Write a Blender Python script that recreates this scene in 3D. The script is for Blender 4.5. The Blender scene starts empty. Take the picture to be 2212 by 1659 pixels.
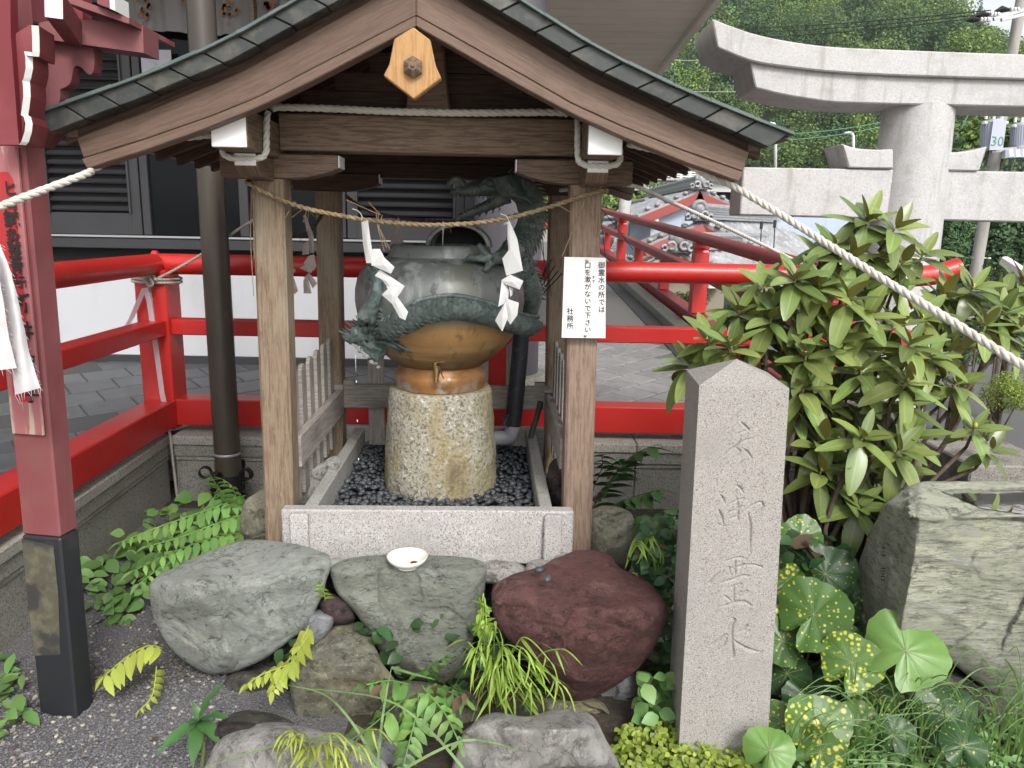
import bpy, bmesh, math, random
import numpy as np
from math import sin, cos, pi, radians, sqrt, atan2
from mathutils import Vector, Matrix, noise
R = random.Random(7)
SC = bpy.context.scene
COL = SC.collection
# ------------------------------------------------------------------ camera, sky, sun, exposure
PITCH, ROLL, EYE = radians(11.6), radians(1.03), 1.55
CROT = Matrix.Rotation(pi/2-PITCH, 3, 'X') @ Matrix.Rotation(ROLL, 3, 'Z')
cd = bpy.data.cameras.new('camera'); cam = bpy.data.objects.new('camera', cd); COL.objects.link(cam)
cam.matrix_world = Matrix.Translation((0, 0, EYE)) @ CROT.to_4x4()
cd.sensor_width = 36; cd.lens = 36*0.751; cd.clip_start = .05; cd.clip_end = 3000
SC.camera = cam
W = bpy.data.worlds.new('World'); SC.world = W; W.use_nodes = True
wn = W.node_tree; bg = wn.nodes['Background']
sky = wn.nodes.new('ShaderNodeTexSky'); sky.sky_type = 'NISHITA'; sky.sun_disc = False
SUN_EL, SUN_AZ = radians(42), radians(160)          # behind the viewer, a little to the left
sky.sun_elevation = SUN_EL; sky.sun_rotation = SUN_AZ; sky.dust_density = 3; sky.air_density = .8
hs = wn.nodes.new('ShaderNodeHueSaturation'); hs.inputs['Saturation'].default_value = .18
wn.links.new(sky.outputs[0], hs.inputs['Color']); wn.links.new(hs.outputs[0], bg.inputs[0])
bg.inputs[1].default_value = .15
sd = bpy.data.lights.new('sun', 'SUN'); sd.energy = 1.2; sd.angle = radians(14); sd.color = (1, .96, .9)
sun = bpy.data.objects.new('sun', sd); COL.objects.link(sun)
sdir = Vector((sin(SUN_AZ)*cos(SUN_EL), cos(SUN_AZ)*cos(SUN_EL), sin(SUN_EL)))
sun.rotation_euler = sdir.to_track_quat('Z', 'Y').to_euler(); sun.location = sdir*60
SC.view_settings.view_transform = 'Standard'; SC.view_settings.look = 'None'
SC.view_settings.gamma = 1; SC.view_settings.use_curve_mapping = False
SC.view_settings.exposure = .92
SC.render.engine = 'CYCLES'; SC.cycles.use_denoising = True
SC.cycles.max_bounces = 6; SC.cycles.transparent_max_bounces = 6
# ------------------------------------------------------------------ measuring: a pixel of the photo (2212 wide) -> a point of the place
FPX, PX0, PY0 = .751*2212, 1106, 829.5
EYEV = Vector((0, 0, EYE))
def ray(px, py): return CROT @ Vector(((px-PX0)/FPX, -(py-PY0)/FPX, -1))
def at(px, py, Y): d = ray(px, py); return EYEV + d*(Y/d.y)
def atz(px, py, z): d = ray(px, py); return EYEV + d*((z-EYE)/d.z)
def px_of(p):
    v = CROT.transposed() @ (Vector(p)-EYEV); return PX0+FPX*v.x/-v.z, PY0-FPX*v.y/-v.z
# ------------------------------------------------------------------ mesh collecting
def cross_frame(d, up=Vector((0, 0, 1))):
    d = d.normalized()
    if abs(d.dot(up)) > .97: up = Vector((0, 1, 0))
    s = d.cross(up).normalized(); return d, s, s.cross(d).normalized()
ROOTM = {}
class MB:
    def __init__(s): s.v = []; s.f = []; s.uv = []; s.has_uv = False
    def add(s, vs, fs, uvs=None):
        b = len(s.v); s.v += [tuple(q) for q in vs]; s.f += [tuple(i+b for i in f) for f in fs]
        if uvs is None: s.uv += [None]*len(fs)
        else: s.uv += uvs; s.has_uv = True
        return s
    def hexa(s, c, uvp=None):           # c: 8 corners, bottom 4 then top 4; uvp: 8 (along, side, up)
        F = [(0, 3, 2, 1), (4, 5, 6, 7), (0, 1, 5, 4), (1, 2, 6, 5), (2, 3, 7, 6), (3, 0, 4, 7)]
        u = None
        if uvp:
            o = R.random()*9; u = []
            for f in F:
                a = [uvp[i] for i in f]
                ks = [max(q[k] for q in a)-min(q[k] for q in a) for k in range(3)]
                if ks[0] < 1e-6: u.append([(q[1]*.3+o, q[2]) for q in a])
                elif ks[1] < ks[2]: u.append([(q[0]+o, q[2]) for q in a])
                else: u.append([(q[0]+o, q[1]+.37) for q in a])
        return s.add(c, F, u)
    def beam(s, a, b, w, h, up=(0, 0, 1), w2=None, h2=None):
        a = Vector(a); b = Vector(b); d, sd_, u = cross_frame(b-a, Vector(up)); L = (b-a).length
        w2 = w if w2 is None else w2; h2 = h if h2 is None else h2
        c = []; q = []
        for i, j in ((-1, -1), (1, -1), (1, 1), (-1, 1)):
            pass
        pts = [(a, w, h, -1, -1, 0), (a, w, h, 1, -1, 0), (b, w2, h2, 1, -1, L), (b, w2, h2, -1, -1, L),
               (a, w, h, -1, 1, 0), (a, w, h, 1, 1, 0), (b, w2, h2, 1, 1, L), (b, w2, h2, -1, 1, L)]
        for p, ww, hh, i, j, l in pts:
            c.append(p+sd_*(i*ww/2)+u*(j*hh/2)); q.append((l, i*ww/2, j*hh/2))
        c = [c[k] for k in (0, 1, 2, 3, 4, 5, 6, 7)]
        return s.hexa(c, q)
    def box(s, x0, x1, y0, y1, z0, z1, ax=0):
        c = [(x0, y0, z0), (x1, y0, z0), (x1, y1, z0), (x0, y1, z0), (x0, y0, z1), (x1, y0, z1), (x1, y1, z1), (x0, y1, z1)]
        o = [(0, 1, 2), (1, 0, 2), (2, 0, 1)][ax]
        return s.hexa(c, [tuple(p[k] for k in o) for p in c])
    def prism(s, poly, o, ax, ay, dv):
        o, ax, ay, dv = Vector(o), Vector(ax), Vector(ay), Vector(dv); n = len(poly)
        A = [o+ax*p[0]+ay*p[1] for p in poly]; B = [q+dv for q in A]
        if ax.cross(ay).dot(dv) > 0: f0, f1 = tuple(range(n))[::-1], tuple(range(n, 2*n))
        else: f0, f1 = tuple(range(n)), tuple(range(n, 2*n))[::-1]
        fs = [f0, f1]
        uv = [[poly[i] for i in f0], [poly[i-n] for i in f1]]
        rev = ax.cross(ay).dot(dv) > 0
        for i in range(n):
            j = (i+1) % n; f = (i, j, n+j, n+i) if rev else (j, i, n+i, n+j)
            fs.append(f); D = dv.length
            uv.append([(poly[k % n][0]+poly[k % n][1], D*(k >= n)) for k in f])
        return s.add(A+B, fs, uv)
    def strip(s, top, bot, ax, ay, o, dv):   # solid between two polylines (same count) in a plane, extruded by dv; uv runs along
        o, ax, ay, dv = Vector(o), Vector(ax), Vector(ay), Vector(dv); n = len(top)
        P = lambda p: o+ax*p[0]+ay*p[1]
        L = [0]
        for i in range(1, n): L.append(L[-1]+math.hypot(top[i][0]-top[i-1][0], top[i][1]-top[i-1][1]))
        h = [math.hypot(top[i][0]-bot[i][0], top[i][1]-bot[i][1]) for i in range(n)]; D = dv.length
        v = [P(p) for p in top]+[P(p) for p in bot]; v += [q+dv for q in v]
        fs = []; uv = []; k = 2*n
        for i in range(n-1):
            for f, u in (((i, i+1, n+i+1, n+i), [(L[i], h[i]), (L[i+1], h[i+1]), (L[i+1], 0), (L[i], 0)]),
                         ((k+i+1, k+i, k+n+i, k+n+i+1), [(L[i+1], h[i+1]), (L[i], h[i]), (L[i], 0), (L[i+1], 0)]),
                         ((i+1, i, k+i, k+i+1), [(L[i+1], 0), (L[i], 0), (L[i], D), (L[i+1], D)]),
                         ((n+i, n+i+1, k+n+i+1, k+n+i), [(L[i], 0), (L[i+1], 0), (L[i+1], D), (L[i], D)])):
                fs.append(f); uv.append(u)
        for i, r in ((0, 0), (n-1, 1)):
            f = (i, n+i, k+n+i, k+i) if not r else (k+i, k+n+i, n+i, i)
            fs.append(f); uv.append([(0, 0), (0, h[i]), (D*.3, h[i]), (D*.3, 0)])
        return s.add(v, fs, uv)
    def tube(s, pts, r, n=8, cap=True):
        pts = [Vector(p) for p in pts]; m = len(pts); rs = r if isinstance(r, (list, tuple)) else [r]*m
        vs = []; fs = []; us = []; up = None; L = 0
        for i, p in enumerate(pts):
            d = (pts[min(i+1, m-1)]-pts[max(i-1, 0)])
            if d.length < 1e-9: d = Vector((0, 0, 1))
            d.normalize()
            if up is None: _, sd_, up = cross_frame(d)
            up = (up-d*up.dot(d)).normalized() if (up-d*up.dot(d)).length > 1e-6 else cross_frame(d)[2]
            sd_ = d.cross(up)
            for k in range(n):
                a = 2*pi*k/n; vs.append(p+(sd_*cos(a)+up*sin(a))*rs[i])
        Ls = [0]
        for i in range(1, m): Ls.append(Ls[-1]+(pts[i]-pts[i-1]).length)
        for i in range(m-1):
            for k in range(n):
                k2 = (k+1) % n
                fs.append((i*n+k, i*n+k2, (i+1)*n+k2, (i+1)*n+k)); c = rs[i]*6.3/n
                us.append([(Ls[i], k*c), (Ls[i], (k+1)*c), (Ls[i+1], (k+1)*c), (Ls[i+1], k*c)])
        if cap:
            fs.append(tuple(range(n))[::-1]); us.append([(0, 0)]*n)
            fs.append(tuple((m-1)*n+k for k in range(n))); us.append([(0, 0)]*n)
        return s.add(vs, fs, us)
    def lathe(s, prof, n=32, c=(0, 0, 0), squash=1):
        cx, cy, cz = c; m = len(prof); vs = []; fs = []
        for r, z in prof:
            for k in range(n):
                a = 2*pi*k/n; vs.append((cx+r*cos(a), cy+r*sin(a)*squash, cz+z))
        for i in range(m-1):
            for k in range(n):
                k2 = (k+1) % n; fs.append((i*n+k, i*n+k2, (i+1)*n+k2, (i+1)*n+k))
        if prof[0][0] > 1e-6: fs.append(tuple(range(n))[::-1])
        if prof[-1][0] > 1e-6: fs.append(tuple((m-1)*n+k for k in range(n)))
        return s.add(vs, fs)
    def ball(s, c, r, n=12, m=8, sc=(1, 1, 1), rot=None):
        vs = []; fs = []
        for i in range(m+1):
            t = pi*i/m
            for k in range(n):
                a = 2*pi*k/n; p = Vector((r*sc[0]*sin(t)*cos(a), r*sc[1]*sin(t)*sin(a), -r*sc[2]*cos(t)))
                if rot: p = rot @ p
                vs.append(p+Vector(c))
        for i in range(m):
            for k in range(n):
                k2 = (k+1) % n; fs.append((i*n+k, i*n+k2, (i+1)*n+k2, (i+1)*n+k))
        return s.add(vs, fs)
    def merge(s, o, M=None):
        b = len(s.v); s.v += [tuple(M @ Vector(q)) if M else q for q in o.v]
        s.f += [tuple(i+b for i in f) for f in o.f]; s.uv += o.uv; s.has_uv |= o.has_uv; return s
    def mesh(s, name, mat, smooth=False, bevel=0, off=None, weld=False, angle=None):
        me = bpy.data.meshes.new(name); vs = s.v
        if off is not None: vs = [(a-off[0], b-off[1], c-off[2]) for a, b, c in vs]
        me.from_pydata(vs, [], s.f)
        if s.has_uv:
            ul = me.uv_layers.new(name='UVMap'); flat = []
            for f, u in zip(s.f, s.uv):
                for k in range(len(f)):
                    q = u[k] if u else (0, 0); flat += [q[0], q[1]]
            ul.data.foreach_set('uv', flat)
        if bevel or weld:
            bm = bmesh.new(); bm.from_mesh(me)
            if weld: bmesh.ops.remove_doubles(bm, verts=bm.verts, dist=1e-5)
            if bevel:
                es = [e for e in bm.edges if len(e.link_faces) == 2 and e.calc_face_angle(0) > .6]
                bmesh.ops.bevel(bm, geom=es, offset=bevel, segments=1, affect='EDGES', clamp_overlap=True)
            bm.to_mesh(me); bm.free()
        for m in (mat if isinstance(mat, (list, tuple)) else [mat]): me.materials.append(m)
        if smooth:
            me.polygons.foreach_set('use_smooth', [True]*len(me.polygons))
            if angle: me.set_sharp_from_angle(angle=angle)
        me.update(); return me
    def build(s, name, mat, parent=None, smooth=False, bevel=0, local=False, weld=False, angle=None):
        """one mesh object; world points go into the parent's own frame unless local"""
        if parent is None:
            a = np.array(s.v); off = ((a[:, 0].min()+a[:, 0].max())/2, (a[:, 1].min()+a[:, 1].max())/2, a[:, 2].min())
            o = bpy.data.objects.new(name, s.mesh(name, mat, smooth, bevel, off, weld, angle)); o.location = off
            ROOTM[o.name] = Matrix.Translation(off)
        else:
            if not local:
                Mi = ROOTM[parent.name].inverted(); s.v = [tuple(Mi @ Vector(q)) for q in s.v]
            o = bpy.data.objects.new(name, s.mesh(name, mat, smooth, bevel, None, weld, angle)); o.parent = parent
            ROOTM[o.name] = ROOTM[parent.name].copy()
        COL.objects.link(o); return o
def tag(o, label=None, cat=None, group=None, kind=None):
    if label: o['label'] = label
    if cat: o['category'] = cat
    if group: o['group'] = group
    if kind: o['kind'] = kind
    return o
def thing(name, label, cat, loc=(0, 0, 0), rz=0, group=None):
    o = bpy.data.objects.new(name, None); COL.objects.link(o); o.location = loc; o.rotation_euler = (0, 0, rz)
    o.empty_display_size = .1
    ROOTM[o.name] = Matrix.Translation(loc) @ Matrix.Rotation(rz, 4, 'Z')
    return tag(o, label, cat, group)
def put(name, me, parent=None, M=None):
    o = bpy.data.objects.new(name, me); COL.objects.link(o)
    if parent: o.parent = parent
    if M is not None: o.matrix_local = M
    return o
def spl(P, n=8, closed=False):
    P = [Vector(p) for p in P]; out = []; m = len(P)
    for i in range(m-1):
        p0, p1, p2, p3 = P[max(i-1, 0)], P[i], P[i+1], P[min(i+2, m-1)]
        for k in range(n):
            t = k/n; out.append(.5*((2*p1)+(p2-p0)*t+(2*p0-5*p1+4*p2-p3)*t*t+(3*p1-p0-3*p2+p3)*t**3))
    out.append(P[-1]); return out
def even(P, step):
    out = [P[0]]; acc = 0
    for a, b in zip(P, P[1:]):
        L = (b-a).length; t = step-acc
        while t <= L and L > 0: out.append(a.lerp(b, t/L)); t += step
        acc = (acc+L) % step
    return out
def twist(mb, P, r, pitch, strands=3, sr=None, n=6, step=None, ph=0):
    P = even([Vector(p) for p in P], step or pitch/7); sr = sr or r*.56; L = 0; up = None; fr = []
    for i, p in enumerate(P):
        d = (P[min(i+1, len(P)-1)]-P[max(i-1, 0)]).normalized()
        if up is None: up = cross_frame(d)[2]
        up = (up-d*up.dot(d)).normalized(); fr.append((p, up.copy(), d.cross(up)))
    st = step or pitch/7
    for k in range(strands):
        mb.tube([p+(u*cos(2*pi*(i*st/pitch+k/strands)+ph)+s_*sin(2*pi*(i*st/pitch+k/strands)+ph))*(r-sr) for i, (p, u, s_) in enumerate(fr)], sr, n)
    return mb
def text_mb(txt, size, o, ax, ay, depth=.0012, spacing=1.0, vertical=True, bold=0):
    """lettering as thin raised geometry; o = centre of the first character"""
    cu = bpy.data.curves.new('lettering', 'FONT'); cu.body = '\n'.join(txt) if vertical else txt
    cu.align_x = 'CENTER'; cu.align_y = 'CENTER' if not vertical else 'TOP_BASELINE'
    cu.size = size; cu.space_line = spacing; cu.resolution_u = 2; cu.offset = bold*size
    ob = bpy.data.objects.new('lettering', cu); COL.objects.link(ob)
    dg = bpy.context.evaluated_depsgraph_get(); me = bpy.data.meshes.new_from_object(ob.evaluated_get(dg))
    bpy.data.objects.remove(ob); mb = MB(); o, ax, ay = Vector(o), Vector(ax), Vector(ay); nz = ax.cross(ay).normalized()*depth
    sh = -size*.36 if vertical else 0
    mb.add([o+ax*v.co.x+ay*(v.co.y+sh)+nz for v in me.vertices], [tuple(p.vertices) for p in me.polygons])
    bpy.data.meshes.remove(me); return mb
# ------------------------------------------------------------------ materials
MATS = {}
def mat(name, col, rough=.6, layers=(), bump=(), metal=0, coord='Object', spec=.5, vary=0, back=None, trans=0, coat=0, isl=False, ior=None):
    m = bpy.data.materials.new(name); m.use_nodes = True; nt = m.node_tree; N, Lk = nt.nodes, nt.links
    b = N['Principled BSDF']; b.inputs['Roughness'].default_value = rough; b.inputs['Metallic'].default_value = metal
    b.inputs['Specular IOR Level'].default_value = spec
    if coat: b.inputs['Coat Weight'].default_value = coat; b.inputs['Coat Roughness'].default_value = .12
    tc = N.new('ShaderNodeTexCoord'); oi = N.new('ShaderNodeObjectInfo')
    def vec(stretch, c=None):
        mp = N.new('ShaderNodeMapping'); mp.inputs['Scale'].default_value = stretch
        Lk.new(tc.outputs[c or coord], mp.inputs['Vector'])
        if (c or coord) == 'Object':
            k = N.new('ShaderNodeMath'); k.operation = 'MULTIPLY'; k.inputs[1].default_value = 13.7
            Lk.new(oi.outputs['Random'], k.inputs[0]); Lk.new(k.outputs[0], mp.inputs['Location'])
        return mp.outputs[0]
    def tex(t, scale, stretch=(1, 1, 1), detail=4, dist=0, c=None, rough_=.55):
        if t == 'noise':
            n = N.new('ShaderNodeTexNoise'); n.inputs['Scale'].default_value = scale; n.inputs['Detail'].default_value = detail
            n.inputs['Distortion'].default_value = dist; n.inputs['Roughness'].default_value = rough_; Lk.new(vec(stretch, c), n.inputs['Vector']); return n.outputs[0]
        if t == 'ridge':
            a = N.new('ShaderNodeMath'); a.operation = 'SUBTRACT'; a.inputs[1].default_value = .5; Lk.new(tex('noise', scale, stretch, detail, dist, c, rough_), a.inputs[0])
            b_ = N.new('ShaderNodeMath'); b_.operation = 'ABSOLUTE'; Lk.new(a.outputs[0], b_.inputs[0]); return b_.outputs[0]
        if t in ('vor', 'cell', 'crack'):
            n = N.new('ShaderNodeTexVoronoi'); n.inputs['Scale'].default_value = scale
            if t == 'crack': n.feature = 'DISTANCE_TO_EDGE'
            Lk.new(vec(stretch, c), n.inputs['Vector'])
            if t == 'cell':
                s_ = N.new('ShaderNodeSeparateColor'); Lk.new(n.outputs['Color'], s_.inputs[0]); return s_.outputs[0]
            return n.outputs['Distance']
        if t == 'wave':
            n = N.new('ShaderNodeTexWave'); n.inputs['Scale'].default_value = scale; n.inputs['Distortion'].default_value = dist
            n.inputs['Detail'].default_value = detail; n.inputs['Detail Scale'].default_value = 1.5; n.bands_direction = 'Y'
            Lk.new(vec(stretch, c), n.inputs['Vector']); return n.outputs['Fac']
        if t in 'xyz':
            s_ = N.new('ShaderNodeSeparateXYZ'); Lk.new(vec((1, 1, 1), c), s_.inputs[0]) if (c or coord) != 'Object' else Lk.new(tc.outputs['Object'], s_.inputs[0])
            return s_.outputs['xyz'.index(t)]
    def rng(sock, lo, hi):
        r = N.new('ShaderNodeMapRange'); r.inputs[1].default_value = lo; r.inputs[2].default_value = hi; r.interpolation_type = 'SMOOTHSTEP'
        Lk.new(sock, r.inputs[0]); return r.outputs[0]
    def mixc(f, a, bcol, mode='MIX'):
        x = N.new('ShaderNodeMix'); x.data_type = 'RGBA'; x.blend_type = mode
        if isinstance(f, float): x.inputs[0].default_value = f
        else: Lk.new(f, x.inputs[0])
        for s_, k in ((a, 6), (bcol, 7)):
            if isinstance(s_, tuple): x.inputs[k].default_value = (*s_, 1)
            else: Lk.new(s_, x.inputs[k])
        return x.outputs[2]
    def mul(a, k):
        x = N.new('ShaderNodeMath'); x.operation = 'MULTIPLY'; Lk.new(a, x.inputs[0])
        if isinstance(k, float) or isinstance(k, int): x.inputs[1].default_value = k
        else: Lk.new(k, x.inputs[1])
        return x.outputs[0]
    c = tuple(col)
    for l in layers:
        t, scale, lo, hi, lc = l[:5]; kw = l[5] if len(l) > 5 else {}
        kw = dict(kw); f_ = kw.pop('f', 1.0); by = kw.pop('by', None)
        k = rng(tex(t, scale, **kw), lo, hi)
        if by is not None: k = mul(k, rng(tex(by[0], by[1], **(by[4] if len(by) > 4 else {})), by[2], by[3]))
        if f_ != 1.0: k = mul(k, float(f_))
        c = mixc(k, c, lc)
    if vary or isl:
        h = N.new('ShaderNodeHueSaturation'); rnd = oi.outputs['Random']
        if isl:
            g = N.new('ShaderNodeNewGeometry'); ad = N.new('ShaderNodeMath'); ad.operation = 'ADD'
            Lk.new(g.outputs['Random Per Island'], ad.inputs[0]); Lk.new(rnd, ad.inputs[1])
            fr = N.new('ShaderNodeMath'); fr.operation = 'FRACT'; Lk.new(ad.outputs[0], fr.inputs[0]); rnd = fr.outputs[0]
        r = N.new('ShaderNodeMapRange'); r.inputs[3].default_value = 1-vary; r.inputs[4].default_value = 1+vary; Lk.new(rnd, r.inputs[0])
        Lk.new(r.outputs[0], h.inputs['Value'])
        r2 = N.new('ShaderNodeMapRange'); r2.inputs[3].default_value = .5-vary*.045; r2.inputs[4].default_value = .5+vary*.045
        k7 = N.new('ShaderNodeMath'); k7.operation = 'MULTIPLY'; k7.inputs[1].default_value = 7.31; Lk.new(rnd, k7.inputs[0])
        k8 = N.new('ShaderNodeMath'); k8.operation = 'FRACT'; Lk.new(k7.outputs[0], k8.inputs[0]); Lk.new(k8.outputs[0], r2.inputs[0])
        Lk.new(r2.outputs[0], h.inputs['Hue'])
        if isinstance(c, tuple): h.inputs['Color'].default_value = (*c, 1)
        else: Lk.new(c, h.inputs['Color'])
        c = h.outputs[0]
    if back:
        g = N.new('ShaderNodeNewGeometry'); c = mixc(g.outputs['Backfacing'], c, tuple(back))
    if isinstance(c, tuple): b.inputs['Base Color'].default_value = (*c, 1)
    else: Lk.new(c, b.inputs['Base Color'])
    prev = None
    for bb in bump:
        t, scale, dist_ = bb[:3]; kw = dict(bb[3]) if len(bb) > 3 else {}
        n = N.new('ShaderNodeBump'); n.inputs['Distance'].default_value = dist_; n.inputs['Strength'].default_value = kw.pop('s', .8)
        Lk.new(tex(t, scale, **kw), n.inputs['Height'])
        if prev: Lk.new(prev, n.inputs['Normal'])
        prev = n.outputs[0]
    if prev: Lk.new(prev, b.inputs['Normal'])
    if trans:
        tl = N.new('ShaderNodeBsdfTranslucent'); mx = N.new('ShaderNodeMixShader'); mx.inputs[0].default_value = trans
        if isinstance(c, tuple): tl.inputs[0].default_value = (*c, 1)
        else: Lk.new(c, tl.inputs[0])
        Lk.new(b.outputs[0], mx.inputs[1]); Lk.new(tl.outputs[0], mx.inputs[2]); Lk.new(mx.outputs[0], N['Material Output'].inputs[0])
    MATS[name] = m; return m
GR = dict(stretch=(1.2, 16, 1), detail=5)         # grain: u runs along the piece
def wood(name, c1, c2, c3, rough=.7, extra=(), vary=.12):
    return mat(name, c1, rough, [('noise', 9, .42, .62, c2, dict(stretch=(1, 14, 1), detail=6, dist=.4)), ('noise', 30, .55, .7, c3, dict(stretch=(1, 26, 1), detail=3)), *extra],
               [('noise', 22, .0014, dict(stretch=(1, 22, 1), detail=5))], coord='UV', vary=vary, spec=.25)
M_wood = wood('brown_wood', (.185, .128, .09), (.105, .07, .048), (.062, .042, .03), .6)
M_barge = wood('barge_wood', (.155, .104, .078), (.125, .082, .061), (.095, .061, .046), .5)
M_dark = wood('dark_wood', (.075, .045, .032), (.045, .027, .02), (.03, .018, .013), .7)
M_post = wood('post_wood', (.205, .158, .108), (0.138, 0.092, 0.064), (0.294, 0.225, 0.156), .75, extra=[('noise', 1.6, .5, .72, (0.276, 0.239, 0.184), dict(stretch=(1, 3, 1), f=.7))])
M_postn = wood('post_wood_pale', (0.230, 0.170, 0.124), (0.156, 0.110, 0.078), (0.304, 0.244, 0.184), .75)
M_grey = wood('weathered_wood', (.36, .335, .30), (.25, .23, .205), (.16, .145, .13), .85, extra=[('noise', 3, .55, .8, (.12, .115, .105), dict(stretch=(1, 3, 1), f=.7))])
M_new = wood('new_wood', (.48, .29, .12), (.40, .22, .085), (.56, .36, .17), .6)
M_white = mat('white_paint', (.66, .66, .645), .55, [('noise', 30, .55, .8, (.62, .62, .58), dict(f=.5))], [('noise', 60, .001)])
M_copper = mat('copper_roof', (0.038, 0.044, 0.042), .5, [('noise', 14, .45, .68, (0.100, 0.094, 0.076), dict(detail=6, f=.85)), ('noise', 30, .55, .75, (0.028, 0.036, 0.036), dict(f=.7)), ('noise', 7, .62, .78, (0.128, 0.152, 0.140), dict(f=.4))], [('noise', 25, .002)], metal=.25, vary=.12)
M_verd = mat('copper_edge', (.10, .125, .12), .5, [('noise', 20, .4, .7, (.07, .1, .095))], metal=.2)
def granite(name, c, d, l, sc=180, rough=.75, extra=(), bs=.0012):
    return mat(name, c, rough, [('noise', sc, .53, .62, d, dict(detail=2)), ('noise', sc*.75, .58, .66, l, dict(detail=2, stretch=(1.3, 1, 1))), ('noise', 5, .45, .75, tuple(x*.75 for x in c), dict(f=.55)), *extra],
               [('noise', sc*.8, bs, dict(detail=3))], spec=.35)
M_gran = granite('pale_granite', (0.414, 0.393, 0.377), (0.199, 0.191, 0.194), (0.546, 0.530, 0.513))
M_gran2 = granite('trough_granite_worn', (.36, .355, .33), (.19, .19, .18), (.48, .47, .44), extra=[('noise', 7, .55, .7, (.17, .16, .11), dict(f=.6))])
M_pillar = granite('pillar_granite', (0.321, 0.302, 0.279), (0.167, 0.160, 0.149), (0.409, 0.391, 0.367), 260, extra=[('noise', 2.2, .5, .75, (0.391, 0.391, 0.409), dict(f=.6)), ('noise', 4, .6, .8, (0.251, 0.242, 0.205), dict(f=.5))])
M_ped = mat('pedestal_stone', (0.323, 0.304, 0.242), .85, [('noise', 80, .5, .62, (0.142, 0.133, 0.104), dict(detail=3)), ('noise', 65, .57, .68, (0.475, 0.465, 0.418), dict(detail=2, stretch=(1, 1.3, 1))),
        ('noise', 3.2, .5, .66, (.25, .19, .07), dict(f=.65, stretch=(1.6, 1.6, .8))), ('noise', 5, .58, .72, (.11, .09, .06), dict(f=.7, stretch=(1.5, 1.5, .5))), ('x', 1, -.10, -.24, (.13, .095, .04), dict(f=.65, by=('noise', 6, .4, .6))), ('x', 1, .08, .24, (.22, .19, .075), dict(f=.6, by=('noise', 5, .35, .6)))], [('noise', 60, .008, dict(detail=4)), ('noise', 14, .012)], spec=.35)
M_kerb = granite('kerb_stone', (.36, .345, .30), (.19, .18, .155), (.46, .445, .40), 110, .85, extra=[('noise', 1.8, .5, .7, (.17, .16, .13), dict(f=.75, stretch=(1, 1, 2)))], bs=.003)
M_kerbd = granite('kerb_stone_dark', (.27, .265, .235), (.14, .135, .12), (.36, .35, .31), 120, .85, bs=.003)
M_torii = granite('torii_granite', (0.484, 0.474, 0.470), (0.407, 0.397, 0.392), (0.542, 0.532, 0.528), 60, .8, extra=[('noise', 3.5, .56, .75, (0.349, 0.339, 0.310), dict(f=.7, stretch=(1, 1, 2))), ('noise', 3, .55, .7, (0.297, 0.286, 0.259), dict(f=.6, stretch=(3, 3, .35), detail=7)), ('noise', 14, .62, .7, (0.242, 0.231, 0.209), dict(f=.6, detail=6, by=('noise', 1.2, .5, .65)))], bs=.002)
M_conc = mat('concrete', (.40, .385, .36), .9, [('noise', 3, .45, .7, (.27, .26, .23))], [('noise', 40, .003)])
def rockm(name, c1, c2, c3, stretch=(1, 1, 1), extra=(), rough=.8):
    lt = tuple(min(.62, x*1.75+.03) for x in c1); dk = tuple(x*.32 for x in c3)
    return mat(name, c1, rough, [('noise', 5, .4, .62, c2, dict(stretch=stretch, detail=8, dist=.5, rough_=.65)), ('noise', 17, .5, .66, c3, dict(stretch=stretch, detail=7, dist=.4, rough_=.7, f=.9)), ('noise', 9, .54, .68, lt, dict(stretch=stretch, detail=9, dist=.3, rough_=.72, f=.8)), ('noise', 70, .56, .68, lt, dict(detail=3, f=.5)), *extra,
               ('ridge', 3.2, .020, .0, dk, dict(stretch=stretch, detail=9, dist=.4, rough_=.7, f=.55, by=('noise', 6, .42, .6))), ('noise', 26, .56, .64, dk, dict(stretch=stretch, detail=6, rough_=.75, f=.6)), ('ridge', 7, .018, .0, dk, dict(stretch=stretch, detail=8, dist=.5, rough_=.7, f=.6, by=('noise', 4, .45, .6))), ('ridge', 2.3, .009, .002, lt, dict(stretch=(1.7, 1, .8), detail=3, dist=1.2, f=.7, by=('noise', 3, .5, .6)))],
               [('noise', 8, .035, dict(stretch=stretch, detail=10, dist=.3, rough_=.7, s=1.0)), ('ridge', 3.2, -.02, dict(stretch=stretch, detail=9, dist=.4, rough_=.7, s=.8)), ('noise', 34, .03, dict(stretch=stretch, detail=8, rough_=.8, s=1.0))], spec=.3)
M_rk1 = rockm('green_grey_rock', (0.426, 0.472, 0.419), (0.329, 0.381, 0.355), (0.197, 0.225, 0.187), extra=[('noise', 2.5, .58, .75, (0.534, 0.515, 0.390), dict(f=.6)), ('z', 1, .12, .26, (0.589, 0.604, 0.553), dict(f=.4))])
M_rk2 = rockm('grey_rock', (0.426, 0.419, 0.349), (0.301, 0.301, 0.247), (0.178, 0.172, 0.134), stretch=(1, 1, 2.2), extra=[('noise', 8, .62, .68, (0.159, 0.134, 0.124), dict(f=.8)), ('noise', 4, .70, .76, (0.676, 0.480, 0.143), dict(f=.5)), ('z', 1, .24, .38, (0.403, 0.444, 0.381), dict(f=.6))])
M_rk3 = rockm('red_rock', (.18, .076, .07), (.115, .054, .052), (.065, .036, .038), extra=[('noise', 3, .52, .7, (.075, .05, .048), dict(f=.8)), ('z', 1, .22, .36, (.21, .105, .098), dict(f=.5)), ('noise', 12, .6, .7, (.30, .17, .15), dict(f=.6, detail=7))], rough=.6)
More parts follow.
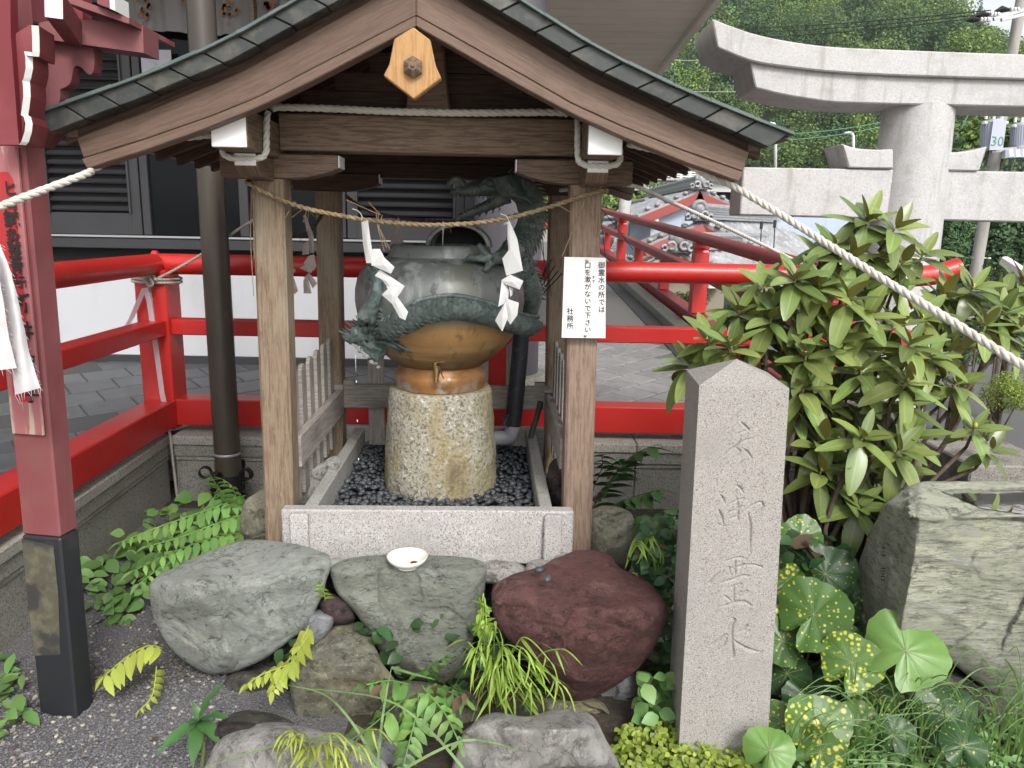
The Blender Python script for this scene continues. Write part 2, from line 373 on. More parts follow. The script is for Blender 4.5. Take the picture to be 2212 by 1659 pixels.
M_rk4 = rockm('olive_rock', (0.390, 0.375, 0.275), (0.285, 0.275, 0.214), (0.150, 0.143, 0.108), extra=[('noise', 3, .56, .7, (0.534, 0.463, 0.247), dict(f=.6))])
M_rk5 = rockm('dark_rock', (0.167, 0.159, 0.139), (0.117, 0.112, 0.097), (0.070, 0.066, 0.054))
M_rk6 = rockm('pale_rock', (0.643, 0.622, 0.579), (0.463, 0.444, 0.419), (0.268, 0.247, 0.225), stretch=(1, 1, .6))
M_rk7 = rockm('blue_rock', (0.463, 0.489, 0.508), (0.355, 0.375, 0.381), (0.247, 0.247, 0.247))
M_rk8 = rockm('purple_rock', (0.119, 0.083, 0.083), (0.079, 0.060, 0.060), (0.048, 0.040, 0.040))
M_basin = rockm('basin_rock', (0.745, 0.762, 0.597), (0.556, 0.589, 0.452), (0.311, 0.311, 0.237), stretch=(.7, 1, 4.5), extra=[('noise', 3, .58, .72, (0.905, 0.865, 0.580), dict(f=.6)), ('noise', 2.2, .6, .8, (0.452, 0.434, 0.390), dict(f=.6))])
M_red = mat('red_paint', (.47, .019, .015), .42, [('noise', 40, .62, .75, (.50, .05, .045), dict(f=.35)), ('noise', 3, .5, .8, (.36, .014, .012), dict(f=.7)), ('noise', 22, .66, .7, (.27, .05, .04), dict(f=.6, detail=6)), ('noise', 5, .6, .75, (.42, .06, .05), dict(f=.5, stretch=(1, 1, .4)))], [('noise', 30, .0012), ('noise', 6, .003)], coat=.15)
M_redd = mat('dull_red_paint', (.27, .018, .02), .45, [('noise', 4, .45, .75, (.20, .02, .02)), ('noise', 40, .62, .75, (.34, .08, .075), dict(f=.4))], [('noise', 30, .0008)])
M_fade = mat('faded_red_paint', (.185, .05, .054), .65, [('noise', 3, .42, .7, (0.246, 0.098, 0.102), dict(f=.7)), ('noise', 2, .56, .75, (0.170, 0.111, 0.072), dict(f=.6)), ('noise', 5, .56, .7, (0.145, 0.017, 0.024), dict(f=.5, stretch=(1, 1, .3)))], [('noise', 12, .002, dict(stretch=(3, 3, .2)))])
M_deep = mat('deep_red_paint', (.16, .022, .028), .6, [('noise', 3, .45, .7, (.22, .05, .055))], [('noise', 12, .0015)])
M_bpaint = mat('black_paint', (.018, .02, .024), .5, [('noise', 9, .55, .75, (.035, .035, .035))])
M_rope = mat('white_rope', (.55, .53, .48), .9, [('noise', 20, .5, .75, (.44, .41, .35))], [('noise', 300, .0008, dict(detail=2))])
M_ropeg = mat('grey_rope', (.36, .335, .29), .9, [('noise', 20, .5, .75, (.28, .25, .21))], [('noise', 300, .0008, dict(detail=2))])
M_straw = mat('straw', (.22, .155, .085), .9, [('noise', 50, .45, .65, (.32, .24, .14)), ('noise', 30, .55, .7, (.11, .075, .04))], [('noise', 220, .001, dict(detail=3))])
M_strawd = mat('dark_straw', (.06, .038, .025), .9, [('noise', 50, .45, .65, (.09, .06, .04))], [('noise', 220, .001)])
M_paper = mat('white_paper', (.66, .66, .655), .8, [('noise', 25, .55, .75, (.66, .65, .62), dict(f=.6))], [('noise', 40, .001)], trans=.2)
M_paperb = mat('aged_paper', (.34, .29, .265), .85, [('noise', 15, .5, .75, (.26, .22, .2))], trans=.15)
M_cloth = mat('white_cloth', (.60, .60, .61), .9, [('noise', 12, .5, .75, (.52, .52, .53))], [('noise', 300, .0008), ('noise', 14, .004)], trans=.15)
M_black = mat('black_lettering', (.012, .012, .013), .6)
M_iron = mat('black_iron', (.02, .02, .02), .5, [('noise', 30, .5, .7, (.035, .033, .03))], metal=.5)
M_steel = mat('screw_steel', (.35, .35, .35), .35, metal=.9)
M_brass = mat('old_brass', (.32, .225, .10), .35, [('noise', 30, .5, .7, (.2, .14, .06))], metal=.85)
M_pipe = mat('brown_pipe', (.055, .045, .034), .35, [('noise', 30, .62, .72, (.085, .075, .06), dict(f=.5))], spec=.5)
M_pebble = mat('black_pebble', (.055, .062, .07), .48, [('noise', 30, .5, .75, (.09, .10, .11)), ('noise', 12, .62, .75, (.10, .085, .06), dict(f=.35))], vary=.45, isl=True)
M_jar = mat('aged_bronze', (0.34, 0.20, 0.08), .42, [
        ('noise', 5, .45, .7, (0.25, 0.14, 0.052), dict(f=.7)), ('z', 1, .22, .10, (0.080, 0.050, 0.021), dict(f=.8)), ('noise', 4, .5, .7, (0.46, 0.28, 0.115), dict(f=.6, stretch=(.5, .5, 6))),
        ('noise', 9, .60, .68, (0.104, 0.176, 0.160), dict(f=.75, stretch=(2.4, 2.4, .35), detail=6)),
        ('noise', 6, .56, .70, (0.048, 0.036, 0.024), dict(f=.75, stretch=(2.2, 2.2, .5), detail=7)),
        ('z', 1, .27, .33, (0.136, 0.148, 0.140), dict()),
        ('noise', 8, .47, .66, (0.304, 0.320, 0.312), dict(stretch=(1.6, 1.6, .4), detail=7, by=('z', 1, .28, .36))),
        ('noise', 4, .56, .68, (0.136, 0.124, 0.064), dict(f=.6, by=('z', 1, .27, .33))),
        ('noise', 15, .55, .68, (0.028, 0.034, 0.036), dict(f=.8, by=('z', 1, .28, .38)))],
        [('noise', 30, .002), ('noise', 7, .004)], metal=.15, spec=.5)
M_foot = mat('bronze_foot', (0.306, 0.145, 0.047), .45, [('noise', 10, .5, .65, (0.187, 0.093, 0.034)), ('noise', 12, .58, .66, (0.204, 0.306, 0.281), dict(f=.8)), ('z', 1, .075, .02, (0.357, 0.399, 0.374), dict(f=.55, by=('noise', 15, .42, .6))), ('noise', 6, .6, .72, (0.060, 0.047, 0.034), dict(f=.8))], [('noise', 30, .002)], metal=.45)
M_dragon = mat('verdigris_bronze', (0.074, 0.098, 0.090), .55, [('noise', 14, .5, .68, (0.158, 0.196, 0.185), dict(detail=5)), ('noise', 9, .56, .7, (0.063, 0.143, 0.153), dict(f=.5)), ('noise', 20, .55, .7, (0.016, 0.019, 0.018), dict(f=.75))], [('noise', 45, .004, dict(detail=5))], metal=.1, vary=.3, isl=True)
M_dragd = mat('dark_green_bronze', (0.089, 0.119, 0.105), .5, [('noise', 10, .5, .7, (0.327, 0.357, 0.320), dict(detail=5, f=.85)), ('noise', 9, .58, .72, (0.044, 0.127, 0.105), dict(f=.6))], [('noise', 45, .004, dict(detail=5))], metal=.1, vary=.3, isl=True)
M_rubber = mat('black_wrapping', (.018, .02, .026), .55, [('noise', 30, .58, .72, (.10, .105, .115), dict(f=.5))], [('noise', 12, .004)])
M_gplas = mat('grey_plastic', (.32, .325, .36), .45, [('noise', 10, .5, .7, (.26, .26, .28))])
M_hose = mat('brown_hose', (.05, .045, .04), .5)
M_porc = mat('white_porcelain', (.72, .71, .66), .25, coat=.3)
M_coin = mat('bronze_coin', (.22, .09, .045), .4, metal=.8)
M_build = mat('charcoal_metal', (0.030, 0.030, 0.033), .45, [('noise', 2, .45, .7, (0.025, 0.025, 0.028))], vary=.05)
M_colm = mat('mauve_grey_paint', (.115, .108, .125), .5, [('noise', 2, .45, .7, (.10, .095, .11))])
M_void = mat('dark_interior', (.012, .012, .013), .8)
M_glass = mat('dark_glass', (.006, .007, .008), .05, spec=.12)
M_wall = mat('white_plaster', (.47, .475, .495), .85, [('noise', 1.5, .45, .75, (.41, .415, .43)), ('noise', 6, .58, .75, (.38, .38, .38), dict(f=.4, stretch=(1, 1, .25)))], [('noise', 60, .001)])
M_alu = mat('aluminium', (.42, .42, .43), .4, metal=.6)
M_curt = mat('curtain_cloth', (.20, .19, .185), .9, trans=.1)
M_curtp = mat('curtain_print', (.20, .10, .045), .9)
M_soff = mat('soffit_board', (0.756, 0.744, 0.647), .6, [('noise', 2, .45, .7, (0.695, 0.683, 0.598))], vary=.04)
M_tilel = mat('floor_tile', (.27, .265, .26), .5, [('noise', 9, .45, .7, (.215, .21, .205), dict(detail=6, dist=1)), ('noise', 30, .6, .7, (.34, .335, .32), dict(f=.5))], [('noise', 30, .001)], vary=.12)
M_tiled = mat('slate_tile', (0.062, 0.065, 0.068), .42, [('noise', 7, .45, .7, (0.040, 0.043, 0.046), dict(detail=6, dist=1)), ('noise', 12, .6, .72, (0.105, 0.108, 0.108), dict(f=.6, stretch=(2, .6, 1)))], [('noise', 25, .0015)], vary=.2)
M_grout = mat('grout', (.16, .157, .15), .9)
M_groutd = mat('dark_grout', (.055, .056, .058), .9)
M_kawara = mat('roof_tile', (0.275, 0.281, 0.294), .4, [('noise', 12, .5, .72, (0.413, 0.419, 0.431)), ('noise', 8, .6, .75, (0.150, 0.150, 0.156), dict(f=.6))], vary=.2, isl=True)
M_bluew = mat('pale_blue_cladding', (.42, .49, .60), .5, [('noise', 3, .5, .75, (.37, .43, .53), dict(stretch=(4, 4, .5)))], [('wave', 9, .006, dict(stretch=(1, 0, 0)))])
M_ochre = mat('ochre_plaster', (.28, .25, .185), .9)
M_trimr = mat('faded_red_trim', (.30, .06, .05), .6)
M_polec = mat('pole_concrete', (.34, .325, .295), .85, [('noise', 4, .45, .7, (.25, .235, .215), dict(stretch=(1, 1, .3)))])
M_trf = mat('transformer_grey', (.42, .45, .52), .45)
M_wire = mat('wire', (.03, .035, .035), .6)
M_wireg = mat('green_wire', (.09, .22, .14), .6)
M_bridge = mat('bridge_concrete', (.50, .51, .50), .8, [('noise', .3, .45, .7, (.42, .43, .42))])
M_bark = mat('bark', (.075, .055, .04), .9, [('noise', 20, .45, .65, (.13, .105, .08), dict(stretch=(1, 1, .25)))], [('noise', 25, .006, dict(stretch=(1, 1, .2)))])
M_soil = mat('soil', (.045, .037, .027), .95, [('noise', 60, .5, .7, (.075, .062, .045))], [('noise', 40, .01)])
M_gravelg = mat('gravel_bed', (.12, .118, .122), .9, [('noise', 150, .5, .65, (.22, .215, .215), dict(detail=3)), ('noise', 120, .58, .68, (.05, .05, .052)), ('noise', 1.2, .52, .72, (.10, .085, .065))], [('vor', 130, .006)])
M_gravel = mat('gravel', (.15, .15, .162), .85, [], vary=.45, isl=True)
M_gravw = mat('pale_gravel', (.36, .33, .28), .85, vary=.3, isl=True)
M_leaf = mat('rhododendron_leaf', (.165, .225, .062), .32, [('x', 1, .13, .03, (0.246, 0.325, 0.123), dict(c='UV', f=.8)), ('noise', 1.7, .50, .75, (0.244, 0.301, 0.080), dict(f=.8))], vary=.38, isl=True, back=(0.179, 0.162, 0.039), trans=.15, spec=.6)
M_leafv = mat('leaf_midrib', (0.180, 0.225, 0.083), .5)
M_leafy = mat('yellow_leaf', (.40, .42, .06), .5, [('noise', 40, .66, .7, (.25, .12, .03))], vary=.2, isl=True, trans=.2)
M_bud = mat('bud', (.36, .33, .08), .5)
M_twig = mat('green_twig', (.14, .13, .045), .7)
M_fern = mat('fern_green', (0.133, 0.265, 0.062), .5, [('noise', 12, .5, .75, (0.203, 0.343, 0.086))], vary=.3, isl=True, trans=.2)
M_ferny = mat('fern_yellow', (.36, .42, .07), .5, [('noise', 12, .5, .75, (.26, .33, .05))], vary=.2, isl=True, trans=.25)
M_fernl = mat('fern_lime', (0.260, 0.390, 0.065), .5, [('noise', 12, .5, .75, (0.351, 0.442, 0.091))], vary=.25, isl=True, trans=.22)
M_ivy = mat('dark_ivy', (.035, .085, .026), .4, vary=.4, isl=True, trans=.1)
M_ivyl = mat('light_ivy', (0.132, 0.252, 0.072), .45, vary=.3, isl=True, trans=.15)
M_lime = mat('lime_ground_cover', (.22, .29, .04), .5, vary=.35, isl=True, trans=.2)
M_grass = mat('grass', (.11, .20, .05), .5, vary=.3, isl=True, trans=.2)
M_dead = mat('dead_leaf', (.085, .05, .028), .8, vary=.15, isl=True)
M_herb = mat('herb_leaf', (.07, .17, .05), .45, vary=.2, isl=True, trans=.15)
SP = dict(detail=3)
def farf(n, a, spot, lo, hi, f=1.0, edge=None):
    ls = [('noise', 4, .45, .75, tuple(x*1.4 for x in a), dict(f=.6)), ('vor', 62, hi, lo, spot, dict(f=f)), ('vor', 27, hi*.62, lo*.62, (.55, .53, .12), dict(f=f))]
    return mat(n, a, .4, ls, [('noise', 18, .003)], trans=.12, vary=.08)
M_far1 = farf('spotted_leaf', (.06, .13, .028), (.44, .47, .05), .16, .30)
M_far2 = farf('heavily_spotted_leaf', (.075, .15, .03), (.50, .52, .05), .22, .42)
M_far3 = farf('dark_spotted_leaf', (.028, .072, .022), (.30, .36, .05), .10, .22)
M_far4 = mat('plain_green_leaf', (.13, .25, .055), .4, [('noise', 8, .5, .75, (.17, .28, .07)), ('noise', 26, .70, .74, (.24, .10, .06))], [('noise', 18, .003)], trans=.15)
M_stalk = mat('leaf_stalk', (.13, .16, .06), .6)
M_tree = [mat('tree_leaves_%s' % n, c, .7, [], vary=.35, isl=True, trans=.15) for n, c in (('mid', (0.112, 0.182, 0.055)), ('dark', (0.062, 0.118, 0.047)), ('bright', (0.173, 0.264, 0.064)), ('blue', (0.091, 0.150, 0.077)))]
M_conif = mat('conifer_needles', (0.052, 0.111, 0.036), .7, vary=.4, isl=True, trans=.1)
M_shrub = mat('shrub_leaves', (.10, .17, .035), .6, vary=.4, isl=True, trans=.15)
M_shruby = mat('lime_shrub_leaves', (.22, .30, .05), .6, vary=.35, isl=True, trans=.2)
M_hill = mat('hill_ground', (0.018, 0.030, 0.012), .95, [('noise', .08, .4, .7, (0.027, 0.042, 0.015))])
M_asph = mat('asphalt', (.11, .11, .11), .9)
wm = mat('still_water', (.01, .014, .012), .03, [], [('noise', 6, .0006)], spec=.5)
wb = wm.node_tree.nodes['Principled BSDF']; wb.inputs['Transmission Weight'].default_value = .6; wb.inputs['IOR'].default_value = 1.33
M_water = wm
M_drop = mat('water_drops', (.75, .8, .82), .08, spec=.8)
# ================================================================== SETTING
def smooth01(t): t = max(0, min(1, t)); return t*t*(3-2*t)
def gz(x, y):
    """height of the terrain"""
    z = -1.6*smooth01((y-5.2)/2.5) - 3.2*smooth01((y-9)/9)
    if y > 45: z += (y-45)*.40*smooth01((y-45)/60)
    if y > 95: z += 0
    w = 1-smooth01((x-(18+.33*y))/(60+.1*y))*.75       # the near hill falls away to the right
    if y > 45: z = -4.8 + (z+4.8)*w
    if y > 210: z -= (y-210)*.22
    return z + (noise.noise(Vector((x*.03, y*.03, 0)))*3*smooth01((y-50)/40) if y > 50 else 0)
def ground_sheet():
    xs = sorted(set([-400, -250, -150, -100, -60, -40, -25, -15, -10, -6]+[-5+.25*k for k in range(57)]+[10, 12, 15, 20, 25, 30, 40, 50, 60, 75, 90, 110, 130, 160, 200, 250, 320, 420]))
    ys = sorted(set([-300, -120, -60, -30, -15, -8, -4, -2]+[-1+.25*k for k in range(49)]+[11.5+k for k in range(10)]+[22, 25, 28, 32, 36, 40, 44, 48, 52, 56, 60, 66, 72, 78, 84, 90, 97, 104, 112, 120, 130, 140, 150, 160, 175, 190, 205, 225, 245, 270, 300, 350, 420, 520, 700]))
    vs = [(x, y, gz(x, y)) for y in ys for x in xs]; n = len(xs)
    fs = [(j*n+i, j*n+i+1, (j+1)*n+i+1, (j+1)*n+i) for j in range(len(ys)-1) for i in range(n-1)]
    mb = MB(); mb.add(vs, fs); o = mb.build('ground', [M_gravelg, M_soil, M_asph, M_hill, M_kerb], smooth=True)
    me = o.data
    for p in me.polygons:
        c = p.center+o.location
        p.material_index = 4 if c.y < 1.2 else 3 if c.y > 44 else (2 if c.y > 6.2 else (1 if c.x > -.5 or c.y > 3.9 else 0))  # last slot: unseen pale paving behind the viewer, added to bounce light forward
    tag(o, kind='structure'); return o
GROUND = ground_sheet()
# ---- raised platform (floor climbs gently towards the back)
PS = .05; PY = 4.15
def fz(y): return .36+PS*(y-PY)
LX0, LX1 = -1.80, -1.885           # outer kerb face of the left run at y = 2.4 and y = 4.08
def lx(y): return LX0+(LX1-LX0)*(y-2.4)/1.68
def platform():
    mb = MB()
    mb.box(-6, 1.6, 4.45, 22, -2, .25); mb.box(-6, lx(3)-.3, -1.5, 4.45, -.3, .25)
    for q in mb.v: pass
    o = mb.build('platform', M_conc); tag(o, kind='structure')
    # the floor bed
    a = MB(); y0, y1 = 4.2, 21.5
    a.add([(lx(-1.5)-.15, -1.5, fz(4.2)), (-7, -1.5, fz(4.2)), (-7, y0, fz(y0)), (lx(y0)-.15, y0, fz(y0))], [(0, 3, 2, 1)])
    fl1 = a.build('terrace_floor', M_groutd); tag(fl1, kind='structure')
    a = MB(); a.add([(-7, y0, fz(y0)), (-.75, y0, fz(y0)), (-.75, 6.2, fz(6.2)), (-7, 6.2, fz(6.2))], [(0, 1, 2, 3)])
    fl2 = a.build('slate_floor', M_groutd); tag(fl2, kind='structure')
    a = MB(); a.add([(-.75, y0, fz(y0)), (1.62, y0, fz(y0)), (1.62, y1, fz(y1)), (-.75, y1, fz(y1))], [(0, 1, 2, 3)])
    fl3 = a.build('corridor_floor', M_grout); tag(fl3, kind='structure')
    # tiles laid diagonally, one object each, shared mesh
    def tiles(floor, mat_, T, inside, ang, slope, y00, limit):
        s = T-.012; h = .006; mb = MB(); b = .006
        c = [(-s/2, -s/2, 0), (s/2, -s/2, 0), (s/2, s/2, 0), (-s/2, s/2, 0), (-s/2+b, -s/2+b, h), (s/2-b, -s/2+b, h), (s/2-b, s/2-b, h), (-s/2+b, s/2-b, h)]
        mb.hexa(c); me = mb.mesh('floor_tile', mat_); ca, sa = cos(ang), sin(ang); k = 0; off = Vector(floor.location)
        for i in range(-40, 70):
            for j in range(-40, 70):
                x = (i+.5*(j % 2))*T*ca-j*T*sa; y = y00+(i+.5*(j % 2))*T*sa+j*T*ca
                if not inside(x, y): continue
                z = fz(y) if slope else fz(4.2)
                M = Matrix.Translation(Vector((x, y, z+.002+R.uniform(-.0008, .0008)))-off) @ Matrix.Rotation(math.atan(PS) if slope else 0, 4, 'X') @ Matrix.Rotation(ang+R.choice((0, pi/2, pi)), 4, 'Z')
                put('floor_tile', me, floor, M); k += 1
                if k >= limit: return
    def vis(x, y, z):
        u, v = px_of((x, y, z)); return -80 < u < 2300 and 380 < v < 1500
    tiles(fl1, M_tiled, .30, lambda x, y: x < lx(y)-.25 and 1.2 < y < 4.2 and vis(x, y, .36), radians(38), False, 2.5, 150)
    tiles(fl2, M_tiled, .30, lambda x, y: -3.2 < x < -.7 and 4.42 < y < 5.85 and vis(x, y, fz(y)), radians(38), True, 4.4, 90)
    tiles(fl3, M_tilel, .24, lambda x, y: -.62 < x < 1.3 and 4.42 < y < 7.6 and vis(x, y, fz(y)), radians(45), True, 4.4, 150)
platform()
# ---- granite kerb blocks round the platform
def kerb():
    def run(p, q, name_len, nrm):
        """two courses of stone from p to q, outer face on p-q, nrm points inwards"""
        p, q, nrm = Vector((*p, 0)), Vector((*q, 0)), Vector((*nrm, 0)); d = (q-p); L = d.length; d.normalize(); k = max(1, round(L/name_len)); out = []
        for i in range(k):
            a = p+d*(L*i/k+.002); b = p+d*(L*(i+1)/k-.002)
            for (z0, z1, o0, o1, m) in ((-.06, .235, .03, .34, M_kerbd), (.237, .262, .022, .34, M_kerb), (.264, .33, .012, .34, M_kerbd), (.332, .385, 0, .34, M_kerb)):
                mb = MB(); zz = .005 if m is M_kerb else .004
                c = [a+nrm*o0, b+nrm*o0, b+nrm*o1, a+nrm*o1]
                mb.hexa([Vector((v.x, v.y, z0)) for v in c]+[Vector((v.x, v.y, z1)) for v in c]) if d.cross(nrm).z > 0 else mb.hexa([Vector((v.x, v.y, z0)) for v in (c[1], c[0], c[3], c[2])]+[Vector((v.x, v.y, z1)) for v in (c[1], c[0], c[3], c[2])])
                out.append((mb, m))
        return out
    root = thing('platform_kerb', None, None, (-1.9, 4.1, 0)); tag(root, kind='structure')
    for mb, m in run((lx(.6), .6), (lx(4.13), 4.13), 1.15, (-1, 0))+run((lx(4.08)+.01, 4.085), (1.98, 4.085), 1.25, (0, 1)):
        mb.build('kerb_stone', m, root, bevel=.006)
    # inner kerb and gutter under the right-hand railing
    k2 = MB()
    for y in range(9):
        ya, yb = 4.45+y*1.9, 4.45+(y+1)*1.9-.004
        k2 = MB(); k2.hexa([(1.58, ya, fz(ya)-.3), (1.74, ya, fz(ya)-.3), (1.74, yb, fz(yb)-.3), (1.58, yb, fz(yb)-.3), (1.58, ya, fz(ya)+.10), (1.74, ya, fz(ya)+.10), (1.74, yb, fz(yb)+.10), (1.58, yb, fz(yb)+.10)])
        k2.build('kerb_stone', M_kerbd, root, bevel=.008)
    far = MB(); far.box(-1, 2, 20.2, 20.5, fz(20)-.3, fz(20)+.32); far.build('kerb_stone', M_kerb, root, bevel=.01)
    g = MB(); g.hexa([(1.40, 4.45, fz(4.45)-.05), (1.57, 4.45, fz(4.45)-.05), (1.57, 20, fz(20)-.05), (1.40, 20, fz(20)-.05), (1.40, 4.45, fz(4.45)+.011), (1.57, 4.45, fz(4.45)+.011), (1.57, 20, fz(20)+.011), (1.40, 20, fz(20)+.011)])
    tag(g.build('gutter', M_groutd), kind='structure')
    w = MB(); w.hexa([(1.745, 4.45, -5), (1.99, 4.45, -5), (1.99, 21, -5), (1.745, 21, -5), (1.745, 4.45, fz(4.45)-.03), (1.99, 4.45, fz(4.45)-.03), (1.99, 21, fz(21)-.03), (1.745, 21, fz(21)-.03)]); tag(w.build('retaining_wall', M_conc), kind='structure')
kerb()
# ---- red railings
def railing(name, label, a, b, za, zb, posts, mids=(), hi=1.0, end_cap=True, m_side=None, sills=True):
    """a, b: xy of the run's ends; za, zb: floor heights; posts: fractions along the run"""
    a, b = Vector((*a, za)), Vector((*b, zb)); d = b-a; L = d.length; dn = d.normalized(); u = Vector((0, 0, 1)); root = thing(name, label, 'railing', tuple(a.lerp(b, .5)), 0, 'red railings of the platform')
    m2 = m_side or M_red
    MB().tube([a+u*.93, b+u*.93], .056, 20).build('top_rail', m2, root, smooth=True, angle=.8)
    MB().beam(a+u*.59, b+u*.59, .11, .085).build('middle_rail', m2, root, bevel=.005)
    MB().beam(a+u*.115, b+u*.115, .15, .15).build('bottom_rail', m2, root, bevel=.006)
    for f in posts:
        p = a+d*f
        for z0, z1, w in ((.192, .545, .15), (.635, .80, .15), (.80, .822, .135), (.822, .878, .15)):
            pass
        mb = MB(); wd = Vector((dn.x, dn.y, 0)).normalized()
        mb.beam(p+u*.192, p+u*.545, .145, .145, up=wd); mb.beam(p+u*.635, p+u*.79, .145, .145, up=wd)
        mb.beam(p+u*.79, p+u*.815, .145, .145, up=wd, w2=.125, h2=.125); mb.beam(p+u*.815, p+u*.835, .125, .125, up=wd, w2=.145, h2=.145); mb.beam(p+u*.835, p+u*.89, .145, .145, up=wd)
        mb.build('post', M_red, root, bevel=.004)
        mb = MB(); s0 = p-dn*.13-u*0; mb.beam(s0+u*.02, p+dn*.13+u*.02, .17, .04); mb.build('sill_block', m2, root, bevel=.004)
    for f in mids:
        p = a+d*f; wd = Vector((dn.x, dn.y, 0)).normalized()
        MB().beam(p+u*.192, p+u*.545, .115, .115, up=wd).build('baluster', M_red, root, bevel=.004)
    return root
CX, CY_ = -1.955, 4.235
KT = .385
fr = railing('railing', 'red wooden railing running straight behind the fountain pavilion', (CX+.0, CY_), (1.86, CY_), KT, KT, (.491,), ())
lf = railing('railing', 'red wooden railing at left coming forward past the faded red post', (CX+.015, CY_-.062), (lx(.9)-.12, .9), KT, KT, (.92,), ())
MB().tube(spl([(1.86, CY_, KT+.93), (2.10, CY_, KT+.932), (2.28, CY_, KT+.945), (2.42, CY_, KT+.985)], 5), .056, 18).build('rail_tip', M_red, fr, smooth=True, angle=.8)
MB().beam((1.93, CY_, KT+.59), (2.2, CY_, KT+.60), .11, .085).build('rail_tip', M_red, fr, bevel=.005)
# corner post belongs to the front run
mb = MB(); p = Vector((CX, CY_, KT)); u = Vector((0, 0, 1))
mb.beam(p+u*.02, p+u*.90, .172, .172, up=(0, 1, 0)); mb.build('corner_post', M_red, fr, bevel=.005)
mb = MB(); mb.beam(p+u*.895, p+u*1.0, .125, .125, up=(0, 1, 0), w2=.02, h2=.02); mb.build('corner_cap', M_red, fr)
rr = railing('railing', 'red wooden railing climbing away on the right beside the tiled corridor', (1.86, 4.24), (1.83, 19.9), fz(4.24)-.005, fz(19.9)-.005, (.01, .225, .59, .86), (.12, .34, .47, .72), m_side=M_redd)
bk = railing('railing', 'far red railing across the end of the tiled corridor', (-1, 20.35), (1.8, 20.35), fz(20)+.32, fz(20)+.32, (.2, .95), ())
